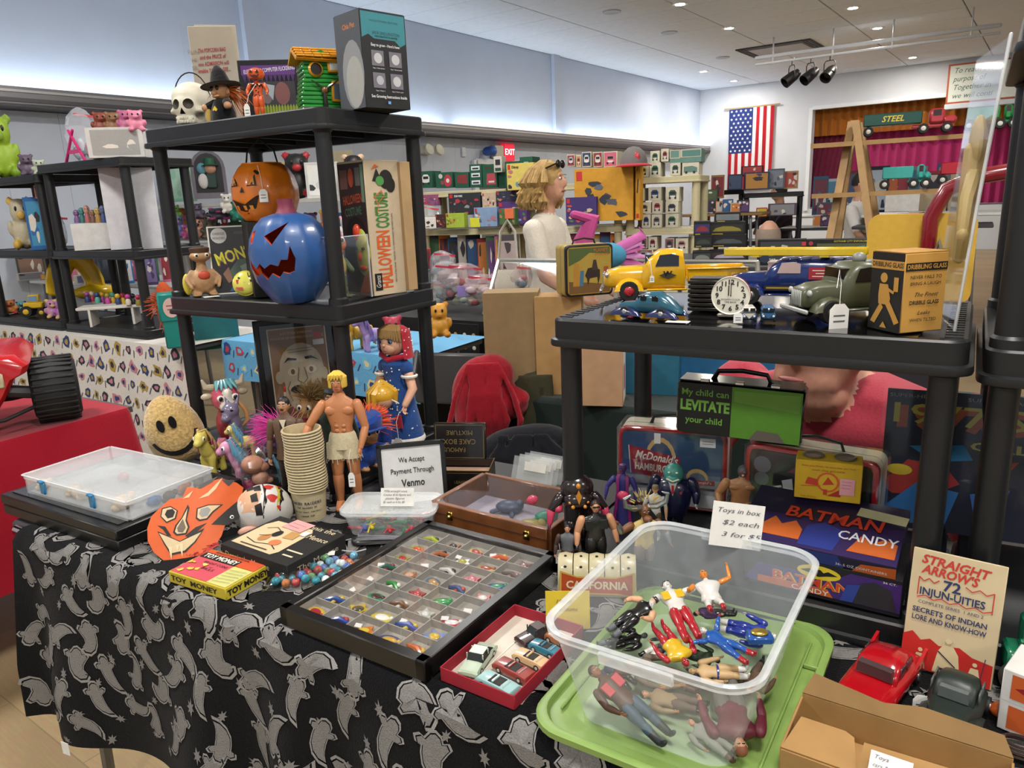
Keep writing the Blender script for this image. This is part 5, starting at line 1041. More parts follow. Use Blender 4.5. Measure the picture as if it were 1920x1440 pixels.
for c_,z_ in(((0,0,.001),(W,d,.002)),((0,-d/2,h/2),(W,.0015,h)),((0,d/2,h/2),(W,.0015,h)),((-W/2,0,h/2),(.0015,d,h)),((W/2,0,h/2),(.0015,d,h))):b.box(c_,z_,kt)
b.tube([(-W/2,-d/2,h),(W/2,-d/2,h),(W/2,d/2,h)],.0014,mat('#a08450',.3,metal=.7),n=6);b.build('tin_body',t)
MB().box((0,0,h*.6),(W-.01,d-.01,.002),mat('#b8957e',.7)).build('inner_card',t)
lm=T(-.012,d/2-.01,h)@R(-10,'X');LH=.088
lo=MB().box((0,0,LH/2),(W*.92,.012,LH),kt,lm,.002).build('raised_lid',t);mb=MB()
art(mb,lm@side((W*.92,.012,LH),'F'),(W*.92,LH),[('t',gd,'FAMOUS',.4,.28,.17,{'w':.42,'rot':180}),('t',gd,'CAKE BOX',.5,.5,.2,{'w':.62,'rot':180}),('t',gd,'MIXTURE',.5,.74,.17,{'w':.5,'rot':180}),('l',gd,[(.04,.06),(.96,.06),(.96,.94),(.04,.94),(.04,.06)],.012)]);mb.build('lettering',lo)
mb=MB();art(mb,side((W,d,h),'F',.0014),(W,h),[('t',gd,'LEAVITT & PEIRCE',.66,.5,.17,{'w':.5}),('l',gd,[(.03,.1),(.97,.1),(.97,.9),(.03,.9),(.03,.1)],.02)]);art(mb,side((W,d,h),'R',.0014),(d,h),[('t',gd,'LEAVITT & PEIRCE',.5,.5,.16,{'w':.8}),('l',gd,[(.05,.1),(.95,.1),(.95,.9),(.05,.9),(.05,.1)],.02)]);mb.build('gold_lettering',t)
wd=mat('#6d3f1e',.4,var=.3,scale=30,coat=.3);t=thing('wooden_case','brown wooden display case with glass lid and brass clasps','display case',(-.752,1.19,ZT),math.radians(-2));W,d,h=.272,.178,.056
for c_,z_ in(((0,-d/2,h/2),(W,.012,h)),((0,d/2,h/2),(W,.012,h)),((-W/2,0,h/2),(.012,d,h)),((W/2,0,h/2),(.012,d,h))):MB().box(c_,z_,wd,b=.0015).build('side_board',t)
MB().box((0,0,.003),(W,d,.006),mat('#b0a9b8',.9)).build('lining',t);MB().box((0,0,h-.002),(W-.006,d-.006,.0016),mat('#e8e8ff',.04,alpha=.12)).build('glass_lid',t)
MB().box((0,-d/2-.0065,h*.62),(W,.0012,.0012),mat('#2a160a',.8)).build('lid_seam',t)
for x in(-.09,.092):MB().box((x,-d/2-.0075,h*.62),(.014,.003,.018),mat('#b89a4a',.25,metal=1),b=.0012).ell((x,-d/2-.01,h*.6),(.004,.003,.004),mat('#d8bf70',.2,metal=1)).build('clasp',t)
Rm=MX.Rotation(math.radians(-2),3,'Z')
for x,y,c,r2,lb in((-.03,.03,'#3f4a66',.03,'dark blue figure'),(-.045,.045,'#8fb0c4',.018,'pale blue helmeted head'),(.06,.03,'#2f9a7a',.024,'sea green crouching toy'),(.06,-.03,'#a89a4a',.03,'yellow brown toy'),(-.03,-.03,'#a05a8a',.012,'pink small toy'),(.115,-.03,'#d8d0b8',.016,'cream round toy'),(.105,.035,'#a0b86a',.012,'lime small toy')):
 k=mat(c,.4);b=MB().ell((0,0,r2*.42),(r2,r2*.7,r2*.42),k).ell((r2*.7,0,r2*.62),r2*.32,k).tube([(-r2*.5,0,r2*.3),(-r2*1.2,-r2*.5,r2*.2)],r2*.18,k).tube([(r2*.1,0,r2*.3),(r2*.3,-r2,r2*.15)],r2*.16,k)
 solo(b,'cased_toy',lb+' under the wooden case glass','toy',V((-.752,1.19,ZT+.0068))+Rm@V((x,y,0)),.4,'toys in the wooden case')
CXm,CYm=-.735,.878;W,d,h=.298,.372,.033;t=thing('compartment_case','black shallow display case with grey compartments of charms','display case',(CXm,CYm,ZT),math.radians(-1.5));kf=mat('#121212',.35,var=.1)
for c_,z_ in(((0,-d/2+.009,h/2),(W,.018,h)),((0,d/2-.009,h/2),(W,.018,h)),((-W/2+.009,0,h/2),(.018,d,h)),((W/2-.009,0,h/2),(.018,d,h))):MB().box(c_,z_,kf,b=.002).build('frame_rail',t)
gy=mat('#a09c96',.6);MB().box((0,0,.006),(W-.03,d-.03,.012),mat('#98938b',.7)).build('tray_floor',t)
IW,ID=W-.036,d-.036
for i in range(1,5):MB().box((-IW/2+IW*i/5,0,.018),(.0016,ID,.013),gy).build('divider',t)
for i in range(1,8):MB().box((0,-ID/2+ID*i/8,.018),(IW,.0016,.013),gy).build('divider',t)
for s2 in(-1,1):MB().box((s2*IW/2,0,.018),(.0012,ID,.013),gy).build('divider',t);MB().box((0,s2*ID/2,.018),(IW,.0012,.013),gy).build('divider',t)
MB().box((0,0,h-.003),(W-.036,d-.036,.0012),mat('#ffffff',.02,alpha=.05)).build('glass',t)
charm=[[('#c8a83a','#a02a2a','gold and red pin'),('#2a3f8a','#b03030','blue and red charm'),('#c9762c','#d8b83a','orange badge'),('#3a4a86','#c8a040','blue round badge'),('#c05a28','#c9a83a','orange and gold badge')],[('#2f4a8a','#c9b038','blue and yellow charm'),('#b8a030','#3a3a30','yellow and black charm'),('#c8b83a','#e8e6e0','yellow plane charm'),('#244a9a','#c8b83a','bright blue charm'),('#3560a8','#c8a83a','blue figure charm')],[('#d8d6d0',None,''),('#2a8a5a','#4a2a2a','green glass charm'),('#6a4426','#d0cabc','brown bean charm'),('#a8a8a4','#c8c8c8','silver ring'),('#b03038','#d8d8d8','red and white charm')],[('#d8d6d0',None,''),('#2f8a3a','#e8e6e0','green frog charm'),('#9a2a30','#b04048','dark red charm'),('#2f7a44','#4a9a5a','green ring charm'),('#e0deda',None,'')],[('#2a5a4a','#8a3040','teal charm'),('#a06a4a','#c8a080','brown figure charm'),('#4a6a8a','#b08a50','grey blue charm'),('#3a4a7a','#b0482e','mixed bright charms'),('#b04038','#d8d4d0','red charm')],[('#8a8a3a','#a02a30','olive snake charm'),('#8a8880',None,''),('#c8c6c0','#2a2a2a','white oval cameo'),('#a83a4a','#c87a80','pink charm'),('#2a3a8a','#3a8a6a','indigo charm')],[('#8aa03a','#c05a30','lime and orange charm'),('#a8603a','#2a2420','brown doll charm'),('#e0deda','#a8a03a','white label with charm'),('#b0a060','#a04a3a','pale mixed charm'),('#6a5a5a','#a08080','mauve charm')],[('#a8b03a','#4a5a2a','yellow green charm'),('#8a5a3a','#2a2a2a','dark doll charm'),('#c8b86a','#b04a4a','tan charm'),('#c85a3a','#d8b85a','coral charm'),('#6a4a4a','#8a6a6a','plum charm')]]
Rm=MX.Rotation(math.radians(-1.5),3,'Z');rg=random.Random(21);od=('front','second','third','fourth','fifth','sixth','seventh','back');cd_=('left','left middle','middle','right middle','right')
for r_ in range(8):
 for c in range(5):
  a,b_,lb=charm[r_][c];q=V((CXm,CYm,ZT+.0124))+Rm@V((-IW/2+IW*(c+.5)/5,-ID/2+ID*(r_+.4)/8,0));mb=MB()
  if b_:
   k1,k2=gl(a,.3),gl(b_,.3);w_=.0225 if r_<2 else.019
   if(r_+c)%3==0:mb.ell((0,0,.003),(w_,w_*.62,.003),k1).ell((0,0,.005),(w_*.6,w_*.36,.0024),k2).ell((w_*.7,.004,.004),.004,k2)
   elif(r_+c)%3==1:mb.tube([(-w_,0,.003),(0,.003,.006),(w_,-.002,.003)],[.003,.005,.003],k1).tube([(-.004,-.008,.003),(.004,.009,.004)],[.0024,.0036],k2).ell((w_*.5,.005,.006),.004,k2)
   else:mb.prism([(w_*(1 if i%2==0 else.55)*math.cos(i*PI/5),w_*.8*(1 if i%2==0 else.55)*math.sin(i*PI/5))for i in range(10)],0,.004,k1).ell((0,0,.0045),(w_*.45,w_*.35,.003),k2)
  else:mb.box((0,0,.003),(.014,.009,.0008),mat('#dcdad6',.8),R(20,'X'));lb='small white price slip'
  if(r_*5+c)%6==2 and b_:mb.box((-.012,.008,.005),(.012,.007,.0008),mat('#dcdad6',.8),R(25,'X'))
  solo(mb,'charm',f'{lb}, {od[r_]} row, {cd_[c]} compartment','charm',q,rg.uniform(-.6,.6),'charms in the compartment case')
t=thing('red_box_lid','shallow dark red box lid holding small plastic cars','box',(-.512,.797,ZT),math.radians(-2));W,d,h=.122,.188,.021;kr=card('#97152a')
MB().box((0,0,.001),(W,d,.002),card('#c9c0b2')).build('bottom',t)
for c_,z_ in(((0,-d/2,h/2),(W,.002,h)),((0,d/2,h/2),(W,.002,h)),((-W/2,0,h/2),(.002,d,h)),((W/2,0,h/2),(.002,d,h))):MB().box(c_,z_,kr,b=.0005).build('side_wall',t)
MB().box((-.02,0,.0026),(.002,d-.01,.001),card('#e0d8cc')).build('card_fold',t)
def minicar(t,L_,W_,k,H_,roof=True,glass=None,wheels=True):
 b=MB();b.loft([[(x,y*W_/2,z*H_)for y,z in((-1,.18),(-1,.42),(-.9,hb),(-.5,hb+.04),(.5,hb+.04),(.9,hb),(1,.42),(1,.18))]for x,hb in((-L_/2,.38),(-L_*.47,.5),(-L_*.2,.58),(L_*.2,.58),(L_*.45,.54),(L_/2,.4))],k);b.build('body',t)
 if roof:
  MB().loft([[(x,y*W_/2,z*H_)for y,z in((-.92,.55),(-.75,zt),(.75,zt),(.92,.55))]for x,zt in((-L_*.2,.6),(-L_*.08,1),(L_*.15,1),(L_*.34,.6))],glass or mat('#2a2e30',.15)).build('windows',t);MB().box((L_*.035,0,H_*.99),(L_*.26,W_*.74,H_*.06),k,b=H_*.02).build('roof',t)
  for s2 in(-1,1):MB().box((-L_*.14,s2*W_*.41,H_*.78),(.0016,.0016,H_*.5),k,R(-20,'Y')if 0 else None).box((L_*.1,s2*W_*.415,H_*.78),(.002,.0016,H_*.46),k).build('pillar',t)
 else:
  MB().box((0,0,H_*.6),(L_*.36,W_*.72,H_*.1),mat('#1a1512',.6),b=.001).build('cockpit',t);MB().box((-L_*.17,0,H_*.74),(.0016,W_*.7,H_*.26),mat('#c8d0d2',.1,alpha=.4),R(-20,'Y')).build('windscreen',t);MB().box((L_*.05,0,H_*.64),(L_*.06,W_*.68,H_*.2),k,b=.001).build('seat',t)
 if wheels:
  for x in(-.3,.3):
   for s2 in(-1,1):MB().cyl((x*L_,s2*W_*.44,H_*.22),H_*.22,W_*.14,mat('#1a1a1a',.6),axis='Y',n=14).cyl((x*L_,s2*W_*.5,H_*.22),H_*.12,W_*.05,mat('#c4bfb4',.4),axis='Y',n=10).build('wheel',t)
 return t
for x,y,rz,c,rf,L_,lb in((-.036,-.04,100,'#a9b8a2',True,.074,'pale green hardtop car at the left of the red lid'),(.004,.055,68,'#35211f',True,.066,'dark maroon plastic car at the back of the red lid'),(.02,-.072,172,'#8fb4b4',False,.062,'pale turquoise car at the front of the red lid'),(.022,-.035,170,'#8a342c',False,.062,'brick red convertible in the red lid'),(.03,-.002,172,'#c9a77c',False,.055,'beige open car in the red lid'),(.034,.03,172,'#2f7288',False,.05,'blue open car in the red lid'),(.038,.06,172,'#a86a48',False,.042,'orange brown car behind the blue one')):
 q=V((-.512,.797,ZT+.0032))+MX.Rotation(math.radians(-2),3,'Z')@V((x,y,0));t2=thing('toy_car',lb,'toy car',q,math.radians(rz),'small cars in the red lid');minicar(t2,L_,L_*.4,gl(c,.4),.021,rf)
mb=MB().box((0,0,0),(.068,.0008,.06),mat('#cfb52c',.8));t=solo(mb,'yellow_note','yellow handwritten note leaning behind the small cars','note',(-.482,.907,ZT+.028),math.radians(30),rot=(-.18,0,math.radians(28)))
mb=MB();art(mb,T(-.034,-.001,-.03)@R(90,'X'),(.068,.06),[('t','#6a5418',"1960's",.4,.72,.16,{'shear':.3}),('t','#6a5418','premiums',.45,.52,.15,{'shear':.3,'w':.55})]);mb.build('handwriting',t)
p=V((-.49,1.03,ZT));t=thing('tin_wagon','cream tin covered wagon cover with orange state banner','tin toy',p,math.radians(24));s_=pm(p);L_,wr,hh=.13,.03,.075;wc=mat('#b9af8c',.4,var=.12,scale=50,coat=.2)
n_=5
for i in range(n_):
 x0,x1=-L_/2+L_*i/n_,-L_/2+L_*(i+1)/n_
 MB().loft([[(x,wr*q*math.cos(a),.018+hh*.62*q*math.sin(a))for a in[PI*j/12 for j in range(13)]]for x,q in((x0+.0008,.96),((x0+x1)/2,1.02),(x1-.0008,.96))],wc,cap=False,closed=False).build('canopy_bow',t)
MB().box((0,0,.01),(L_,wr*1.9,.02),wc,b=.002).build('wagon_bed',t);MB().loft([[(x,wr*.95*math.cos(a),.018+hh*.6*math.sin(a))for a in[PI*j/12 for j in range(13)]]for x in(-L_/2+.002,-L_/2+.003)],mat('#2a2620',.8),cap=True).build('end_cap',t)
dm_=MB()
for i in range(n_):
 for a in(PI*1.25,PI*1.42):x=-L_/2+L_*(i+.5)/n_;dm_.ell((x,wr*1.02*math.cos(a),.018-hh*.63*math.sin(a)),(.0026,.0018,.0022),mat('#15120e',.6),None,7,5)
dm_.build('rivet_dots',t)
mb=MB();art(mb,T(-L_/2,-wr*1.06,.003)@R(90,'X'),(L_,.046),[('p','#c9a44a',[(.02,.05),(.04,1.0),(.25,.8),(.75,.8),(.98,1.0),(.98,.02),(.75,.1),(.25,.1)]),('p','#b3481e',[(.05,.1),(.06,.92),(.26,.74),(.74,.74),(.95,.92),(.95,.08),(.75,.16),(.25,.16)]),('t','#d8cfae','CALIFORNIA',.5,.45,.42,{'w':.78,'bold':.03})]);mb.build('banner',t)
for i in range(4):
 p=V((-.825+i*.006,1.37+i*.014,.7515));solo(MB().box((0,0,.035),(.085,.001,.07),mat('#d8dcda',.12,alpha=.22+.1*(i==1)),R(-18,'X')@R(8,'Y'),b=.0002).box((.01,-.001,.05),(.05,.0006,.02),mat('#d9d6cc',.6),R(-18,'X')@R(8,'Y')),'card_sleeve',('front','second','third','rearmost')[i]+' clear card sleeve of the leaning stack behind the wooden case','card sleeve',p,math.radians(20),'leaning clear card sleeves')
 # ================================================================== the big clear tub on its green lid
t=thing('tub_lid','lime green plastic lid lying under the clear tub','lid',(-.272,.872,ZT),math.radians(-1));lg=mat('#7d9a50',.4,var=.04);W,d=.305,.40
MB().loft([[(x,y,z)for x,y in rr(W+g,d+g,.05,7)]for g,z in((-.01,0),(0,.003),(0,.011),(-.006,.0125),(-.02,.012),(-.026,.005),(-.06,.005),(-.066,.008))],lg).build('lid_plate',t)
for s2 in(-1,1):
 MB().tube([(s2*(W/2-.03),-d/2+.05,.008),(s2*(W/2-.03),d/2-.05,.008)],.0018,lg,n=6).build('rib',t)
 MB().box((s2*(W/2-.018),.09,.009),(.02,.004,.006),lg,b=.001).build('rib',t)
TBX,TBY,TBZ=-.274,.856,ZT+.0095
t=thing('clear_tub','large clear plastic tub full of action figures','tub',(TBX,TBY,TBZ),math.radians(-1));th=.138
tk=mat('#dfe6ea',.2,alpha=.23);rk=mat('#e8edf0',.2,alpha=.4)
W0,D0,W1,D1=.196,.282,.25,.345
tb=MB();ring=lambda a,b,z,r_=.04:[(x,y,z)for x,y in rr(a,b,r_,8)]
tb.loft([ring(W0,D0,0,.032),ring(W0+(W1-W0)*.5,D0+(D1-D0)*.5,th*.5,.036),ring(W1,D1,th-.006)],tk,cap=False);n_=len(rr(1,1,.1,8));tb.add(ring(W0,D0,.0006,.032),[tuple(range(n_))],tk);tb.build('tub_wall',t)
MB().loft([ring(W1,D1,th-.012,.04),ring(W1+.014,D1+.014,th-.01,.046),ring(W1+.016,D1+.016,th-.002,.047),ring(W1+.01,D1+.01,th,.045),ring(W1-.002,D1-.002,th-.003,.04)],rk,cap=False).build('rim',t)
for s2 in(-1,1):MB().box((0,s2*(D1/2+.007),th-.012),(.09,.006,.016),rk,b=.002).build('handle_lip',t)
o=note(['Toys in box','  $2 each','  3 for $5'],.074,.068,'#e4e2dc','#5a5a62',.15)
o=solo(o,'price_note','white handwritten price note standing at the back of the tub','note',(-.262,1.022,TBZ+th-.016),rot=(-.12,.1,math.radians(22)))
sk1,sk2=mat('#c08a66',.45),mat('#d0a07c',.45);rdg,whg,blg,bkg,yel,blu,gry,brn=gl('#a01f28'),gl('#c9c6c0'),gl('#1d4f9a'),gl('#121214'),gl('#c8a428'),gl('#1a2f86'),mat('#5a5c62',.5),mat('#4a2c20',.5)
def tubfig(lb,hp,fp,P,roll=0,**kw):
 a,b=G(*fp),G(*hp);z_=(b-a);h=z_.length;z_.normalize();f_=V((-a.x*.4,-a.y*.4,1));f_=(f_-z_*f_.dot(z_)).normalized();y_=-f_;x_=y_.cross(z_)
 m=MX(((x_.x,y_.x,z_.x,0),(x_.y,y_.y,z_.y,0),(x_.z,y_.z,z_.z,0),(0,0,0,1)))@R(roll)
 t2=thing('action_figure',lb,'action figure',a,group='figures in the clear tub',rot=tuple(m.to_euler()));return figure(t2,h,P,**kw)
og_=gl('#c9782a')
tubfig('red and white armoured figure lying across the tub',(1247,1092,.845),(1302,1205,.825),dict(skin=whg,hair=bkg,top=whg,pants=rdg,sleeve=whg,boot=rdg,hand=whg,vest=yel),arms=(((.1,-.04,-.1),(.03,-.05,-.1)),((.13,0,.03),(.13,0,.02))),bulk=1.3,limb=1.25)
tubfig('bare armed figure in black vest lying in the tub',(1232,1122,.845),(1142,1190,.81),dict(skin=sk2,hair=bkg,style='cap',top=bkg,sleeve=sk2,pants=bkg,boot=gry),arms=(((.1,-.02,-.1),(-.02,-.08,-.1)),((.12,-.1,-.12),(-.03,-.12,-.1))),bulk=1.4,limb=1.6)
tubfig('blue figure with red boots and gloves in the tub',(1312,1178,.835),(1412,1240,.825),dict(skin=whg,top=blg,pants=blg,boot=rdg,hand=rdg,sleeve=blg),arms=(((.1,-.04,.06),(.08,-.02,.03)),)*2,bulk=1.3,limb=1.3,legs=(((.03,-.02,-.22),(.02,0,-.2)),)*2)
tubfig('orange and white rounded figure raising one arm in the tub',(1318,1072,.862),(1352,1180,.815),dict(skin=og_,hair=og_,top=whg,pants=whg,sleeve=og_,hand=og_,boot=rdg),arms=(((.1,-.06,-.1),(.02,-.1,-.02)),((.16,.0,.05),(.02,-.01,.2))),bulk=1.9,limb=1.2,head=1.2,legs=(((.04,-.12,-.1),(0,-.05,-.14)),)*2)
tubfig('figure in brown jacket and jeans against the tub front',(1106,1250,.826),(1255,1392,.772),dict(skin=mat('#8f5f44',.5),hair=mat('#2a1a12',.6),top=brn,pants=mat('#34495c',.6),boot=mat('#20242a',.5),sleeve=brn,vest=mat('#b02c38',.5)),arms=(((.05,-.03,-.16),(-.02,-.06,-.13)),((.1,-.05,-.1),(.1,-.05,-.06))),bulk=1.3,limb=1.2)
tubfig('maroon shirted figure at the near right of the tub',(1392,1412,.785),(1352,1262,.79),dict(skin=sk1,hair=mat('#7a4a30',.6),top=mat('#5a1828',.5),pants=mat('#5a5a52',.7),boot=gry),bulk=1.6,limb=1.4)
tubfig('grey robed figure at the bottom of the tub',(1290,1350,.782),(1385,1425,.77),dict(skin=sk1,top=mat('#7e7f76',.8),pants=mat('#7e7f76',.8),boot=brn),bulk=1.7,limb=1.5)
tubfig('red and gold figure with a shell back in the tub',(1290,1248,.815),(1232,1172,.82),dict(skin=rdg,top=yel,pants=rdg,sleeve=rdg,hand=rdg,boot=rdg),roll=0,bulk=1.8,limb=1.3)
tubfig('deep blue suited figure under the others in the tub',(1455,1195,.80),(1345,1170,.80),dict(skin=whg,hair=whg,style='cap',top=blu,pants=blu,boot=whg,hand=whg),bulk=1.9,limb=1.7)
tubfig('black and grey figure at the tub left side',(1215,1190,.79),(1120,1215,.78),dict(skin=gry,top=bkg,pants=bkg,boot=gry),bulk=1.4,limb=1.5)
tubfig('tan limbed figure with blue cuffs near the tub front',(1290,1258,.80),(1405,1262,.80),dict(skin=mat('#b39468',.5),top=mat('#b39468',.5),pants=mat('#b39468',.5),boot=whg,belt=blu),bulk=1.4,limb=1.6)
tubfig('grey brown figure lying behind the tub front wall',(1172,1240,.795),(1315,1290,.785),dict(skin=sk1,hair=mat('#6a5a4c',.7),top=mat('#6a5c50',.7),pants=mat('#7a6450',.7),boot=brn),bulk=1.4,limb=1.3)
tubfig('purple grey figure near the middle of the tub bottom',(1330,1290,.785),(1240,1262,.78),dict(skin=sk2,hair=bkg,top=mat('#3a3a52',.6),pants=mat('#2c2c30',.6),boot=bkg),bulk=1.3,limb=1.3)
solo(MB().box((0,0,.006),(.035,.022,.012),blg,b=.003).ell((0,0,.014),(.012,.009,.004),mat('#b89a4a',.3,metal=.8)),'toy_buckle','blue and gold toy vehicle piece at the tub back','toy',(TBX+.075,TBY+.07,TBZ+.04),.5)
# ================================================================== figures in front of the low shelf
def stand(px,py,z,hpx,lb,P,off=0,name='action_figure',dz=.0,**kw):
 p=G(px,py,z);p.z=z+dz;s_=pm((p.x,p.y,p.z+.05));t2=thing(name,lb,'action figure',p,face_cam(p,off),'action figures before the low shelf');figure(t2,hpx/s_,P,**kw);return t2,hpx/s_
Z4=.7985
dkb=gl('#1d1214');pnk=gl('#b83a58');gld=gl('#b87a28')
t2,h=stand(1085,1062,.752,182,'horned black armoured creature figure with pink and gold details',dict(skin=dkb,top=dkb,pants=dkb,sleeve=dkb,fore=pnk,hand=gl('#5a2030')),6,dz=.0015,bulk=1.45,limb=1.5,head=.9,arms=(((.1,-.02,-.13),(.02,-.03,-.13)),)*2);m=S(h)
hd=MB().ell((0,.01,.86),(.17,.13,.15),dkb,m).ell((0,-.06,.76),(.15,.1,.1),dkb,m);ho=hd.build('hood',t2)
for s2 in(-1,1):MB().ell((s2*.17,-.03,.88),(.06,.03,.05),pnk,m@R(s2*20,'Y')).build('ear',ho);MB().ell((s2*.2,-.02,.66),(.05,.05,.05),pnk,m).build('shoulder_stud',t2)
MB().ell((0,-.125,.93),(.025,.025,.03),gld,m).prism([(0,.9),(.028,.83),(0,.75),(-.028,.83)],.14,.165,gld,m@R(90,'X')).ell((-.06,-.15,.72),.02,gld,m).ell((.06,-.15,.72),.02,gld,m).ell((-.09,-.13,.76),.016,gld,m).ell((.09,-.13,.76),.016,gld,m).build('gold_studs',ho)
price_tag(t2,(-.2*h,-.12*h,.1*h),.016,.026,[(-.2*h,-.12*h,.1*h+.025),(-.21*h,-.1*h,.35*h)])
stand(1118,1078,.752,148,'muscular figure with dark glasses and black tactical vest',dict(skin=sk1,hair=mat('#2c1a14',.5),top=gl('#121214',.4),sleeve=sk1,pants=gl('#101012',.4),shades=1,vest=mat('#17181a',.5),hand=bkg),12,dz=.0015,bulk=1.5,limb=1.5,head=1.05,arms=(((.06,-.01,-.16),(.02,-.06,-.14)),)*2)
stand(1066,1082,.752,106,'small dark haired figure in grey vest beside the wagon',dict(skin=sk1,hair=mat('#1a1210',.5),top=mat('#5a5e62',.5),sleeve=mat('#3a2a24',.5),pants=mat('#3a3430',.5),belt=brn),-5,dz=.0015,bulk=1.3,limb=1.3)
pur=mat('#3f3a86',.45);mg=mat('#8a1f6a',.45)
t2,h=stand(1168,985,Z4,122,'robed blue purple figure with magenta stole',dict(skin=mat('#4a2f66',.5),hair=mat('#4a2f66',.5),style='cap',top=pur,pants=pur,sleeve=pur,hand=mat('#3a2a56',.5)),-6,bulk=1.15,limb=1.2,head=1.0,arms=(((.1,-.02,-.13),(.02,-.04,-.14)),((.06,-.01,-.16),(.0,-.05,-.14))));m=S(h)
MB().lathe([(.17,0),(.15,.2),(.1,.5),(.09,.6)],pur,m,18,True,1,.7).build('robe',t2)
for s2 in(-1,1):MB().loft([[(s2*(x0+a),y,z)for a,y in((0,y0),(.045,y0+.012),(.045,y0+.03),(0,y0+.02))]for x0,y0,z in((.11,-.12,.02),(.085,-.1,.25),(.05,-.08,.55),(.05,-.075,.78),(.04,-.03,.84))],mg,m).build('stole',t2)
MB().ell((0,-.085,.52),(.03,.02,.03),mat('#8a8a92',.3,metal=.8),m).box((0,-.082,.58),(.06,.02,.03),bkg,m,.004).build('clasp',t2)
t2,h=stand(1208,1090,.752,150,'brown bull headed figure with curled silver horns',dict(skin=mat('#6f4426',.5),top=mat('#b39c5c',.8,bump=.5),sleeve=mat('#6f4426',.5),pants=mat('#6a5a52',.6),fore=mat('#8a8c92',.3,metal=.7),hand=mat('#6f4426',.5)),22,dz=.0015,bulk=1.5,limb=1.4,head=1.25,arms=(((.14,-.03,-.05),(.05,-.05,.12)),((.1,-.02,-.13),(.03,-.05,-.12))));m=S(h)
MB().ell((0,-.1,.88),(.06,.06,.05),mat('#6f4426',.5),m).ell((0,-.14,.86),(.035,.03,.03),mat('#2a1a12',.4),m).build('muzzle',t2)
for s2 in(-1,1):MB().tube([(s2*.06,0,1.0),(s2*.15,-.02,1.0),(s2*.26,-.04,1.06),(s2*.28,-.05,1.16),(s2*.2,-.06,1.2)],[.04,.04,.035,.025,.01],mat('#9a9ca0',.25,metal=.8),m).build('horn',t2)
tuft_=MB();tuft(tuft_,V((0,0,1.0))*h,.02,40,.012,mat('#b39c5c',.8),(0,0,1),.7,0,.0012);tuft_.build('mane',t2)['kind']='stuff'
stand(1228,1010,Z4,108,'small figure in white shirt and tan cap with dark sash',dict(skin=sk2,hair=mat('#7a6a4a',.6),style='cap',top=mat('#cdc9be',.6),sleeve=mat('#cdc9be',.6),fore=sk2,pants=mat('#5a5236',.6),shin=sk2,boot=whg),-10,bulk=1.15,limb=1.1)
MB().box((0,0,0),(.012,.002,.06),mat('#1a1816',.6),T(*G(1224,975,Z4+.045))@R(face_cam(G(1224,975,.8))*57.3)@R(-35,'Y')).build('sash',D.objects[[o.name for o in D.objects if o.get('label','').startswith('small figure in white')][0]]).matrix_parent_inverse=MX.Translation(G(1228,1010,Z4)).inverted()@MX.Identity(4)
nv=gl('#15173a',.3);tl_=mat('#3f8a7c',.4)
t2,h=stand(1262,985,Z4,118,'bulky green headed figure in dark navy suit and white gloves',dict(skin=tl_,top=nv,pants=nv,sleeve=nv,hand=whg,tie=gl('#b02a34'),shirt=whg),-4,bulk=2.3,limb=2.4,head=.7,arms=(((.08,-.02,-.17),(.0,-.05,-.15)),)*2);m=S(h)
MB().lathe([(.2,.2),(.26,.4),(.3,.62),(.24,.76),(.12,.82)],nv,m,18,True,1,.62).build('jacket',t2);MB().prism([(-.07,.82),(.07,.82),(.0,.58)],.17,.19,whg,m@R(90,'X')).prism([(-.018,.76),(.018,.76),(.02,.64),(0,.61),(-.02,.64)],.19,.2,gl('#b02a34'),m@R(90,'X')).build('shirt_front',t2)
b=MB().ell((0,-.04,.9),(.16,.14,.17),tl_,m).ell((0,-.13,.84),(.12,.08,.08),tl_,m);ho=b.build('creature_head',t2)
f=MB().tube([(-.09,-.19,.86),(0,-.215,.83),(.09,-.19,.86)],.014,mat('#e0d8c4',.4),m,6)
for s2 in(-1,1):f.ell((s2*.06,-.17,.96),(.022,.015,.014),mat('#e8e4d8',.3),m)
f.build('face',ho);MB().prism([(-.05,0),(.06,0),(0,.1)],-.01,.01,mat('#1d3a4a',.4),m@T(0,0,1.03)@R(90)@R(90,'X')).build('crest',ho)
MB().prism([(-.02,0),(.02,0),(.028,.05),(-.01,.04)],.155,.16,gl('#a02a34'),m@T(.12,-.03,.62)@R(90,'X')).build('pocket_square',t2)
tw=mat('#a5744a',.42)
t2,h=stand(1388,992,Z4,150,'seated bare chested wrestler figure in grey mask and white trunks',dict(skin=tw,hair=mat('#5c5a58',.5),style='cap2',top=tw,pants=tw,boot=gl('#131315'),belt=bkg),6,bulk=1.6,limb=1.6,head=.95,bare=True,arms=(((.09,.0,-.15),(-.01,-.1,-.12)),((.12,-.02,-.13),(-.07,-.12,-.09))),legs=(((.08,-.16,-.06),(.03,-.0,-.22)),((.11,-.15,-.09),(.04,-.02,-.22))));m=S(h)
for o in t2.children:pass
t2.location.z-=h*.15
MB().ell((0,-.005,.93),(.062,.068,.078),mat('#56565a',.5),m).build('mask',t2);f=MB()
for s2 in(-1,1):f.ell((s2*.02,-.068,.935),(.016,.008,.012),gl('#a82a34'),m)
f.ell((0,-.07,.895),(.016,.008,.014),mat('#d8b0a0',.5),m);f.build('mask_trim',t2)
MB().lathe([(.135,.53),(.15,.5),(.13,.45),(.06,.42)],whg,m,16,False,1,.72).build('trunks',t2)
p=G(1330,1010,Z4);solo(MB().box((0,0,.025),(.05,.05,.05),mat('#8f8f92',.3,alpha=.6),b=.003),'grey_block','small grey clear block under the seated wrestler','block',V((t2.location.x+.015,t2.location.y+.035,Z4)),0)
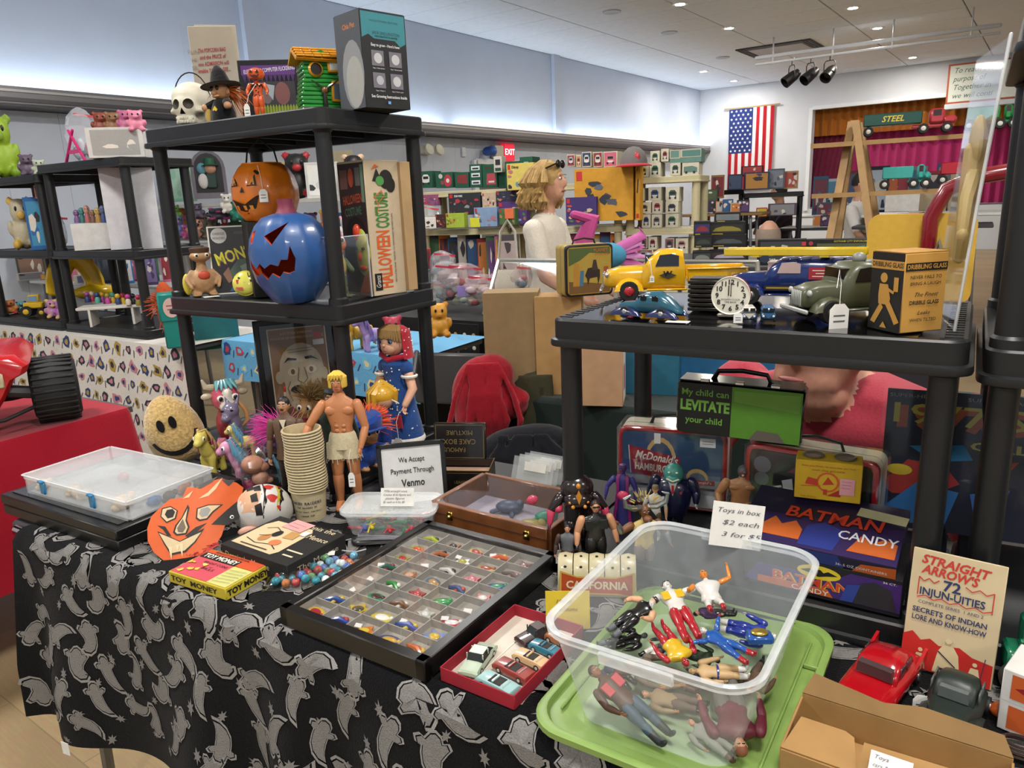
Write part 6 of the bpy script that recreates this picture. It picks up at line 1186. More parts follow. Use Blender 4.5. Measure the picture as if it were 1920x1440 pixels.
p=V((-.60,1.33,Z4-.047));t=thing('acrylic_stand','clear acrylic box with card behind the robed figure','display case',(-.53,1.31,Z4),math.radians(20));ac=mat('#f2f6ff',.05,alpha=.12)
for c_,z_ in(((0,-.03,.05),(.06,.0015,.1)),((-.03,0,.05),(.0015,.06,.1)),((.03,0,.05),(.0015,.06,.1)),((0,0,.1),(.06,.06,.0015))):MB().box(c_,z_,ac).build('panel',t)
MB().box((.005,.02,.045),(.05,.001,.07),card('#b8ad90')).build('card',t)
# ================================================================== lunch boxes on the low shelf
def lunchbox(name,lb,p,rz,sz,rimk,facek,items,wrapk=None,bandk=None,hand_=True):
 t=thing(name,lb,'lunch box',p,rz);w_,d,h=sz
 MB().loft([[(x,y,z)for x,z in[(a,b+h/2)for a,b in rr(w_,h,.016)]]for y in(-d/2+.004,)]+[],bandk or rimk)if 0 else None
 for s2 in(-1,1):
  MB().loft([[(x*q,s2*y,h/2+z*q)for x,z in rr(w_,h,.016)]for q,y in((1,.002),(1,d/2-.004),(.985,d/2),(.93,d/2),(.92,d/2-.002))],rimk if not bandk else bandk).build('half_shell',t)
 MB().loft([[(x*q,-y,h/2+z*q)for x,z in rr(w_,h,.016)]for q,y in((1.004,d/2-.012),(1.004,d/2),(.985,d/2+.0015),(.93,d/2+.0015),(.93,d/2-.01))],rimk,cap=False).build('rim',t)
 mb=MB().box((0,-d/2-.0008,h/2),(w_*.93,.001,h*.92),facek);art(mb,side((w_,d+.003,h),'F'),(w_,h),items);mb.build('printed_face',t)
 if hand_:MB().tube([(-.045,0,h),(-.04,0,h+.014),(0,0,h+.02),(.04,0,h+.014),(.045,0,h)],.0045,mat('#17181a',.4),n=8,flat=.6).build('handle',t)
 if wrapk:MB().box((0,0,h/2),(w_+.008,d+.008,h+.006),wrapk,b=.006).build('shrink_wrap',t)
 return t
wrapf=mat('#e8e8e0',.1,alpha=.1)
p=GY(1265,960,1.345);q=V((p.x,1.335,Z4));s_=pm((q.x,q.y,.88));rd=gl('#9c1f26')
p0,p1=GY(1165,960,1.32),GY(1362,960,1.36)
q=V(((p0.x+p1.x)/2,1.345,Z4));rz=face_cam(q,-8);w_=196/s_;h=152/s_
lunchbox('red_lunch_box','red rimmed lunch box with hamburger stand sign',q,rz,(w_,.075,h),rd,mat('#34506e',.35),[('r','#2f4c70',(.05,.42,.95,.95)),('r','#9aa0a6',(.05,.05,.95,.42)),('r','#5d6f82',(.05,.4,.95,.46)),('c','#c9a96a',(.4,.58,.15,.32)),('c','#2f4c70',(.4,.57,.12,.27)),('r','#e4e4e0',(.34,.82,.4,.95)),('p','#98242c',[(.1,.78),(.58,.66),(.58,.36),(.13,.42)]),('l','#d8cdb8',[(.1,.78),(.12,.42)],.012),('t','#e6e2d6',"McDonald's",.36,.64,.14,{'w':.4,'rot':-6,'shear':.25,'bold':.02}),('t','#e0dccf','HAMBURGERS',.36,.5,.13,{'w':.4,'rot':-3,'bold':.02}),('c','#c9a96a',(.74,.42,.1,.12)),('c','#5d6f82',(.74,.4,.08,.09)),('r','#98242c',(.62,.34,.9,.4)),('t','#e6e2d6',"McDonald's",.76,.37,.05,{'w':.22}),('r','#26221f',(.06,.27,.9,.3)),('t','#2a2624','arches',.84,.16,.07,{}),('p','#c6cacc',[(.05,.05),(.95,.05),(.95,.2),(.5,.26),(.05,.22)]),('r','#dfe0de',(.76,.82,.9,.93)),('l','#8a8a90',[(.78,.89),(.88,.89)],.008),('l','#8a8a90',[(.78,.86),(.88,.86)],.008)],wrapf,card('#b3ab98'))
q=V((-.20,1.30,Z4));s_=pm((q.x,q.y,.9));w_,h=232/s_,178/s_;rz=face_cam(q,-14)
lunchbox('dark_lunch_box','red rimmed lunch box with dark laboratory picture',q,rz,(w_,.075,h),rd,mat('#15181a',.35),[('r','#1d2a24',(.05,.05,.95,.95)),('r','#101214',(.07,.07,.93,.93)),('c','#5a6068',(.14,.8,.07)),('c','#4a5058',(.14,.64,.06)),('l','#b8bcc0',[(.12,.5),(.3,.6)],.02),('p','#b4b8ba',[(.3,.66),(.38,.7),(.4,.52),(.46,.4),(.38,.34),(.33,.5)]),('p','#7a2a4a',[(.4,.5),(.5,.56),(.48,.38)]),('p','#6a2630',[(.34,.76),(.44,.88),(.56,.76)]),('c','#8a8a3a',(.2,.2,.1,.16)),('p','#9aa8a4',[(.17,.46),(.21,.46),(.22,.3),(.16,.3)]),('p','#a03a6a',[(.3,.28),(.44,.32),(.5,.24),(.4,.22)])],wrapf,card('#a9a58e'))
q=V((-.335,1.30,.0));s_=pm((-.335,1.30,1.0));zt=Z4+178/pm((-.2,1.3,.9))+.004
w_,h,d=226/s_,102/s_,.06;pz=GY(1385,815,1.30);q=V((pz.x,1.30,pz.z))
t=thing('levitate_tin','black and green tin box lettered about a levitating child','lunch box',(q.x,q.y,Z4+178/pm((-.2,1.3,.9))+.0055),face_cam(q,-9));t.rotation_euler.y=math.radians(1.5)
sz=(w_,d,h);MB().box((0,0,h/2),sz,gl('#101412',.25),b=.006).build('tin_body',t);mb=MB()
art(mb,side(sz,'F',.0008),(w_,h),[('r','#121410',(.02,.03,.45,.97)),('r','#5f9a2c',(.45,.03,.985,.97)),('t','#7fb84a','My child can',.235,.8,.17,{'w':.38,'bold':.015}),('t','#7fb84a','LEVITATE',.235,.55,.27,{'w':.4,'bold':.04}),('t','#7fb84a','your child',.235,.28,.17,{'w':.3,'bold':.015}),('p','#78ab3e',[(.47,.9),(.97,.92),(.97,.6),(.47,.7)]),('p','#6f665c',[(.6,.03),(.88,.03),(.82,.2),(.66,.22)])]);mb.build('printed_face',t)
MB().box((0,0,h+.001),(w_*.96,d*.9,.002),mat('#2a3036',.15,metal=.6)).build('lid_edge',t)
MB().tube([(-.05,0,h),(-.042,0,h+.016),(0,0,h+.02),(.042,0,h+.016),(.05,0,h)],.006,mat('#15161a',.4),n=8,flat=.6).build('handle',t)
for x in(-.06,.0,.06):MB().box((x,-d/2+.006,h+.003),(.016,.008,.006),mat('#c0c4c8',.2,metal=1),b=.001).build('clasp',t)
q=V((-.15,1.155,Z4));sz=(.222,.135,.056);bat=[('c','#c8b028',(.5,.5,.5,.5))]
BT=[('r','#2a1a4a',(.0,.0,1,1)),('p','#1a1030',[(0,.5),(1,.6),(1,1),(0,1)]),('p','#b85a24',[(.02,.3),(.1,.42),(.14,.3),(.2,.46),(.26,.34),(.34,.44),(.4,.3),(.4,.12),(.02,.12)]),('p','#22307a',[(.4,.05),(.62,.05),(.66,.4),(.52,.5),(.42,.4)]),('p','#b85a24',[(.7,.1),(.98,.1),(.98,.34),(.9,.4),(.84,.3),(.76,.38)]),('t','#1a0a0a','BATMAN',.565,.575,.27,{'w':.62,'bold':.05,'shear':.1}),('t','#c23a26','BATMAN',.56,.585,.27,{'w':.62,'bold':.02,'shear':.1}),('t','#d8d8dc','CANDY',.8,.34,.2,{'w':.36,'bold':.01})]
BF=[('r','#120f18',(0,0,1,1)),('p','#3a1f66',[(.0,.1),(1,.1),(1,.9),(.7,.92),(.62,.7),(.1,.66)]),('c','#cdb52c',(.5,.74,.14,.2)),('p','#0e0e10',[(.38,.74),(.44,.82),(.47,.76),(.49,.83),(.51,.83),(.53,.76),(.56,.82),(.62,.74),(.55,.68),(.5,.62),(.45,.68)]),('p','#b85a24',[(.1,.1),(.6,.1),(.56,.32),(.1,.3)]),('t','#c8b03a','BATMAN',.455,.42,.34,{'w':.5,'bold':.05}),('t','#c23a26','BATMAN',.45,.42,.34,{'w':.5,'bold':.02}),('t','#d8d8dc','CANDY',.45,.18,.2,{'w':.24}),('p','#26262c',[(.66,.12),(.98,.12),(.94,.7),(.84,.82),(.76,.7)]),('p','#2a3a8a',[(.64,.1),(.72,.12),(.76,.66),(.68,.6)]),('t','#d8d8dc','36 CT.',.93,.88,.08,{'w':.08})]
carton('candy_box','purple and black lower candy box with orange lettering','box',q,math.radians(-2),sz,'#120f18',[('F',BF)],'candy boxes on the low shelf')
UC=carton('candy_box','purple upper candy box lying tilted on the other candy box','box',q+V((-.012,.006,sz[2]+.0165)),math.radians(-2),(.228,.148,.02),'#1c1430',[('T',BT),('F',[('p','#22307a',[(.3,0),(.7,0),(.66,1),(.34,1)]),('p','#b85a24',[(.75,0),(1,0),(1,.9),(.8,.7)]),('t','#d8d8dc','36-.5 OZ CONTAINERS',.8,.3,.3,{'w':.3})])],'candy boxes on the low shelf')
UC.rotation_euler.x=math.radians(12);o=UC;MB().box((.075,.05,.0212),(.07,.022,.0008),mat('#b8b48a',.8),R(-6)).build('price_slip',o)
zc=.909;q=V((GY(1548,962,1.225).x,1.225,zc));s_=pm((q.x,q.y,zc+.04));vz=(114/s_,.045,76/s_)
t=carton('viewer_carton','yellow carton with two round windows and pink sticker','carton',q,face_cam(q,0),vz,'#c3a01e',[('F',[('t','#9a3a1a','Enjoy your Drink - do more than you Think',.5,.87,.06,{'w':.8}),('t','#9a3a1a','with this JIGGER',.5,.77,.06,{'w':.5}),('c','#c8541e',(.5,.48,.17)),('c','#c9a526',(.5,.48,.14)),('p','#b83a1e',[(.42,.4),(.5,.62),(.6,.44)]),('p','#b83a1e',[(.16,.4),(.2,.58),(.34,.54),(.36,.38)]),('l','#c8541e',[(.1,.34),(.4,.38)],.02),('r','#b83a1e',(.44,.16,.5,.3)),('p','#a02a1a',[(.5,.14),(.7,.34),(.7,.14)]),('r','#d99aa0',(.68,.2,.9,.62)),('l','#a86a78',[(.71,.54),(.86,.54)],.012),('l','#a86a78',[(.71,.46),(.85,.46)],.012),('l','#a86a78',[(.71,.38),(.83,.38)],.012),('t','#9a3a1a','Made of Styron',.22,.08,.05,{'w':.24})]),('T',[])])
for s2 in(-1,1):MB().lathe([(.014,0),(.017,.002),(.015,.004),(.012,.0015)],mat('#8a8272',.25,metal=.6),T(s2*vz[0]*.24,0,vz[2]+.0005),20).build('round_window',t)
q0=GY(1642,985,1.405);q=V((q0.x+.205,1.41,Z4));s_=pm((q.x,q.y,1.0));cw,ch=.41,GY(1645,728,1.42).z-Z4
t=thing('calendar','large 1977 superhero calendar in clear sleeve behind the posts','calendar',(q.x,1.425,Z4),math.radians(4));mt=R(-6,'X')
MB().box((0,0,ch/2),(cw,.004,ch),mat('#18203c',.4),mt,b=.0008).build('cover',t);mb=MB();rg=random.Random(12)
art(mb,mt@side((cw,.004,ch),'F',.0004),(cw,ch),[('r','#141a30',(0,0,1,1)),('t','#8a8a90','SUPER-HEROES',.12,.955,.035,{'w':.22}),('t','#8a8a90','SUPER-VILLAINS',.42,.955,.035,{'w':.24}),('t','#8a8a90',"THE YEAR'S MOST",.74,.955,.035,{'w':.26}),('t','#b0502a','1977 SUPER',.49,.8,.2,{'w':.94,'bold':.06}),('t','#c2b63c','1977 SUPER',.48,.825,.2,{'w':.94,'bold':.01}),('t','#c2b63c','CALENDAR',.62,.635,.085,{'w':.6,'bold':.02})]+[('p','#a5302a',[(.0,.3),(.1,.5),(.24,.48),(.3,.36),(.2,.26),(.05,.24)]),('p','#2f6fb0',[(.0,.1),(.14,.34),(.3,.3),(.26,.06),(.04,.02)]),('p','#2f86b8',[(.1,.6),(.3,.64),(.34,.54),(.2,.5)]),('c','#c8b02c',(.07,.42,.05,.04)),('p','#c08a6a',[(.16,.3),(.24,.34),(.26,.26),(.18,.24)]),('p','#b03a2c',[(.36,.5),(.5,.56),(.46,.46)]),('p','#3a6ab0',[(.34,.3),(.48,.36),(.44,.14),(.36,.16)])]+scatter(26,['#b8b8b8','#2f7a4a','#5a3a86','#c2a43a','#3a7a8a','#8fae5a'],(.55,.02,.99,.56),(.02,.06),rg));mb.build('cover_print',t)
MB().box((0,-.004,ch/2+.004),(cw+.012,.0008,ch+.014),mat('#ffffff',.06,alpha=.015),mt).build('clear_sleeve',t)
q=V((.031,1.052,ZT));p0=G(1702,1232,.752);q=V((.02,1.035,ZT));s_=pm((q.x,q.y,.85));w_,h=154/s_,238/s_
t=thing('booklet','tall cream booklet with red and blue title leaning on the shelf','booklet',q,face_cam(q,-5));mt=T(0,0,.001)@R(-9,'X');zig=lambda x0,x1,y,n,a:[(x0+(x1-x0)*i/n,y+(a if i%2 else 0))for i in range(n+1)]
MB().box((0,0,h/2),(w_,.003,h),mat('#c2b08c',.7,var=.08,scale=18),mt,b=.0008).build('pages',t);mb=MB();nb,rb_='#26325a','#b8362c'
art(mb,mt@side((w_,.003,h),'F',.0004),(w_,h),[('t',rb_,'STRAIGHT',.46,.91,.1,{'w':.74,'shear':.2,'bold':.03,'rot':-3}),('t',rb_,"ARROW'S",.42,.83,.1,{'w':.62,'shear':.2,'bold':.03,'rot':-3}),('t',nb,'72',.46,.735,.12,{'w':.19,'bold':.02}),('t',nb,'INJUN-UITIES',.47,.655,.085,{'w':.7,'bold':.02}),('l',rb_,[(.1,.62)]+zig(.1,.32,.77,4,-.03),.008),('l',rb_,zig(.6,.9,.77,4,-.03)+[(.9,.6)],.008),('l',rb_,zig(.1,.9,.6,9,.025),.008),('t',nb,'COMPLETE SERIES  1 AND 2',.47,.565,.035,{'w':.7}),('t',nb,'SECRETS OF INDIAN',.47,.495,.06,{'w':.8,'bold':.02}),('t',nb,'LORE AND KNOW-HOW',.47,.43,.06,{'w':.8,'bold':.02}),('p','#b3241e',[(0,.27),(.1,.31),(.2,.25),(.3,.28),(.4,.24),(.62,.27),(.76,.22),(.98,.2),(.98,.01),(.0,.01)]),('p','#cbb990',[(.36,.02),(.4,.2),(.45,.26),(.56,.26),(.62,.2),(.66,.02)]),('c','#cbb990',(.5,.3,.035)),('p','#cbb990',[(.12,.02),(.17,.14),(.25,.14),(.28,.02)]),('c','#cbb990',(.21,.17,.026)),('p','#cbb990',[(.72,.02),(.76,.14),(.84,.14),(.88,.02)]),('c','#cbb990',(.8,.17,.026)),('l','#3a2a4a',[(.9,.24),(.87,.06)],.006),('l','#3a2a4a',[(.4,.2),(.6,.1)],.01),('l','#3a2a4a',[(.42,.06),(.62,.06)],.02)]);mb.build('cover_print',t)
# ================================================================== near right corner
def sedan(t,L_,W_,H_,k,glass,old=False,chrome=None):
 ch=chrome or mat('#b8b8ba',.25,metal=.9);n=12
 def ring(x,w_,zb,zt,r_=.5):return[(x,w_/2*(math.copysign(abs(math.cos(a))**r_,math.cos(a))),(zb+zt)/2+(zt-zb)/2*math.copysign(abs(math.sin(a))**r_,math.sin(a)))for a in[i*2*PI/16 for i in range(16)]]
 st_=((-.5,.8,.14,.42),(-.46,.94,.12,.5),(-.3,1,.12,.55),(-.15,1,.12,.58),(.2,1,.12,.58),(.4,.97,.12,.56),(.49,.86,.14,.48))if not old else((-.5,.42,.2,.5),(-.44,.55,.16,.58),(-.25,.7,.14,.62),(0,.92,.13,.62),(.3,.9,.13,.6),(.46,.6,.16,.48),(.5,.35,.2,.36))
 MB().loft([ring(x*L_,w_*W_,zb*H_,zt*H_)for x,w_,zb,zt in st_],k).build('body',t,ang=60)
 cb=((-.17,.8,.5,.55),(-.08,.78,.5,.95),(.08,.78,.5,1),(.22,.76,.5,.94),(.34,.7,.5,.56))if not old else((-.12,.66,.5,.58),(-.05,.7,.5,.92),(.08,.72,.5,1),(.24,.66,.5,.9),(.42,.4,.4,.5))
 MB().loft([ring(x*L_,w_*W_,zb*H_,zt*H_,.6)for x,w_,zb,zt in cb],k).build('cabin',t,ang=60)
 MB().loft([[(x*L_,y*W_,z*H_)for y,z in((-hw,z0),(hw,z0),(hw*.92,z1),(-hw*.92,z1))]for x,hw,z0,z1 in(((-.176,.33,.62,.9),(-.1,.33,.62,.9))if not old else((-.128,.25,.64,.88),(-.06,.25,.64,.88)))],glass,R(0)).build('windscreen',t)
 for s2 in(-1,1):
  for x in(.0,.15):MB().box((x*L_,s2*W_*.385,H_*.76),(L_*.12,W_*.03,H_*.24),glass,b=.001).build('side_window',t)
  MB().cyl((-L_*.475,s2*W_*(.33 if not old else.3),H_*(.42 if not old else.44)),H_*.075,L_*.03,ch,axis='X',n=14).build('headlight',t)
  for x in(-.3,.3):MB().cyl((x*L_,s2*W_*.42,H_*.2),H_*.2,W_*.14,mat('#141414',.6),axis='Y',n=18).cyl((x*L_,s2*W_*.49,H_*.2),H_*.11,W_*.03,ch,axis='Y',n=12).build('wheel',t)
  if old:MB().loft([[(x*L_,s2*W_*(.38+.13*math.cos(a)),H_*(.28+zt*max(0,math.sin(a))+.06*min(0,math.sin(a))))for a in[i*PI/5 for i in range(10)]]for x,zt in((-.46,.06),(-.38,.22),(-.28,.26),(-.15,.16),(.0,.03))],k).build('fender',t)
 MB().box((-L_*.5,0,H_*.2),(L_*.03,W_*(.96 if not old else.8),H_*.1),ch if not old else k,b=.002).build('bumper',t)
 MB().box((-L_*.495,0,H_*.34),(L_*.015,W_*.6,H_*.12),mat('#6a6a6c',.3,metal=.7)if not old else k,b=.001).build('grille',t)
 if not old:
  for s2 in(-1,1):MB().prism([(.2*L_,.5*H_),(.5*L_,.72*H_),(.48*L_,.46*H_)],s2*W_*.46-.002,s2*W_*.46+.002,k,R(90,'X')).build('tail_fin',t)
 return t
q=V((-.052,.967,ZT));t=thing('red_car','glossy red model sedan in front of the candy boxes','toy car',q,math.radians(76));sedan(t,.15,.068,.052,gl('#a30f1a',.18),mat('#4a3a3c',.15))
price_tag(t,(-.02,-.055,.001),.018,.028,[(-.02,-.053,.02),(-.01,-.048,.024),(.01,-.036,.04)],-1)
q=V((.032,.945,ZT));t=thing('green_car','dark green rubber model of a rounded old coupe','toy car',q,math.radians(80));sedan(t,.125,.066,.058,mat('#1f2723',.42),mat('#5c6462',.35),True)
cbm=card('#a07a48');t=thing('cardboard_tray','open brown cardboard box with torn flap and price sticker','cardboard box',(-.022,.792,ZT),math.radians(-2));W,d,h=.215,.1,.047
for c_,z_ in(((0,-d/2,h*.42),(W,.003,h*.84)),((0,d/2,h*.5),(W,.003,h)),((-W/2,0,h*.45),(.003,d,h*.9)),((W/2,0,h*.45),(.003,d,h*.9))):MB().box(c_,z_,cbm,b=.0006).build('side_wall',t)
MB().box((0,0,.0015),(W,d,.003),cbm).build('bottom',t)
MB().prism([(-W/2,0),(W/2,0),(W/2-.01,.02),(.02,.024),(-.02,.016),(-W/2+.01,.026)],0,.003,card('#8a6a3e'),T(0,d/2+.001,h)@R(60,'X')).build('torn_flap',t)
MB().prism([(-W/2,0),(-.03,0),(-.04,.045),(-.05,.05),(-W/2+.01,.05)],0,.0024,cbm,T(0,-d/2,h*.84)@R(12,'X')).prism([(-.03,0),(W/2,0),(W/2-.02,.05),(-.03,.045)],0,.0024,cbm,T(0,-d/2,h*.84)@R(9,'X')).build('folded_flap',t)
o=note(['Toys','cars & trucks','$4 or 2 for $5'],.04,.034,'#dcdad6',size=.18).build('price_sticker',t,(0,-.06,h*.84+.006));o.rotation_euler=(math.radians(-62),0,0)
q=V((.135,.975,ZT));carton('car_box','white box with red car pictures on orange panels','box',q,math.radians(-16),(.1,.07,.082),'#cfcdc8',[('F',[('r','#c25a28',(.1,.06,.98,.44)),('r','#c25a28',(.1,.56,.98,.95)),('l','#b8b6b0',[(0,.5),(1,.5)],.012),('p','#8a1c26',[(.14,.74),(.3,.82),(.6,.86),(.98,.8),(.98,.68),(.3,.66)]),('c','#1a1a1c',(.4,.68,.09,.1)),('c','#8a8a8c',(.4,.68,.04,.05)),('p','#7a1a24',[(.3,.2),(.46,.3),(.98,.32),(.98,.16),(.36,.12)]),('c','#1a1a1c',(.5,.14,.07,.08))])])
gk=gl('#14694a')
q=V((.155,1.075,ZT));t=thing('green_toy_truck','green plastic toy truck at the right edge','toy truck',(.13,1.03,ZT+.001),math.radians(10));b=MB().box((0,.02,.05),(.09,.04,.03),gk,b=.004).box((.0,.02,.085),(.06,.036,.05),gk,b=.006);b.build('body',t)
for x in(-.03,.03):MB().cyl((x,0,.028),.022,.014,mat('#1a2a26',.5),axis='Y').build('wheel',t)
for i in range(3):MB().box((0,-.001,.06+i*.012),(.07,.006,.004),gk,b=.001).build('slat',t)
solo(MB().tube([(-.05,0,.014),(.05,0,.014)],.014,gl('#b03020'),n=14).cyl((-.045,0,.014),.0145,.012,mat('#c9c9c9',.2,metal=1),axis='X'),'red_cylinder','red and chrome toy cylinder beside the green truck','toy',(.165,1.015,ZT),.2)
solo(MB().loft([[(x,r_*math.cos(a),.012+r_*math.sin(a))for a in[i*PI/6 for i in range(12)]]for x,r_ in((-.045,.004),(-.03,.01),(0,.012),(.03,.01),(.045,.003))],mat('#8a8c90',.2,metal=1)).ell((-.03,0,.012),(.018,.013,.01),gl('#c25a28')),'spoon_lure','silver and orange toy rocket lying behind the booklet','toy',(.115,.985,ZT+.0),.3)
c_=MB();rg=random.Random(4)
for i in range(4):c_.tube([V((.035*math.cos(a)*(1-.1*i),.02*math.sin(a)*(1-.12*i),.004+.003*i+.001*math.sin(3*a)))for a in[j*PI/8 for j in range(17)]],.0018,mat('#2e1a14',.6),n=5)
solo(c_,'leather_cord','coil of dark brown cord at the right edge','cord',(.108,.92,ZT))
solo(MB().loft([[(x,y,z)for x,y in rr(a,b,.02)]for a,b,z in((.1,.07,0),(.11,.08,.02),(.08,.05,.03))],cloth('#1d2b58')),'blue_cloth','folded dark blue cloth pouch at the lower right corner','pouch',(.135,.83,ZT),.2)
for lb,hp,fp,a,b_,r_ in(('silver suited figure beneath the red and white one',(1270,1200,.80),(1200,1235,.79),gry,whg,0),('green trousered figure at the tub middle',(1350,1240,.80),(1270,1220,.80),mat('#3a4a36',.6),mat('#2c3a2a',.6),20),('brown robed figure low in the tub corner',(1400,1300,.785),(1440,1240,.785),mat('#5a4432',.7),mat('#4a382a',.7),0),('dark blue figure low at the tub left',(1130,1235,.785),(1190,1290,.78),mat('#26304a',.5),bkg,-20),('tan coated figure lying along the tub front',(1200,1300,.782),(1330,1330,.78),mat('#8a7658',.7),mat('#5a4c40',.7),10),('purple and black figure under the orange one',(1300,1150,.805),(1380,1150,.8),mat('#4a2f5a',.5),bkg,30)):tubfig(lb,hp,fp,dict(skin=sk1,hair=bkg,top=a,pants=b_,boot=bkg),roll=r_,bulk=1.6,limb=1.5)
# ================================================================== toy vehicles on the low shelf
Z5=1.2075
def ring8(x,w_,zb,zt,r_=.5,n=16):return[(x,w_/2*math.copysign(abs(math.cos(a))**r_,math.cos(a)),(zb+zt)/2+(zt-zb)/2*math.copysign(abs(math.sin(a))**r_,math.sin(a)))for a in[i*2*PI/n for i in range(n)]]
def wheel(t,x,y,r_,w_,hub,tyre='#131313'):
 wo=MB().lathe([(r_*.55,-w_/2),(r_*.92,-w_/2),(r_,-w_/3),(r_,w_/3),(r_*.92,w_/2),(r_*.55,w_/2)],mat(tyre,.7),T(x,y,r_)@R(90,'X'),22).build('wheel',t);MB().ell((x,y+math.copysign(w_*.5,y),r_),(r_*.5,w_*.2,r_*.5),hub,None,14,7).build('hub',wo)
def lorry(t,L_,W_,H_,k,glass,hub,van=False,chrome=mat('#bdbdc0',.2,metal=.9),bed=True):
 """old style pickup or van, front towards local -X"""
 r_=H_*.2
 MB().loft([ring8(x*L_,w_*W_,zb*H_,zt*H_,.45)for x,w_,zb,zt in((-.49,.42,.28,.5),(-.46,.5,.24,.6),(-.38,.56,.24,.66),(-.2,.66,.24,.68))],k).build('hood',t,ang=60)
 MB().loft([ring8(x*L_,w_*W_,zb*H_,zt*H_,.4)for x,w_,zb,zt in((-.22,.7,.2,.66),(-.17,.78,.2,.86),(-.1,.8,.2,.99),(.0,.8,.2,1.0),(.06,.8,.2,.96),(.075,.78,.2,.7))],k).build('cab',t,ang=60)
 for s2 in(-1,1):
  MB().prism([(-.13,.68),(.03,.68),(.03,.88),(-.02,.92),(-.1,.9)],s2*.4-.006,s2*.4+.006,glass,S(L_,W_,H_)@R(90,'X')@S(1,1,1)).build('side_window',t)
  for x in(-.31,.28):
   MB().loft([[(x*L_+q*r_*1.5,s2*W_*(.33+.15*math.cos(a)),r_*1.0+(r_*1.28*math.sqrt(max(.0,1-q*q)))*max(.05,math.sin(a)))for a in[PI*i/6 for i in range(7)]]for q in(-1,-.85,-.5,0,.5,.85,1)],k,cap=False,closed=False).build('fender',t)
   wheel(t,x*L_,s2*W_*.4,r_,W_*.16,hub)
  MB().ell((-.465*L_,s2*W_*.31,H_*.52),(L_*.018,W_*.06,H_*.055),chrome).build('headlight',t)
  MB().box((-.05*L_,s2*W_*.36,H_*.22),(L_*.28,W_*.16,H_*.04),k,b=.002).build('running_board',t)
 MB().loft([[(x*L_,y*W_,z*H_)for y,z in((-.3,.7),(.3,.7),(.27,.9),(-.27,.9))]for x in(-.2,-.14)],glass,S(1,1,1)).build('windscreen',t)
 for i in range(6):MB().box((-.492*L_,(-.14+i*.056)*W_,H_*.42),(L_*.014,W_*.022,H_*.26),chrome,b=.0008).build('grille_bar',t)
 MB().box((-.51*L_,0,H_*.22),(L_*.02,W_*.92,H_*.08),chrome,b=.002).build('bumper',t)
 if van:MB().loft([ring8(x*L_,w_*W_,zb*H_,zt*H_,.35)for x,w_,zb,zt in((.0,.8,.2,.98),(.1,.84,.2,1.0),(.4,.84,.2,.99),(.49,.78,.22,.88))],k).build('van_body',t,ang=60)
 elif bed:
  for s2 in(-1,1):MB().box((.29*L_,s2*W_*.36,H_*.5),(L_*.4,W_*.05,H_*.24),k,b=.002).box((.29*L_,s2*W_*.38,H_*.615),(L_*.41,W_*.07,H_*.03),k,b=.001).build('bed_side',t)
  MB().box((.485*L_,0,H_*.5),(L_*.02,W_*.74,H_*.22),k,b=.002).build('tailgate',t);MB().box((.29*L_,0,H_*.38),(L_*.4,W_*.72,H_*.04),k).build('bed_floor',t)
 return t
ye=gl('#d6a51c',.18);gls=mat('#2a2e34',.08);rh_=gl('#a8202a')
t=thing('yellow_pickup','bright yellow model pickup truck with red wheels','toy truck',(-.475,1.345,Z5),math.radians(22));lorry(t,.262,.098,.092,ye,gls,rh_)
MB().text('W',.014,mat('#1a1a1c',.5),T(-.012,-.0408,.048)@R(90,'X'),bold=.05).prism([(-.016,0),(0,.006),(.016,0),(0,-.006)],0,.0004,mat('#3a3428',.5),T(-.012,-.0404,.046)@R(90,'X')).build('door_emblem',t)
price_tag(t,(-.04,-.047,.035),.008,.012,[(-.04,-.047,.046),(-.043,-.045,.07),(-.05,-.04,.08)])
nb=gl('#1a2c62',.16);t=thing('blue_van','dark blue model panel van carrying a yellow ladder','toy van',(-.255,1.345,Z5),math.radians(8));lorry(t,.23,.09,.078,nb,mat('#b9a09a',.2),mat('#8a8a8c',.3,metal=.8),van=True)
mb=MB();art(mb,T(.02,-.0388,.043)@R(90,'X'),(.066,.02),[('r','#a02434',(0,0,1,1)),('r','#c9a878',(.66,.1,.97,.9)),('l','#d8c8b0',[(.08,.74),(.58,.74)],.08),('l','#d8c8b0',[(.16,.5),(.5,.5)],.08),('l','#d8c8b0',[(.08,.26),(.58,.26)],.08)]);art(mb,T(-.05,-.0372,.024)@R(90,'X'),(.06,.009),[('r','#1a1c1e',(0,0,1,1)),('l','#a8862e',[(.06,.5),(.66,.5)],.3),('c','#a8862e',(.84,.5,.06))]);mb.build('decals',t)
yk2=gl('#cfb01c');t2=thing('toy_ladder','yellow plastic ladder lying on the blue van roof','toy ladder',(-.258,1.325,Z5+.081),math.radians(2))
for s2 in(-1,1):MB().box((0,s2*.016,.007),(.225,.005,.012),yk2,b=.001).build('rail',t2)
for i in range(12):MB().box((-.1+i*.018,0,.007),(.004,.03,.004),yk2).build('rung',t2)
for x in(-.06,.05):MB().box((x,0,.0005),(.014,.036,.004),yk2).build('bracket',t2)
og=mat('#474a34',.42,coat=.15);t=thing('olive_truck','olive green army truck with white grille','toy truck',(-.142,1.2,Z5),math.radians(38));lorry(t,.19,.09,.085,og,mat('#12151a',.15),mat('#2a2a28',.5),van=True,chrome=mat('#a8aaa6',.4))
price_tag(t,(-.062,-.063,-.0035),.028,.036,[(-.062,-.063,.03),(-.06,-.06,.06),(-.055,-.045,.078),(-.066,-.06,.055)])
MB().ell((.0,-.0,.088),(.01,.01,.009),mat('#7a7c78',.4)).build('lamp',t)
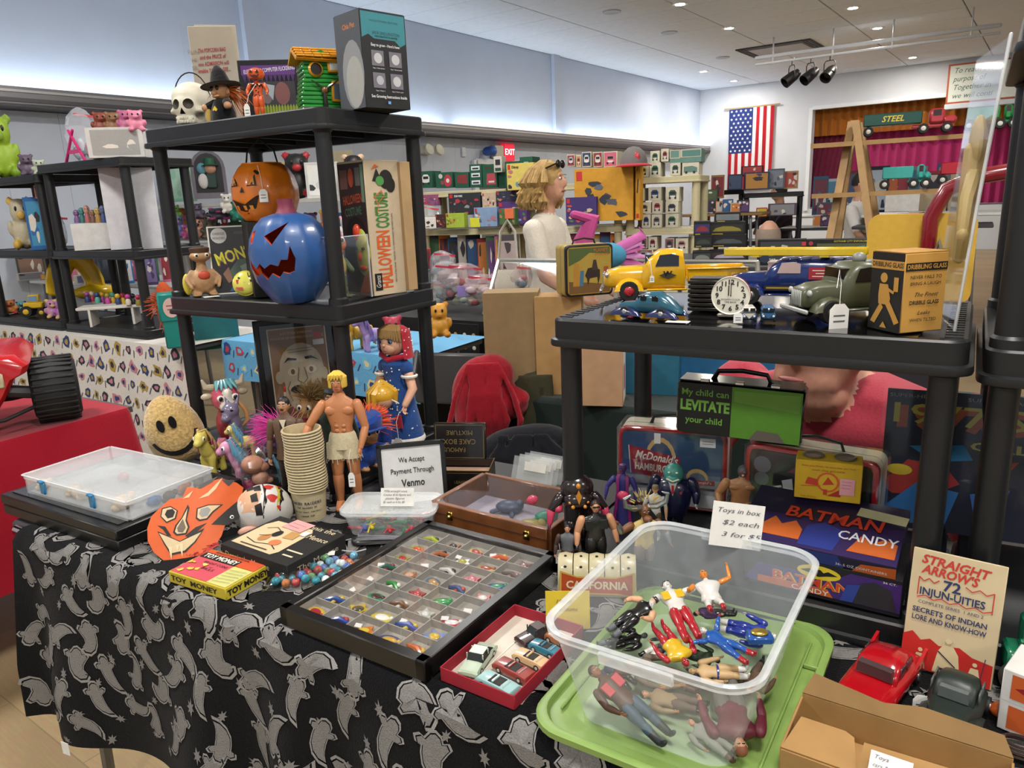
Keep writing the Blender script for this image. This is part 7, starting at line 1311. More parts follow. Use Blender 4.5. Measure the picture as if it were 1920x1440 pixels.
tk_=gl('#22566a',.2);t=thing('teal_coupe','teal tin coupe with dark blue fenders','toy car',(-.432,1.118,Z5),math.radians(-8));L_,W_,H_=.112,.048,.042
MB().loft([ring8(x*L_,w_*W_,zb*H_,zt*H_,.6)for x,w_,zb,zt in((-.48,.3,.2,.45),(-.4,.45,.16,.56),(-.2,.62,.16,.62),(-.1,.7,.16,.85),(0,.72,.16,.99),(.15,.72,.16,1.0),(.3,.66,.16,.8),(.45,.44,.18,.42),(.5,.25,.2,.28))],tk_).build('body',t,ang=60)
for s2 in(-1,1):
 for x in(-.32,.26):
  MB().loft([[(x*L_+q*.028,s2*W_*(.36+.12*math.cos(a)),.003+(.0155*(1-abs(q))**.45)*max(.05,math.sin(a)))for a in[PI*i/6 for i in range(7)]]for q in(-1,-.8,-.4,0,.4,.8,1)],gl('#1c2350'),cap=False,closed=False).build('fender',t);wheel(t,x*L_,s2*W_*.38,.009,.007,mat('#b8b8ba',.3,metal=.8))
 for x in(-.03,.15):MB().box((x*L_,s2*W_*.335,H_*.76),(L_*.1,.003,H_*.2),mat('#0f1216',.1),b=.001).build('side_window',t)
MB().box((-.13*L_,0,H_*.72),(.004,W_*.5,H_*.2),mat('#0f1216',.1),R(0)).build('windscreen',t)
q=V((-.315,1.16,Z5));t=thing('alarm_clock','round white dial clock on a small stand','clock',q,face_cam(q,-8));cr_=.028;m=T(0,0,.034)
MB().lathe([(cr_*.95,-.008),(cr_*1.05,0),(cr_*1.05,.008),(cr_*.97,.011)],mat('#8a2024',.3),m@R(90,'X'),32).build('case',t);MB().lathe([(.001,.0112),(cr_*.98,.0112),(cr_*1.04,.0128),(cr_*1.06,.01)],mat('#d8d4c4',.4),m@R(90,'X'),32,False).build('dial',t)
mb=MB();ik=mat('#171514',.5)
for i in range(1,13):a=math.radians(90-30*i);mb.text(str(i),.0105,ik,T(.0205*math.cos(a),-.0118,.034+.0205*math.sin(a))@R(90,'X'),bold=.03)
mb.box((-.003,-.0122,.042),(.0014,.0006,.016),ik,R(0)).box((.0005,-.0122,.044),(.001,.0006,.022),ik).text('MODERN CLOCK',.0036,ik,T(0,-.0118,.028)@R(90,'X')).text('TIME BANK',.0036,ik,T(0,-.0118,.024)@R(90,'X'));mb.build('numerals_and_hands',t)
MB().box((0,.004,.003),(.04,.03,.006),mat('#a89a8a',.3,metal=.6),b=.0015).build('stand',t)
q=V((-.365,1.215,Z5));t=thing('ribbed_bank','dark ribbed metal toy building beside the clock','toy',q,face_cam(q,-10))
for i in range(7):MB().box((0,0,.004+i*.0074),(.066-.001*(i%2),.045,.0058),mat('#231f1a',.4,metal=.4),b=.001).build('rib_course',t)
MB().box((0,0,.053),(.06,.04,.003),mat('#15130f',.5)).build('roof',t)
for px,c1,lb in((1404,'#c3bfb4','white and grey miniature van with price tag'),(1440,'#2c5a80','blue miniature van')):
 q=G(px,604,Z5);q.z=Z5;t=thing('mini_van',lb+' before the blue panel van','toy van',q,face_cam(q,4));w_=.021;k1,k2=gl(c1),gl('#39506e' if 'white' in lb else '#28506f')
 MB().box((0,.012,.009),(w_,.034,.011),k2,b=.003).build('lower_body',t);MB().box((0,.012,.018),(w_*.95,.033,.01),k1,b=.004).build('upper_body',t)
 for s2 in(-1,1):MB().box((s2*.0048,-.0045,.019),(.007,.002,.005),mat('#1a1e22',.1),b=.0005).build('windscreen',t);MB().ell((s2*.007,-.0058,.0095),(.0018,.001,.0018),mat('#d8d8d4',.2)).build('headlight',t);MB().cyl((s2*.009,.002,.0035),.0035,.003,mat('#141414',.6),axis='X').build('wheel',t)
 MB().prism([(-.008,.014),(.008,.014),(0,.006)],.0058,.0064,k1,R(90,'X')).build('nose_panel',t)
 if 'white' in lb:price_tag(t,(-.016,-.008,.0),.013,.015,[(-.016,-.008,.015),(-.008,-.004,.02)])
solo(MB().box((0,0,.0004),(.035,.016,.0008),mat('#d8d6d0',.8)),'paper_slip','small white paper slip lying before the teal coupe','paper',(-.375,1.085,Z5),.1)
c1=G(1686,626,Z5);c1.z=Z5;rz=math.radians(-45);sz=(.06,.066,150/pm((c1.x,c1.y,Z5+.05)));og2='#b98a3e';bk_='#171410'
org=c1+MX.Rotation(rz,3,'Z')@V((-sz[0]/2,sz[1]/2,0))
carton('novelty_glass_box','orange and black novelty glass box with walking waiter print','box',org,rz,sz,og2,[('F',[('r',bk_,(.0,.0,1,1)),('r',og2,(.0,.79,1,.9)),('t',bk_,'DRIBBLING GLASS',.5,.845,.085,{'w':.94,'bold':.02}),('c',og2,(.42,.68,.11)),('p',og2,[(.3,.6),(.56,.6),(.66,.42),(.62,.34),(.3,.34),(.28,.46)]),('p',og2,[(.36,.36),(.14,.16),(.08,.1),(.22,.08),(.46,.3)]),('p',og2,[(.5,.36),(.72,.2),(.84,.1),(.98,.14),(.66,.38)]),('r',og2,(.74,.52,.88,.7)),('l',og2,[(.58,.54),(.76,.5)],.035),('p',og2,[(.4,.04),(.5,.12),(.62,.04)])]),('R',[('r',bk_,(.02,.78,.98,.88)),('t',og2,'DRIBBLING GLASS',.5,.83,.08,{'w':.9,'bold':.02}),('t',bk_,'NEVER FAILS TO',.5,.7,.06,{'w':.72}),('t',bk_,'BRING A LAUGH',.5,.62,.06,{'w':.7}),('t',bk_,'The Finest',.52,.48,.075,{'w':.54,'shear':.4}),('t',bk_,'DRIBBLE GLASS',.5,.38,.07,{'w':.68,'bold':.02}),('t',bk_,'Leaks',.5,.25,.07,{'w':.3,'shear':.4}),('t',bk_,'WHEN TILTED',.5,.16,.06,{'w':.62})])],lid='#a87c38')
a,b=G(1772,645,Z5),GY(1862,12,1.16);q=V((.0,1.24,Z5));t=thing('bagged_novelty','tall clear bag with cream rubber novelty beside the right post','plastic bag',V((-.012,1.13,Z5)),math.radians(10));hb_=.36
MB().box((.0,.1,hb_/2),(.0012,.2,hb_),mat('#f4f6f8',.05,alpha=.12),R(4,'Y')).build('front_film',t);MB().tube([(0,0,0),(.012,0,hb_*.5),(.026,0,hb_)],.0022,mat('#e8ecee',.15,alpha=.6),n=6).build('film_edge',t)
cm_=mat('#c2ab74',.5,alpha=.5);b=MB().ell((.012,.05,.24),(.01,.022,.034),cm_).tube([(.012,.05,.23),(.008,.045,.16),(.006,.06,.09)],[.015,.013,.008],cm_).tube([(.01,.04,.2),(.0,.012,.17),(-.002,.006,.13)],[.009,.008,.007],cm_).ell((-.002,.005,.125),(.007,.01,.009),cm_);b.build('rubber_piece',t)
# ================================================================== people
def person(name,lb,p,rz,h,P,arms=None,seat=False,vox=.014,headturn=0,lean=0):
 """one continuous body, front towards local -Y; hair and face are children"""
 t=thing(name,lb,'person',p,rz);sk,tp,pt,sh=P['skin'],P['top'],P['pants'],P['shoe'];b=MB();u=h/1.7
 w_=P.get('wide',1);hz=.92 if not seat else.5;L_=lambda x,y,z:(x*u,y*u,(z+hz)*u)
 b.loft([[(x*w_*u*math.cos(a),(y0+y*(1+(w_-1)*.8)*math.sin(a))*u,(z+hz)*u)for a in[i*PI/10 for i in range(20)]]for z,x,y,y0 in((-.06,.15,.11,0),(.05,.165,.115,0),(.2,.145,.1,-lean*.3),(.36,.17,.115,-lean*.6),(.46,.19,.105,-lean*.8),(.52,.14,.08,-lean),(.55,.06,.06,-lean))],tp)
 b.tube([L_(0,-lean,.5),L_(0,-lean-.01-P.get('drop',0)*.9,.62-P.get('drop',0))],[.06*u*w_**.7,.055*u*w_**.7],sk,n=10)
 A=arms or(((.06,.0,-.28),(.02,-.08,-.24)),)*2
 for i,s2 in enumerate((-1,1)):
  s0=V((s2*.185*w_,-lean*.8,.47));e_=s0+V((s2*A[i][0][0],A[i][0][1],A[i][0][2]));q=e_+V((s2*A[i][1][0],A[i][1][1],A[i][1][2]));sl=P.get('long',False);md=mid(s0,e_,.7)
  b.tube([L_(*s0),L_(*md)],[.066*u*w_**.5,.06*u*w_**.5],tp,n=10).tube([L_(*md),L_(*e_),L_(*mid(e_,q,.35)),L_(*q)],[(.052 if sl else.045)*u,(.05 if sl else.04)*u,(.048 if sl else.04)*u,.028*u],tp if sl else sk,n=10)
  hm=MB();hand(hm,L_(*q),V(L_(*q))-V(L_(*e_)),.075*u,sk);b.join(hm)
 for s2 in(-1,1):
  if seat:b.tube([L_(s2*.1,0,-.02),L_(s2*.12,-.42,-.0)],[.095*u,.07*u],pt,n=10).tube([L_(s2*.12,-.42,0),L_(s2*.12,-.44,-.42)],[.068*u,.045*u],pt,n=10).tube([L_(s2*.12,-.42,-.455),L_(s2*.12,-.58,-.465)],[.045*u,.035*u],sh)
  else:b.tube([L_(s2*.09,0,-.02),L_(s2*.1,-.01,-.44),L_(s2*.1,.01,-.84)],[.095*u,.062*u,.045*u],pt,n=10).tube([L_(s2*.1,0,-.875),L_(s2*.11,-.15,-.885)],[.045*u,.032*u],sh)
 dp=P.get('drop',0);hc=V(L_(0,-lean-.03-dp*.9,.73-dp));M_=MX.Translation(hc)@R(headturn)@S(u)
 b.ell((0,0,.0),(.075*w_**.5,.095,.115),sk,M_,16,12).ell((0,-.045,-.06),(.055*w_**.8,.05,.05),sk,M_).ell((0,-.1,-.005),(.014,.022,.024),sk,M_,8,6)
 if w_>1.2:b.ell((0,-.02,-.1),(.075,.07,.045),sk,M_)
 for s2 in(-1,1):b.ell((s2*.078*w_**.5,.005,-.005),(.012,.02,.032),sk,M_,8,6)
 if dp:b.ell(L_(0,-lean-.03,.44),(.19*u,.13*u,.085*u),tp,None,18,12)
 b.fuse(vox*u,2).build('body',t,ang=80)
 if 'collar' in P:MB().tube([(.1*w_**.6*u*math.cos(a),(-lean-.03+.085*math.sin(a))*u,(.535+hz-.03*(1-math.sin(a)))*u)for a in[i*PI/10 for i in range(21)]],.016*u,P['collar']).build('collar',t)
 f=MB();dk=mat('#2a1c16',.4)
 for s2 in(-1,1):f.ell((s2*.03,-.083,.02),(.014,.008,.008),mat('#e8e2da',.3),M_,8,6).ell((s2*.03,-.089,.02),(.006,.005,.007),dk,M_,6,5).box((s2*.03,-.09,.04),(.034,.008,.006),P['hair'],M_)
 f.ell((0,-.096-.012*(w_>1.2),-.05),(.03,.006,.006),mat('#a0605a',.5),M_,10,5)
 if 'glasses' in P:
  for s2 in(-1,1):f.lathe([(.02,-.002),(.024,0),(.02,.002)],mat('#15130f',.3),M_@T(s2*.03,-.1,.02)@R(90,'X'),14,False).tube([(s2*.05,-.095,.022),(s2*.08,0,.02)],.003,mat('#15130f',.3),M_,5)
 f.build('face',t)
 hr=MB();st=P.get('style','short');k=P['hair']
 if st!='bald':
  hr.lathe([(.084,-.02),(.086,.02),(.08,.06),(.055,.105),(.004,.124)],k,M_@T(0,.014,.005)@S(w_**.5,1.16,1),18)
 if st=='bob':
  rg=random.Random(9)
  for i in range(120):
   a=rg.uniform(-.35,PI+.35);x,y=.08*math.cos(a),.02+.095*math.sin(a)
   w1,w2,w3=[rg.uniform(-.03,.03)for _ in '123'];hr.tube([(x*.4,y*.4,.118),(x*1.0,y,.075),(x*1.3+w1,y*1.3+w2,.0),(x*1.25-w1,y*1.35-w2,-.06),(x*1.4+w3,y*1.4+w1,-.11),(x*1.25,y*1.3-w3,-.15)],[.012,.013,.014,.013,.013,.004],k,M_,6)
 elif st=='bald':hr.lathe([(.078,-.06),(.084,-.02),(.083,.03),(.074,.055)],k,M_@T(0,.022,0)@S(w_**.5,1.04,1),18,False)
 hr.build('hair',t);return t,M_
fl=mat('#c79478',.5,var=.08);den=cloth('#2e3d56')
p=V((-.19,1.86,.0));pk=cloth('#a83a48')
person('person','seated person in a faded red sweatshirt behind the low shelf',p,face_cam(p,-24),1.7,dict(skin=mat('#c98f78',.5,var=.1),hair=mat('#6a5a4c',.8),top=pk,pants=den,shoe=mat('#2a2a2a',.6),long=1,collar=cloth('#8f2f3c'),wide=1.45,drop=.105),arms=(((.1,-.16,-.24),(-.08,-.2,-.06)),((.1,-.14,-.25),(-.14,-.18,-.05))),seat=True,lean=.1,vox=.011)[0].location.z=-.055
t=thing('folding_chair','dark folding chair under the seated person','chair',(p.x,p.y,0),face_cam(p,-24));k=mat('#2c2c30',.4,metal=.5)
MB().box((0,.02,.28),(.42,.4,.03),k,b=.01).build('seat',t)
MB().box((0,.24,.62),(.42,.02,.2),k,b=.01).build('backrest',t)
for s2 in(-1,1):MB().tube([(s2*.2,-.15,.01),(s2*.2,.24,.72)],.012,k).build('leg',t);MB().tube([(s2*.19,.22,.01),(s2*.19,-.12,.32)],.012,k).build('leg',t)
p=GD(1020,335,3.9);p.z=0
t,M_=person('person','blond person in a cream shirt with sunglasses on the head',p,face_cam(p,68),1.52,dict(skin=fl,hair=mat('#a3824a',.7,var=.3,scale=40,bump=.3),style='bob',top=cloth('#d3cabb'),pants=den,shoe=mat('#dddddd',.6)),arms=(((.04,-.08,-.27),(.0,-.2,-.1)),)*2)
g=MB()
for s2 in(-1,1):g.ell((s2*.034,-.075,.1),(.032,.012,.024),mat('#14100e',.1),M_).tube([(s2*.066,-.07,.1),(s2*.09,.03,.06)],.005,mat('#14100e',.2),M_,5)
g.build('sunglasses',t)
tb=thing('tote_bag','pale canvas tote bag on the blond person shoulder','bag',p+V((-.17,-.12,.93)),face_cam(p,68));ck=cloth('#c9bfae')
MB().loft([[(x,y,z)for x,y in rr(a,b,.03)]for a,b,z in((.06,.14,-.16),(.08,.17,-.08),(.06,.15,.08),(.04,.13,.1))],ck).build('bag_body',tb);MB().tube([(0,-.06,.09),(.04,-.03,.3),(.06,.02,.36),(.03,.05,.3),(0,.06,.09)],.012,ck,n=6,flat=.5).build('strap',tb)
p=GD(1612,345,6.6);p.z=0
person('person','dark haired person with glasses in a white shirt behind the ladder',p,face_cam(p,70),1.45,dict(skin=fl,hair=mat('#1d140f',.7),top=cloth('#dad6d2'),pants=den,shoe=mat('#333333',.6),glasses=1,wide=1.12),arms=(((.04,-.12,-.26),(.0,-.28,-.02)),)*2,vox=.018)
p=GD(1440,440,5.2);p.z=0
BH=person('person','seated person seen as a balding grey head behind the boxed figures',p,face_cam(p,170),1.66,dict(skin=mat('#b98a74',.5),hair=mat('#8a7a6c',.8),style='bald',top=cloth('#7a7c80'),pants=den,shoe=mat('#333333',.6),wide=1.1),seat=True,vox=.02)[0];BH.location.z=-.13
p=GD(1470,395,8.2);p.z=0
person('person','person in a dark flowered shirt reaching behind the black shelves',p,face_cam(p,-60),1.4,dict(skin=fl,hair=mat('#2a2320',.8),top=mat('#2c1a26',.9,var=.9,scale=26),pants=den,shoe=mat('#333333',.6),long=1,wide=1.15),arms=(((.05,-.2,-.16),(.0,-.22,-.06)),)*2,lean=.06,vox=.02)
# ================================================================== neighbouring stalls
def blob(mb,c,r_,k,parts=()):
 mb.ell(c,r_,k)
 for q,r2 in parts:mb.ell(q,r2,k)
def drape(name,lb,x0,x1,y0,y1,z,drop,k,rz=0,org=(0,0),seed=1,mot=None):
 fn=lambda s,t_,off=0:V((s,y1-t_,z+off))if t_<(y1-y0)else V((s,y0-off-.004-.02*(.5+.5*math.sin(s*19+seed))*min(1,(t_-y1+y0)/.3),z-(t_-y1+y0)))
 o=MB().grid(lambda u,v_:fn(x0+(x1-x0)*u,(y1-y0+drop)*v_),max(8,int((x1-x0)*26)),22,k).build(name);tag(o,lb,'tablecloth');o.location=(org[0],org[1],0);o.rotation_euler=(0,0,rz)
 if mot:
  mb=MB();g=random.Random(seed)
  for r_ in range(int(drop/mot[0])):
   for c_ in range(int((x1-x0)/mot[0])):
    s=x0+(c_+.5+.25*(r_%2))*mot[0];t_=y1-y0+(r_+.5)*mot[0]*.95
    if s>x1-.04 or t_>y1-y0+drop-.03:continue
    motif([(.5*g.uniform(.4,1)*math.cos(i*PI/5),.5*g.uniform(.4,1)*math.sin(i*PI/5))for i in range(10)],s,t_,mot[0]*g.uniform(.7,.95),g.uniform(0,6),False,[(1,mot[1][(c_+r_)%len(mot[1])]),(.5,mot[1][(c_+r_+1)%len(mot[1])])],fn,mb,(0,0))
    motif([(.5,.06),(-.5,.1),(-.5,-.06),(.5,-.1)],s+mot[0]*.5,t_+.02,mot[0]*.4,1.2+g.uniform(-.4,.4),False,[(1,mot[2])],fn,mb,(0,0))
  mb.build('printed_motifs',o)['kind']='stuff'
 return o
 # --- left stall: three shelf units on a white printed cloth
LSY=2.27
table('stall_table','long folding table under the left toy stall',-5.6,-3.3,LSY-.03,2.75,.745)
drape('stall_cloth','white tablecloth printed with small blue and gold motifs',-5.62,-3.28,LSY-.05,2.76,.752,.66,cloth('#cfcac2'),seed=3,mot=(.1,[mat('#2c3a6a',.9),mat('#a58a44',.9),mat('#2a2e3a',.9),mat('#b97a86',.9)],mat('#4a4a52',.9)))
for i,(a,b,zs,lb)in enumerate(((-4.47,-3.66,(.80,1.215,1.68),'left stall shelf unit holding white cartons'),(-5.3,-4.49,(.80,1.215,1.635),'left stall shelf unit at the picture edge'))):shelf_unit(lb,a,b,LSY,LSY+.42,zs,r_=.026,z00=.754,pw=.04)
def adopt(o,par):
 par=par if par.parent is None else par.parent;o.parent=par;o.matrix_parent_inverse=par.matrix_basis.inverted()
 for k in('label','category','group'):
  if k in o:del o[k]
def sitem(px,py,y,kind,w_,h,c,lb,cat='toy',c2=None,d=None,grp=None,rot=0,zb=None):
 """a shelf item whose base shows at a pixel, standing at depth y"""
 p=GY(px,py,y);s_=pm(p);w_,h=w_/s_,h/s_;d=d or w_*.7
 if zb:h+=p.z-zb;p.z=zb
 k=mat(c,.5);k2=mat(c2 or c,.5);rz=face_cam(p,rot);nm=cat.replace(' ','_')
 if kind=='box':
  g=random.Random(px*7+py);return carton(nm,lb,cat,p,rz,(w_,d,h),c,[('F',([('r',c2,(.08,.08,.92,.92))]if c2 else[])+(scatter(5,[c2,'#d8d0c4','#2a2a30',c],(.1,.12,.9,.9),(.08,.25),g)if c2 else[]))]if c2 else[],grp)
 t=thing(nm,lb,cat,p,rz,grp)
 if kind=='plush':
  b=MB().ell((0,0,h*.3),(w_*.42,w_*.36,h*.3),k).ell((0,-.02*h,h*.72),(w_*.36,w_*.34,h*.26),k)
  for s2 in(-1,1):b.ell((s2*w_*.3,0,h*.93),(w_*.13,w_*.08,h*.09),k2).ell((s2*w_*.3,-w_*.3,h*.1),(w_*.16,w_*.22,h*.1),k2).ell((s2*w_*.42,-w_*.1,h*.42),(w_*.12,w_*.14,h*.15),k)
  b.fuse(max(.004,min(w_,h)*.06)).build('body',t);f=MB().ell((0,-w_*.36,h*.66),(w_*.14,w_*.08,h*.08),k2)
  for s2 in(-1,1):f.ell((s2*w_*.14,-w_*.33,h*.78),(w_*.05,w_*.03,h*.05),mat('#15110f',.3),None,8,6)
  f.build('face',t)
 elif kind=='mini':
  b=MB().lathe([(w_*.45,0),(w_*.4,h*.3),(w_*.25,h*.55)],k,n=10).ell((0,0,h*.75),(w_*.42,w_*.4,h*.26),k2,None,10,7);b.build('body',t)
  MB().ell((-w_*.16,-w_*.36,h*.8),w_*.07,mat('#15110f',.3),None,6,5).ell((w_*.16,-w_*.36,h*.8),w_*.07,mat('#15110f',.3),None,6,5).build('eyes',t)
 elif kind=='bag':
  crumple((w_*.5,d*.5,h*.5),14,8,px,.22)(mat(c,.15,alpha=.3),(0,0,h*.5)).build('film',t,ang=10);b=MB();g=random.Random(px)
  for i in range(5):b.ell((g.uniform(-.3,.3)*w_,g.uniform(-.25,.2)*d,h*g.uniform(.15,.5)),(w_*.14,w_*.1,h*.14),mat(g.choice(['#b04a50','#d8c8c0','#4a7a8a','#6a6a6c',c2 or c]),.5),None,8,6)
  b.build('contents',t)['kind']='stuff';MB().box((0,-d*.3,h*.85),(w_*.8,.004,.012),mat('#c23a44',.3),R(8,'Y')).build('zip_strip',t)
 return t
Y1,Y2=LSY+.1,LSY+.12
sitem(228,280,Y2,'box',96,36,'#c3c2be','grey white tray box on the left stall top shelf','box','#9a9894',d=.2,rot=-14,zb=1.6815)
for px,c,lb in((193,'#7a3420','rust red plush on the grey white tray'),(216,'#7a5230','brown plush on the grey white tray'),(240,'#a8567a','mauve plush on the grey white tray'),(258,'#cf7a94','pink curly plush on the grey white tray')):sitem(px,252-(px>230)*4,Y2+.02,'plush',34,40,c,lb,'plush toy',grp='plush on the left stall tray')
t=thing('pink_stand','magenta plastic easel stand on the left stall top shelf','stand',V((GY(140,292,Y1).x,Y1,1.6815)),0);k=gl('#c2246a')
for x,l in((-.05,.02),(.05,-.02)):MB().tube([(x*2,0,0),(l,0,.17)],.008,k).build('leg',t)
MB().box((0,0,.06),(.13,.006,.02),k).build('cross_bar',t)
sitem(160,290,Y1+.08,'bag',50,84,'#d8dce6','zip bag with blue edge on the left stall top shelf','plastic bag',zb=1.6815)
sitem(8,312,LSY+.15,'plush',56,92,'#8fae2a','lime green plush at the left picture edge','plush toy','#7a9a24',zb=1.6365);sitem(52,318,LSY+.12,'plush',30,28,'#5a4a5c','small grey purple plush on the left edge shelf','plush toy',zb=1.6365);sitem(75,320,LSY+.1,'plush',26,20,'#a8b09a','small pale green plush on the left edge shelf','plush toy',zb=1.6365)
sitem(48,450,Y1,'plush',46,78,'#b5ab8f','cream rabbit plush on the left stall middle shelf','plush toy','#c9a24a',zb=1.2165);sitem(82,448,Y1,'box',44,76,'#2b62a0','blue toy box below the small pink house','box','#3f8ab0',zb=1.2165);sitem(82,372,Y1,'box',26,24,'#d08a86','small pink toy house on the blue box','toy house','#8a4a4c');sitem(112,446,Y1+.05,'bag',26,46,'#aeb4b0','grey green bagged toy beside the blue box','plastic bag',zb=1.2165)
sitem(182,447,Y2,'box',78,28,'#d3d2ce','long white tray under the small figures','box',d=.16,zb=1.2165)
for i in range(8):sitem(146+i*10,418,Y2+.02,'mini',13,24+(i%3)*4,['#7a5a8a','#2f6a6a','#a05a5c','#6a4a3c','#a07a3a','#3a4a7a','#8a3a4a','#5a6a3a'][i],['purple','teal','dusty red','brown','ochre','navy','maroon','olive'][i]+' small figure on the long white tray','figurine',['#8a6a9a','#4a8a8a','#b88a7a','#8a6a4a','#b89a5a','#5a6a8a','#a85a5a','#7a8a5a'][i],grp='small figures on the long white tray')
sitem(237,448,Y1+.04,'box',56,128,'#cdccd0','tall white carton on the left stall middle shelf','box',d=.12,zb=1.2165);sitem(282,448,Y1+.06,'box',40,128,'#c6c6ca','narrower white carton behind the black post','box',d=.12,zb=1.2165)
sitem(20,592,Y1,'plush',30,30,'#c07a3a','small orange toy at the left edge bottom shelf','plush toy','#a83a3a',zb=0.8015)
t=thing('toy_tractor','yellow toy tractor on the left stall bottom shelf','toy vehicle',V((GY(68,592,Y1).x,Y1,.8015)),face_cam((-4,2),-20));k=gl('#cda81c');MB().box((0,0,.07),(.11,.06,.04),k,b=.008).box((.01,0,.11),(.06,.055,.05),k,b=.006).build('body',t);MB().box((.01,-.029,.112),(.045,.002,.032),mat('#6a8aa8',.2)).build('window',t)
for x,r_ in((-.035,.035),(.05,.026)):wheel(t,x,-.04,r_,.02,k);wheel(t,x,.04,r_,.02,k)
for px,c in((104,'#b07a9a'),(120,'#a566a8'),(134,'#cf9ab8')):sitem(px,598,Y1,'plush',30,38,c,{'#b07a9a':'dusty pink','#a566a8':'violet','#cf9ab8':'pale pink'}[c]+' pony plush on the left stall bottom shelf','plush toy','#c8a86a',grp='pony plush on the bottom shelf',zb=0.8015)
t=thing('white_riser','white plastic riser on the left stall bottom shelf','riser',V((GY(222,606,Y1).x,Y1,.8015)),face_cam((-3.9,2.37),-14));wk=mat('#c9c6be',.5);MB().box((0,0,.1),(.37,.14,.016),wk,b=.003).build('top',t)
for x in(-.12,.1):MB().box((x,0,.047),(.012,.14,.094),wk).build('support',t)
cl_=['#27386a','#a8264a','#4aa088','#8a3a7a','#b03a86','#c8a02a','#27386a','#c9a22c','#c8c0b4','#1f1f24','#8a7a2c','#c25a2c','#a82a44']
for i in range(13):q=GY(166+i*9.6,572+i*.9,Y1+.01+(i%2)*.03);q.z=.8015+.109;s_=pm(q);t=thing('mini_figure',['navy','crimson','sea green','plum','magenta','yellow','dark navy','golden','white','black','olive gold','orange','cherry red'][i]+' mini figure on the white riser','figurine',q,face_cam(q),'mini figures on the white riser');MB().lathe([(.014,0),(.015,.02),(.009,.034)],mat(cl_[i],.4),n=10).build('body',t);MB().ell((0,0,.046),(.014,.013,.015),mat(cl_[(i*5+3)%13],.4),None,10,7).build('head',t)
yk3=gl('#d8b41c');p=GD(182,545,4.7);t=thing('yellow_toy_seat','bright yellow curved plastic toy seen through the left shelves','toy',(p.x,p.y,.885),face_cam(p));t.scale=(.62,.62,.62);MB().tube([(-.17+.3*math.cos(a)*.55,0,.1+.32*math.sin(a))for a in[PI*i/10 for i in range(11)]],[.05]*11,yk3,flat=2.4,n=10).build('arch',t);MB().ell((-.02,-.02,.08),(.2,.14,.08),yk3).build('base',t)
table('rear_stall_table','table behind the left stall holding boxed toys',-6.9,-4.6,3.28,3.9,.88,'#c9c9c6')
for px,py,w_,h,c,c2,lb in((70,540,60,30,'#b8b6b4','#7a7a80','grey white boxed set on the rear stall'),(60,505,46,34,'#4a4a44','#8a6a5a','olive blister pack on the rear stall'),(105,500,40,50,'#3c4438','#7a4a3a','dark green blister pack on the rear stall'),(205,500,44,34,'#2e3440','#4a5260','dark blue boxed toy on the rear stall'),(238,535,28,62,'#2f78b8','#d8d8d8','bright blue toy box with white print on the rear stall'),(285,520,20,46,'#4a3e66','#7a6a9a','purple boxed toy on the rear stall'),(180,528,70,14,'#c8c6c0','#6a6a90','flat pale boxed set on the rear stall')):sitem(px,py,3.35,'box',w_,h,c,lb,'box',c2,d=.08,zb=.882)
p=GY(300,632,2.12);t=thing('teal_tumbler','tall teal box with a scalloped paper label','box',(p.x,2.2,.753),face_cam(p));k=mat('#157a72',.4);MB().box((0,0,.12),(.09,.09,.24),k,b=.006).box((0,0,.2),(.115,.1,.14),k,b=.008).build('body',t);mb=MB();art(mb,T(-.04,-.0515,.15)@R(90,'X'),(.08,.1),[('c','#c9a8a0',(.5,.5,.45,.48)),('l','#8a4a4c',[(.24,.6),(.76,.6)],.06),('l','#8a4a4c',[(.28,.42),(.72,.42)],.06)]);mb.build('label',t)
p=GY(322,600,2.3);fz=MB();tuft(fz,(0,0,.12),.03,150,.09,mat('#a8451c',.9),(0,0,.2),.9,.3,.006,random.Random(3));o=fz.ell((0,0,.12),(.05,.05,.13),mat('#a8451c',.95,bump=.8));t=solo(o,'orange_plush','shaggy rust orange plush hanging behind the shelf post','plush toy',(p.x+.0,2.28,p.z-.05))
# --- blue cloth stall behind the halloween shelf
table('blue_stall_table','folding table under the blue printed cloth',-3.25,-2.0,2.45,2.95,.745)
drape('blue_cloth','light blue tablecloth printed with small red and navy motifs',-3.27,-1.98,2.42,2.97,.752,.2,cloth('#5a9cc4'),seed=5,mot=(.095,[mat('#26407a',.9),mat('#a83a44',.9),mat('#6aaed0',.9),mat('#c8c090',.9)],mat('#2a3a66',.9)))
sitem(410,648,2.5,'box',76,70,'#0f5a5e','large teal storage bin on the blue cloth','storage bin',d=.2)
ponyz=[('#c8a04a','#d8b02a','golden pony with yellow mane on the blue cloth',668,662),('#9a86c0','#7a66a8','lavender pony on the blue cloth',700,664)]
for b_,m_,lb,px,py in ponyz:p=GY(px,py,2.48);p.z=.754;pony(thing('pony_toy',lb,'toy pony',p,face_cam(p,20),'ponies on the blue cloth'),72/pm(p),mat(b_,.5),mat(m_,.6))
sitem(740,655,2.6,'plush',44,64,'#a01f3a','crimson plush behind the girl doll','plush toy');sitem(826,632,2.52,'plush',44,66,'#c28a2a','golden teddy bear on the blue cloth corner','plush toy','#b87a20')
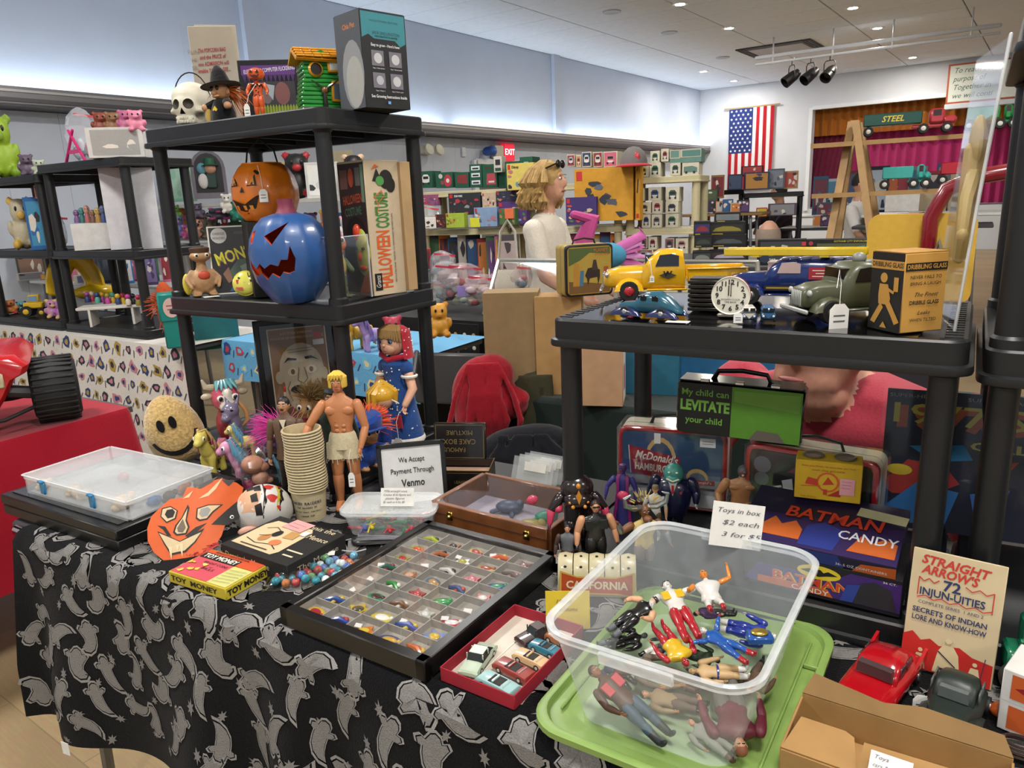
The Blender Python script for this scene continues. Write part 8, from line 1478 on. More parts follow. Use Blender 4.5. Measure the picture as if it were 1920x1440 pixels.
# --- plush stall between the posts
table('plush_stall_shelf','white shelf table of the plush stall seen between the posts',GY(300,460,4.5).x,GY(690,460,4.5).x,4.3,4.8,GY(400,450,4.4).z,'#c9c8c4')
xa,xb,zu=GY(310,378,4.6).x,GY(690,378,4.6).x,GY(500,376,4.5).z;o=solo(MB().box((0,0,-.015),(xb-xa,.34,.03),mat('#d0ccc4',.5)),'upper_shelf_board','pale upper shelf board of the plush stall','shelf',((xa+xb)/2,4.6,zu))
for s2 in(-1,1):MB().box((s2*(xb-xa)*.48,.12,-zu/2),(.04,.04,zu),mat('#d0ccc4',.5)).build('upright',o)
sitem(342,378,4.5,'box',52,74,'#8fc0a8','mint green toy box with dark red print','box','#a8cdb8',d=.1)
p=GY(397,372,4.5);s_=pm(p);t=thing('arched_box','arched grey window box with a green hatted doll','box',p,face_cam(p));W,Hh=60/s_,86/s_;ar=[(-W/2,0),(W/2,0),(W/2,Hh*.62)]+[(W/2*math.cos(a),Hh*.62+Hh*.38*math.sin(a))for a in[PI*i/8 for i in range(1,8)]]+[(-W/2,Hh*.62)]
MB().prism(ar,-.05,.05,card('#6d6670'),R(90,'X')).build('box_body',t);MB().prism([(x*.8,Hh*.12+y*.82)for x,y in ar],.05,.052,mat('#161418',.4),R(90,'X')).build('window',t);MB().ell((.02,-.07,Hh*.62),W*.17,mat('#b98a70',.5)).lathe([(W*.26,0),(W*.16,.01),(W*.14,.06),(.002,.07)],mat('#17563a',.6),T(.02,-.07,Hh*.68),14).box((.02,-.065,Hh*.38),(W*.3,.03,Hh*.34),mat('#1f3a30',.6),b=.01).ell((-.05,-.065,Hh*.36),(W*.15,.03,Hh*.16),mat('#c8c4c0',.8)).ell((-.05,-.06,Hh*.62),(W*.15,.03,Hh*.12),mat('#5a8a98',.6)).build('boxed_dolls',t)
for i,(px,py,w_,h,c,c2,lb)in enumerate(((335,446,34,44,'#6a7ab0','#c06a9a','blue and pink plush'),(330,415,24,30,'#6a9a3a','#4a7a2a','green plush'),(372,448,36,40,'#c98f78','#2a1a18','peach faced plush'),(396,446,34,34,'#4c4638','#6a5a40','dark brown plush'),(372,410,26,28,'#4a4458','#6a4a5a','grey violet plush'),(412,412,44,22,'#33313c','#8a2a5a','black bat plush'),(428,400,24,36,'#cfc8bc','#e0dcd4','white lamb plush'),(452,414,36,36,'#17705a','#0f5a48','emerald green plush'),(352,448,20,26,'#b04a80','#c87aa0','hot pink plush'))):sitem(px,py,4.4,'plush',w_,h,c,lb+' on the plush stall','plush toy',c2,grp='plush on the plush stall')
sitem(563,375,4.5,'plush',62,86,'#15130f','black plush character with red shirt on the upper board','plush toy','#a01f28',zb=zu);sitem(608,374,4.6,'box',60,66,'#bfc0bc','white open carton on the upper board','box','#d6d6d2',d=.2,zb=zu);sitem(668,372,4.6,'plush',50,80,'#171513','black furry plush beside the costume box','plush toy','#c8a88a',zb=zu);sitem(648,348,4.7,'box',36,62,'#8a7f66','tan carton behind the black furry plush','box',d=.1,zb=zu);sitem(528,372,4.7,'box',46,66,'#b59a72','tan carton behind the orange pumpkin bucket','box',d=.1,zb=zu);sitem(650,452,4.4,'plush',26,46,'#cfc9c4','white plush beside the costume box','plush toy','#c8808a',zb=GY(400,450,4.4).z);sitem(586,470,4.4,'plush',30,40,'#b0506a','rose plush behind the blue pumpkin','plush toy',zb=GY(400,450,4.4).z)
# --- red table with the ride-on jeep
rt_=thing('red_table','table under a plain red cloth at the left edge','table',(-3.0,1.0,0));rk=cloth('#9c0f26',.06)
MB().box((0,0,.735),(1.06,.86,.02),mat('#555555',.5)).build('tabletop',rt_)
for sx in(-1,1):
 for sy in(-1,1):MB().tube([(sx*.45,sy*.36,.73),(sx*.47,sy*.38,.01)],.014,mat('#77777a',.35,metal=.8)).build('leg',rt_)
cl2=MB().loft([[(x,y,z)for x,y in rr(a,b,r_)]for a,b,z,r_ in((1.19,1.0,.3,.06),(1.13,.93,.55,.04),(1.09,.885,.735,.025),(1.075,.875,.75,.02))],rk);o=solo(cl2,'red_cloth','plain bright red cloth over the left edge table','tablecloth',(-2.985,.97,.0),0)
jr=gl('#b81c24',.2);p=V((-2.52,1.215,.752));t=thing('ride_on_jeep','red plastic ride on jeep with ribbed black tyres','ride-on toy',p,math.radians(62));tk3=mat('#131314',.7)
for x in(0,-.62):
 wo=MB().lathe([(.04,-.062),(.085,-.066),(.1,-.055),(.106,0),(.1,.055),(.085,.066),(.04,.062)],tk3,T(x,0,.106)@R(90,'Y'),36).build('tyre',t)
 for i in range(30):a=i*12;MB().box((0,0,.104),(.12,.008,.007),tk3,T(x,0,.106)@R(a,'X'),.002).build('tread_bar',wo)
jp=[((q[0]-130)/555,.106-(q[1]-722)/555)for q in((-260,600),(-40,610),(0,632),(22,642),(82,645),(102,662),(96,676),(78,684),(62,712),(44,738),(0,744),(-260,744))];jc=(-.25,.16)
MB().loft([[(jc[0]+(x-jc[0])*q,y,jc[1]+(z-jc[1])*q)for x,z in jp][::-1]for q,y in((.9,-.13),(.97,-.12),(1,-.09),(1,.3))],jr).build('hood',t)
MB().box((-.148,-.134,.175),(.05,.008,.045),mat('#c9bfa0',.4),b=.004).cyl((-.145,-.14,.175),.013,.012,gl('#d09a1c'),axis='Y').build('headlight',t);MB().box((-.25,-.134,.12),(.03,.01,.12),mat('#a8935a',.4),b=.003).build('grille',t)
MB().tube([(-.03,0,.106),(-.12,-.02,.1),(-.6,-.02,.1)],.012,tk3).tube([(-.04,-.06,.11),(-.12,-.08,.13)],.02,mat('#2a2a2e',.5)).build('axle',t);MB().tube([(-.05,-.08,.075),(-.14,-.14,.055),(-.4,-.15,.05)],.006,tk3).build('bumper_bar',t)
# --- the seller's chair with coats
p=V((-1.72,2.24,0));t=thing('coat_chair','folding chair hung with coats behind the wooden case','chair',(p.x,p.y,0),math.radians(15));k=mat('#3a3b3d',.4)
MB().box((0,0,.44),(.42,.4,.025),k,b=.008).build('seat',t);MB().box((0,.2,.68),(.42,.025,.22),k,b=.01).build('backrest',t)
for sx in(-1,1):MB().tube([(sx*.2,-.18,.01),(sx*.19,.2,.79)],.012,k).build('leg',t);MB().tube([(sx*.19,.2,.01),(sx*.18,-.15,.43)],.012,k).build('leg',t)
def lump(name,lb,cat,px,py,w_,h,d,k,seed,dist,bump=.2,extra=()):
 p=GD(px,py,dist);b=MB();g=random.Random(seed);s_=pm(p);w_,h=w_/s_,h/s_
 b.ell((0,0,0),(w_*.48,d,h*.48),k,None,20,14).ell((w_*.12,0,h*.25),(w_*.34,d*.9,h*.25),k).ell((-w_*.12,0,-h*.2),(w_*.34,d,h*.3),k)
 for q,r_ in extra:b.ell((q[0]*w_,q[1]*d,q[2]*h),(r_[0]*w_,r_[1]*d,r_[2]*h),k)
 for i in range(13):a=-.32+.64*i/12+g.uniform(-.04,.04);e2=g.uniform(-.25,.25);b.tube([(w_*a*.7,-d*.85,h*.44),(w_*(a+e2*.5),-d*1.06,h*.1),(w_*(a+e2),-d*1.1,-h*.2),(w_*(a+e2*.6),-d*.8,-h*.46)],[w_*.025,w_*.045,w_*.05,w_*.03],k,None,7)
 return solo(b.fuse(.0075,1),name,lb,cat,p,face_cam(p),ang=80)
lump('red_jacket','crumpled red sweatshirt jacket thrown over the chair back','jacket',908,745,128,165,.09,cloth('#941424'),2,2.85,extra=(((.35,-.3,-.05),(.3,.6,.2)),((.5,-.4,-.0),(.16,.5,.1))))
lump('olive_coat','olive green coat hanging on the chair beside the red jacket','coat',1005,790,130,215,.07,cloth('#3a3826'),5,2.95,extra=(((.2,0,-.3),(.35,.8,.3)),));lump('navy_bag','dark navy shoulder bag below the coats','bag',985,850,190,110,.1,cloth('#12141c'),8,2.78)
# --- cartons, blue panels and green covered bench
gb=cloth('#10201c');o=MB().box((0,0,.33),(2.0,.7,.66),gb,b=.02);solo(o,'green_bench','bench under a dark green cloth holding cardboard cartons','bench',(-.5,2.72,0))
CB=[(965,690,100,145,'#8d7450','left tall brown carton on the green bench',2.45),(1052,694,84,142,'#a37f4e','middle brown carton on the green bench',2.5),(1132,722,76,88,'#b08c6a','short pale carton with label on the green bench',2.42)]
for px,py,w_,h,c,lb,y in CB:p=GY(px,py,y);s_=pm(p);carton('cardboard_carton',lb,'cardboard box',(p.x,p.y,.6605),face_cam(p,-6),(w_/s_,.14,GY(px,py-h,y).z-.66),c,[('R',[('r','#c9beb0',(.1,.05,.9,.95)),('r','#a04a5a',(.3,.2,.7,.6))])]if 'short' in lb else[],'cartons on the green bench')
p=GY(1225,735,2.62);carton('teal_carton','teal blue carton standing on the green bench','box',(p.x,p.y,.6605),face_cam(p,-8),(.2,.1,.28),'#1d5f78');p=GY(1345,735,2.7);carton('blue_board','wide blue board behind the seated person','board',(p.x,p.y,.6605),face_cam(p,-4),(.62,.03,.3),'#1f6390')
p=GY(1068,550,2.38);s_=pm(p);c0=D.objects['cardboard_carton.001'];w_,h=92/s_,92/s_
t=lunchbox('pictorial_lunch_box','old black rimmed pictorial lunch box with a rider scene',V((p.x,2.5,GY(1052,552,2.5).z+.004)),face_cam(p,22),(w_*1.05,.1,h*1.05),mat('#15130f',.3),mat('#a8842e',.4),[('r','#a58a34',(.06,.06,.94,.94)),('p','#4a5a2a',[(.06,.94),(.06,.6),(.3,.7),(.5,.84),(.94,.8),(.94,.94)]),('p','#6a4a22',[(.06,.06),(.94,.06),(.94,.2),(.5,.26),(.06,.3)]),('p','#2a1a12',[(.4,.4),(.46,.54),(.6,.56),(.72,.5),(.72,.36),(.68,.2),(.66,.36),(.5,.34),(.46,.2),(.44,.34)]),('p','#3a2a22',[(.54,.5),(.58,.7),(.64,.7),(.68,.5)]),('p','#a87a2a',[(.14,.2),(.18,.66),(.28,.64),(.3,.2)]),('p','#3a6a8a',[(.28,.2),(.3,.5),(.38,.5),(.36,.2)]),('p','#9a4a22',[(.8,.16),(.8,.56),(.9,.56),(.9,.16)]),('t','#c25a22','PLANET',.74,.88,.09,{'w':.3}),('t','#c25a22','OF THE APES',.76,.8,.06,{'w':.3})],None,mat('#a8904a',.4))
# --- glass showcase and table of bagged toys
p0,p1=GD(935,488,3.75),GD(1420,492,3.3);t=thing('glass_showcase','aluminium edged glass showcase on the stall behind','showcase',(0,0,0));al=mat('#b9b7ae',.3,metal=.8);dn_=V((0,0,-.32))
q0,q1=p0+V((.1,-.3,-.22)),p1+V((.1,-.3,-.22))
MB().tube([p0,p1],.012,al,n=6).build('top_rail',t);MB().tube([q0,q1],.01,al,n=6).build('bottom_rail',t)
for a,b in((p0,q0),(p1,q1),(mid(p0,p1,.5),mid(q0,q1,.5))):MB().tube([a,b],.011,al,n=6).build('corner_rail',t)
MB().add([p0,p1,q1,q0],[(0,1,2,3)],mat('#ffffff',.04,alpha=.08)).build('glass_pane',t)
tp=GD(850,566,4.25);table('bag_table','table of zip bagged toys behind the coat chair',-3.4,-2.15,tp.y-.1,tp.y+.55,.75);drape('black_stall_cloth','plain black cloth on the bagged toy table',-3.42,-2.13,tp.y-.12,tp.y+.56,.756,.66,cloth('#0e0e10'))
p=GD(875,590,4.15);mb=MB().box((0,0,0),(.3,.006,.44),cloth('#101014'));o=solo(mb,'black_print_cloth','black cloth panel with small white and tan prints','cloth',(p.x,tp.y-.17,.53),0);g=random.Random(1);mb=MB()
for i in range(5):
 for j in range(6):mb.ell((-.12+i*.06,-.004,-.19+j*.07),(.012,.002,.012),mat(('#c8c4bc','#a8905a')[(i+j)%2],.8),None,8,5)
mb.build('printed_motifs',o)['kind']='stuff';MB().box((-.16,-.001,0),(.02,.008,.44),mat('#c9c6be',.7)).build('white_border',o)
for i,(px,py,w_,h,c,lb)in enumerate(((812,575,50,50,'#b9c0c4','clear bag with white parts'),(838,560,66,70,'#c9c4c6','large clear bag with red zip'),(868,545,76,52,'#d0b4b8','pink tinted bag'),(850,572,70,52,'#c8c8b8','bag with purple price note'),(905,560,76,46,'#cbb8bc','bag with red parts'),(884,574,58,40,'#b0b8b0','bag with grey green parts'),(945,546,60,40,'#c8b8bc','flat bag under the showcase'),(830,520,50,50,'#c4c4cc','upright bag behind the pile'),(985,540,50,44,'#d8c0c2','bag with orange parts beside the lunch box'))):sitem(px,py,tp.y+.0+.05*(i%4),'bag',w_,h,c,lb+' on the bagged toy pile','plastic bag',grp='zip bags on the toy pile')
sitem(870,556,tp.y-.06,'box',24,20,'#8f7ab8','purple paper note on the bag pile','note',d=.004);sitem(795,515,tp.y+.1,'box',30,48,'#8a2a30','dark red bagged box at the pile left','box','#6a2028');sitem(796,556,tp.y-.05,'box',26,50,'#1f5a62','teal boxed doll at the pile left','box','#c8a89a');sitem(954,480,tp.y+.25,'box',40,40,'#4a4448','grey comic pack behind the showcase','box','#b8a8a4',d=.05,zb=.757)
# --- cream shelf units with truck boxes
RA_,RB_=GD(785,445,6.2),GD(1312,437,5.3);ru_=(RB_-RA_);ru_.z=0;rl=ru_.length;ru_.normalize();rn=V((ru_.y,-ru_.x,0));rrz=math.atan2(ru_.y,ru_.x)
def onrow(px,py,off=0):
 o=RA_+rn*off;d=ray(px,py);t_=(o-CAMP).dot(rn)/d.dot(rn);return CAMP+d*t_
ck=mat('#b9b08c',.5);zA,zB=onrow(1240,331).z,onrow(1240,428).z;zA2,zB2=onrow(900,356).z,onrow(900,429).z
def creamunit(px0,px1,zs,lb):
 a,b=onrow(px0,430),onrow(px1,430);w_=(b-a).length;c=(a+b)/2-rn*.2;return shelf_unit(lb,0,w_,0,.42,zs,'cream plastic shelf units',ck,.03,rrz,z00=0,org=(c.x,c.y,0),pw=.035)
creamunit(1172,1312,(.08,zB-.42,zB,zA),'cream shelf unit of white truck boxes');creamunit(958,1166,(.08,zB2-.45,zB2,zA-.02),'cream shelf unit behind the blond person');creamunit(788,952,(.08,zB2-.45,zB2,zA2),'cream shelf unit with green truck boxes on top')
def rowbox(x0,y0,x1,y1,z,c,items,lb,grp=None,off=.0,d=.16,nm='truck_box',cat='box',tilt=0):
 a,b=onrow(x0,y1,off),onrow(x1,y1,off);w_=(b-a).length;h=onrow(x0,y0,off).z-onrow(x0,y1,off).z;c_=(a+b)/2-rn*d/2;zz=z if z else c_.z
 return carton(nm,lb,cat,(c_.x,c_.y,zz),rrz+tilt,(w_*.95,d,h),c,[('F',items)]if items else[],grp)
def trk(c,bg=None):return([('r',bg,(.06,.06,.94,.94))]if bg else[])+[('p',c,[(.24,.3),(.2,.62),(.34,.8),(.66,.8),(.8,.62),(.76,.3)]),('r','#15171a',(.3,.52,.7,.68)),('r','#c9c9c4',(.3,.3,.7,.42)),('r','#16140f',(.22,.18,.36,.32)),('r','#16140f',(.64,.18,.78,.32))]
wc,gc='#c2bda8','#0f4a34';e_=.0012
names=iter('green blue red dark-green crimson teal'.split()*9)
wp=[(1186,353,1208,377,0,'#2a2a2c','grey'),(1215,351,1240,376,0,'#26407a','blue'),(1248,351,1274,378,0,'#2f4a38','green'),(1190,380,1221,400,0,'#5a5450','tan'),(1222,376,1242,400,0,'#a02a34','red'),(1247,378,1272,400,0,'#3a3a48','slate'),(1203,402,1220,427,0,'#26406a','navy'),(1221,402,1241,427,0,'#5a5a5a','silver'),(1247,401,1272,426,0,'#2a5a44','dark green')]
for x0,y0,x1,y1,z,c,n_ in wp:rowbox(x0,y0,x1,y1,None,wc,trk(c),f'white box with {n_} truck print, {"lower" if y1 > 410 else "middle" if y1 > 390 else "upper"} row on the cream shelf','white truck boxes')
for x0,y0,x1,y1,c,lb,o_ in((1192,310,1217,332,'#8a8430','white box with yellow van print beside the cap',0),(1217,305,1239,332,'#2f5a44','white box with green truck on the top shelf',0),(1219,283,1237,305,'#2f5a44','white box with green truck stacked beside the cap',0),(1239,279,1254,303,'#8a3a3a','narrow white box with red and green truck at the top',0),(1256,305,1276,329,'#2f4a3c','white box end with green truck under the bus box',0)):rowbox(x0,y0,x1,y1,None,wc,trk(c),lb,'white truck boxes')
rowbox(1278,305,1311,329,None,wc,[('p','#5c7a70',[(.1,.25),(.1,.7),(.6,.75),(.9,.6),(.9,.25)]),('c','#2a2a2a',(.25,.25,.08)),('c','#2a2a2a',(.72,.25,.08))],'long white box with grey green tanker print','white truck boxes');rowbox(1254,280,1316,305,None,'#5f8278',[('r','#b8b29a',(.0,.35,.33,1)),('r','#5f8278',(.03,.42,.3,.94)),('r','#b8b29a',(.34,.4,1,1)),('r','#4f7a74',(.4,.45,.98,.92))],'grey green boxed bus at the right end of the shelf','white truck boxes')
for x0,y0,x1,y1,c,bg,lb in((1063,290,1078,312,'#a8a4a0','#8a3444','maroon and white truck box behind the blond hair'),(1080,291,1090,313,'#b0502a','#b08a6a','slim orange truck box'),(1091,285,1109,313,'#c0b8b0','#27355e','navy fronted truck box'),(1112,285,1130,313,'#c0b8b0','#7a2430','dark red fronted truck box'),(1131,284,1158,313,'#b06a7a','#b85a72','pink sided truck box')):rowbox(x0,y0,x1,y1,None,wc,trk(c,bg),lb+' on the cream top shelf','truck boxes on the top shelf')
for x0,y0,x1,y1,it,lb in((787,321,812,352,trk('#c9c9c4'),'green box with white truck at the left'),(817,323,850,352,[('c','#b8b8b4',(.3,.75,.12)),('c','#a83040',(.72,.45,.22,.4)),('c','#c9c4b8',(.72,.45,.1,.14)),('r','#8a3a40',(.3,.2,.48,.45))],'green box with red pump print'),(853,323,880,352,[('p','#7a2a2c',[(.2,.3),(.2,.8),(.9,.85),(.9,.25)])],'green box with dark red truck print'),(881,308,905,351,[('r','#c8ccd0',(.15,.74,.85,.92)),('r','#c8ccd0',(.15,.44,.85,.62)),('r','#c8ccd0',(.15,.12,.85,.3)),('r','#1a1c1e',(.25,.78,.75,.85)),('r','#1a1c1e',(.25,.48,.75,.55)),('r','#1a1c1e',(.25,.16,.75,.23))],'green box with three silver cars'),(905,308,934,351,[('p','#a8404a',[(.25,.12),(.3,.6),(.85,.6),(.9,.12)]),('r','#c8c0bc',(.4,.2,.78,.28)),('r','#4a2a2c',(.2,.8,.6,.88))],'green box with red engine print'),(934,303,976,352,[('r','#1d5a44',(.1,.5,.9,.9))],'tall green box behind the castle set'),(975,294,1000,340,trk('#8aa89a'),'green box with pale truck under the hair')):rowbox(x0,y0,x1,y1,None,gc,it,lb+' on the left cream shelf','green truck boxes',off=.0)
rowbox(926,293,942,323,None,'#b8b4ac',[('r','#1f2224',(.2,.45,.8,.8)),('r','#24443a',(.15,.08,.85,.28))],'small pale box with dark print stacked on green boxes','green truck boxes',off=.06,d=.08)
rg=random.Random(6)
def legoset(x0,y0,x1,y1,c,cols,lb,off=.06,txt=None,tilt=0,d=.07):
 return rowbox(x0,y0,x1,y1,None,c,scatter(11,cols,(.04,.06,.96,.75),(.05,.16),rg)+[('r','#b8282c',(.04,.78,.14,.95))]+([('t',txt[1],txt[0],.32,.86,.13,{'w':.26,'bold':.03})]if txt else[]),lb,'building toy sets',off=off,d=d,nm='toy_set_box',tilt=tilt)
legoset(950,306,1003,356,'#c8b45a',['#c9a8a0','#a8963a','#d8c8a0','#b06a6a','#2a2a2a','#5a8a9a'],'yellow building set box with pink tower',.1,('Disney','#3a3428'),0);legoset(841,362,903,403,'#23242c',['#6a2a34','#8a8a90','#a83440','#2f3a44'],'dark building set box with red starship',.04,('STAR WARS','#d8d8d8'));legoset(904,361,931,389,'#b8a088',['#b07a2c','#c8c0b0','#2a2a2a','#a84a3c'],'tan building set box',.03);legoset(930,358,968,378,'#2c2c3c',['#4a3a6a','#c07a5a','#7a8a9a'],'dark purple building set box with planets',.03);legoset(966,356,990,378,'#24264a',['#b82a30','#2a2f6a','#c8a83a'],'navy building set box with red figure',.04);legoset(934,378,990,420,'#4a2c6a',['#7a9ac0','#c8a0b0','#8a6a4a','#3a7a4a'],'purple building set box with pink sunset',.05);legoset(889,389,934,425,'#7a94b4',['#c8c8cc','#a86a7a','#4a5a7a','#c8a0a0','#a8724c'],'pale blue building set box of a city street',.09);legoset(936,391,967,421,'#4a6a3a',['#6a8a4a','#4a3a2a','#a88a4a'],'green building set box under the orange note',.12);legoset(836,400,872,427,'#9ab03a',['#c87a3a','#4a7a2a','#b8c04a','#8a4a2c'],'lime building set bag box',.12);legoset(817,402,836,427,'#3a1f1c',['#7a3a2c','#c8a08a','#a02a28'],'small dark red candy coloured box',.13);legoset(788,365,822,386,'#8a4a66',['#b83a4a','#4a4a86','#c8a0a8'],'mauve building set box at the shelf left',.03);legoset(1060,370,1120,421,'#3a2a66',['#8ab0d0','#4a7a3a','#b84a3c','#c8b08a','#6a8a3a'],'purple edged building set box with green park',.14);legoset(1075,316,1190,414,'#c08a24',['#3a4048','#2a2e38','#5a6068','#b88a6a','#4a4e58','#30343c'],'huge orange building set box with dark fortress',.1,('','#000000'),d=.1)
o=rowbox(1191,310,1200,413,None,'#c98f22',[('l','#1a1a1c',[(.4,.5),(.6,.75)],.02),('r','#b8282c',(.2,.04,.8,.12)),('l','#1a1a1c',[(.3,.9),(.6,.98)],.01)],'orange end panel beside the huge building set box',None,.1,.1,'box_end')
NT=sitem(955,410,onrow(955,410,.135).y,'box',17,19,'#d0683c','orange price note on the green set box','note',d=.003);adopt(NT,D.objects['toy_set_box.007']);NT.name='price_note';NT=sitem(891,426,onrow(891,426,.105).y,'box',18,17,'#c4c42a','neon yellow price note on the cream shelf','note',d=.003);adopt(NT,D.objects['toy_set_box.006']);NT.name='price_note';sitem(800,427,onrow(800,427,.1).y,'bag',50,42,'#c9ccc8','bag of loose bricks on the cream shelf','plastic bag');sitem(808,428,onrow(808,428,.15).y,'box',22,20,'#d8d4cc','white handwritten card on the cream shelf','note','#cfc8c0',d=.003)
for i,(x0,x1,y0,y1,c)in enumerate(((1195,1214,446,466,'#3a2a30'),(1215,1232,444,468,'#8a3a40'),(1246,1264,447,470,'#2a3a44'),(1266,1290,447,470,'#a06a6a'),(1192,1225,468,486,'#8a8a86'),(1250,1290,470,488,'#3f4a5a'))):rowbox(x0,y0,x1,y1,None,wc,trk(c,('#7a4a50',None)[i%2]),['dark','red framed','navy','pink sided','grey','blue grey'][i]+' truck box on the lower cream shelf','truck boxes on the lower shelf')
p=onrow(1188,312,.12);t=thing('baseball_cap','grey cap with red brim and patch on the orange set box','cap',p-rn*.0,rrz+.2);s_=pm(p);rc=26/s_;k=cloth('#6a6462')
MB().lathe([(rc,0),(rc*.98,rc*.4),(rc*.8,rc*.95),(rc*.4,rc*1.3),(.002,rc*1.4)],k,None,20).build('crown',t);MB().loft([[(rc*1.0*math.cos(a)*q,-rc*math.sin(a)*q-(q-1)*rc*1.2+0,z)for a in[PI*i/10 for i in range(11)]]for q,z in((.95,.01),(1.3,-.004),(1.3,.004),(.95,.02))],cloth('#a8202c'),cap=False,closed=False).build('brim',t);MB().ell((rc*.25,-rc*.8,rc*.55),(rc*.22,rc*.1,rc*.4),gl('#b0202c')).build('patch',t)
p=GD(1118,492,3.45);t=thing('winged_plush','pink and blue winged plush behind the lunch box','plush toy',p,face_cam(p));pk2,bl2=mat('#b0407c',.8),mat('#3f86a4',.8);MB().tube([(-.05,0,.0),(-.06,0,.1),(-.02,0,.2),(-.1,-.02,.22)],[.05,.045,.04,.02],pk2).build('neck',t);MB().ell((.05,0,.03),(.09,.05,.06),bl2).build('body',t)
for i in range(5):MB().tube([(.06,.02,.04),(.14+.02*i,.03,.0+.03*i),(.24-.01*i,.04,-.03+.045*i)],[.03,.026,.006],mat(('#b85a98','#c07ab0')[i%2],.8),flat=.4).build('wing_feather',t)
# --- boxed models right of centre
def stack(px,py,w_,h,dist,c,items,lb,grp=None,d=.1,rot=0):
 p=GD(px,py,dist);s_=pm(p);p.z=1.031 if py>478 else p.z;return carton('model_box',lb,'box',p,face_cam(p,rot),(w_/s_,d,h/s_),c,[('F',items)],grp)
dkc=lambda c,c2:[('r','#0e0f10',(.02,.04,.98,.96)),('r',c2,(.06,.2,.94,.8)),('p',c,[(.12,.3),(.2,.55),(.4,.68),(.65,.66),(.85,.5),(.9,.3)]),('r','#b8a030',(.1,.08,.4,.14))]
for px,py,w_,h,c,c2,lb in((1316,441,30,26,'#8a2a34','#2a2f66','navy framed model car box'),(1318,463,32,22,'#3a3f3c','#1f2220','black model car box with grey coupe'),(1362,440,66,24,'#8a8030','#26261c','black model truck box with yellow lettering'),(1364,462,66,22,'#4a4e52','#16181a','black motorcycle box'),(1316,484,34,20,'#7a8078','#3a3e3a','clear topped model box'),(1366,484,70,20,'#b0a8b0','#3a2a2c','red and yellow striped model box'),(1364,416,46,18,'#6a7a80','#7a7a78','clear case with a green model car')):stack(px,py,w_,h,4.0,'#141416',dkc(c,c2),lb+' in the stack left of the bald head','stacked model boxes')
stack(1465,482,86,46,3.7,'#121214',[('r','#3a3c40',(.06,.12,.9,.92)),('t','#c8c8c4','STAR',.3,.2,.12,{'w':.18,'bold':.03}),('t','#c8c8c4','WARS',.3,.1,.12,{'w':.18,'bold':.03}),('c','#26304a',(.16,.24,.09)),('p','#b8b4aa',[(.24,.35),(.28,.75),(.36,.75),(.34,.35)]),('p','#b8b4aa',[(.46,.5),(.5,.8),(.62,.75),(.6,.45)]),('p','#6a6a4a',[(.78,.35),(.8,.7),(.86,.7),(.86,.35)]),('r','#c03a38',(.9,.74,.98,.9))],'boxed set of white space troopers',d=.08);stack(1582,484,132,46,3.6,'#17181a',[('r','#5a5a3c',(.14,.16,.97,.84)),('r','#1f3a6a',(.04,.02,.97,.16)),('t','#b8b040','GOTHAM CITY ENFORCEMENT TEAM',.66,.92,.1,{'w':.6,'bold':.02}),('p','#3a4a2a',[(.2,.3),(.24,.7),(.36,.7),(.36,.3)]),('p','#2f5a8a',[(.44,.3),(.5,.74),(.58,.72),(.56,.3)]),('p','#3f86b8',[(.6,.66),(.76,.76),(.74,.5)]),('r','#c8c4a8',(.62,.2,.78,.56)),('p','#8a4a3a',[(.84,.25),(.86,.7),(.92,.7),(.92,.25)]),('c','#a83a44',(.06,.85,.03))],'long dark boxed team set with hanging price tag',d=.08)
p=GD(1430,510,3.95);table('model_table','table of boxed model cars right of the showcase',p.x-.7,p.x+.95,p.y-.3,p.y+.45,1.03)
for lb,a,b,y0,zz in(('far black shelf unit below the flag',1396,1500,7.4,(.4,.9,1.36)),('smaller far black shelf unit left of the flag',1340,1392,7.6,(.4,.92,1.4))):pa_,pb_=GD(a,400,y0),GD(b,400,y0);w_=(pb_-pa_).length;c=(pa_+pb_)/2;shelf_unit(lb,0,w_,0,.4,zz,'far black shelf units',r_=.022,z00=0,org=(c.x,c.y,0),rz=face_cam(c))
for px,py,w_,h,c,c2,lb in((1418,356,46,32,'#3a3a5a','#b8843a','purple poster box with orange moon'),(1410,330,40,18,'#2a2020','#a83a3c','dark box with red and yellow car'),(1454,354,30,36,'#5a6270','#7a8290','grey storm printed drum'),(1482,354,26,32,'#a8926c','#a84a3c','tan box with red symbols'),(1378,356,26,28,'#1f3048','#3a4a66','blue boxed spaceship'),(1428,406,20,16,'#a8302c','#c8b02c','red and yellow toy pair'),(1466,404,50,22,'#5a4a5c','#8a8a90','grey plum model kit'),(1345,372,24,42,'#8a6a42','#7a1f28','tan display with red figure'),(1330,376,30,20,'#3a4a30','#4a5a3a','dark green model tank'),(1318,420,26,20,'#8a8682','#c85a4a','chrome toy motorcycle'),(1352,405,30,24,'#7a5030','#a8824a','brown wooden toy')):p=GD(px,py,7.2);sitem(px,py,p.y,'box',w_,h,c,lb+' on the far shelves','box',c2,d=.12,grp='boxes on the far shelves')
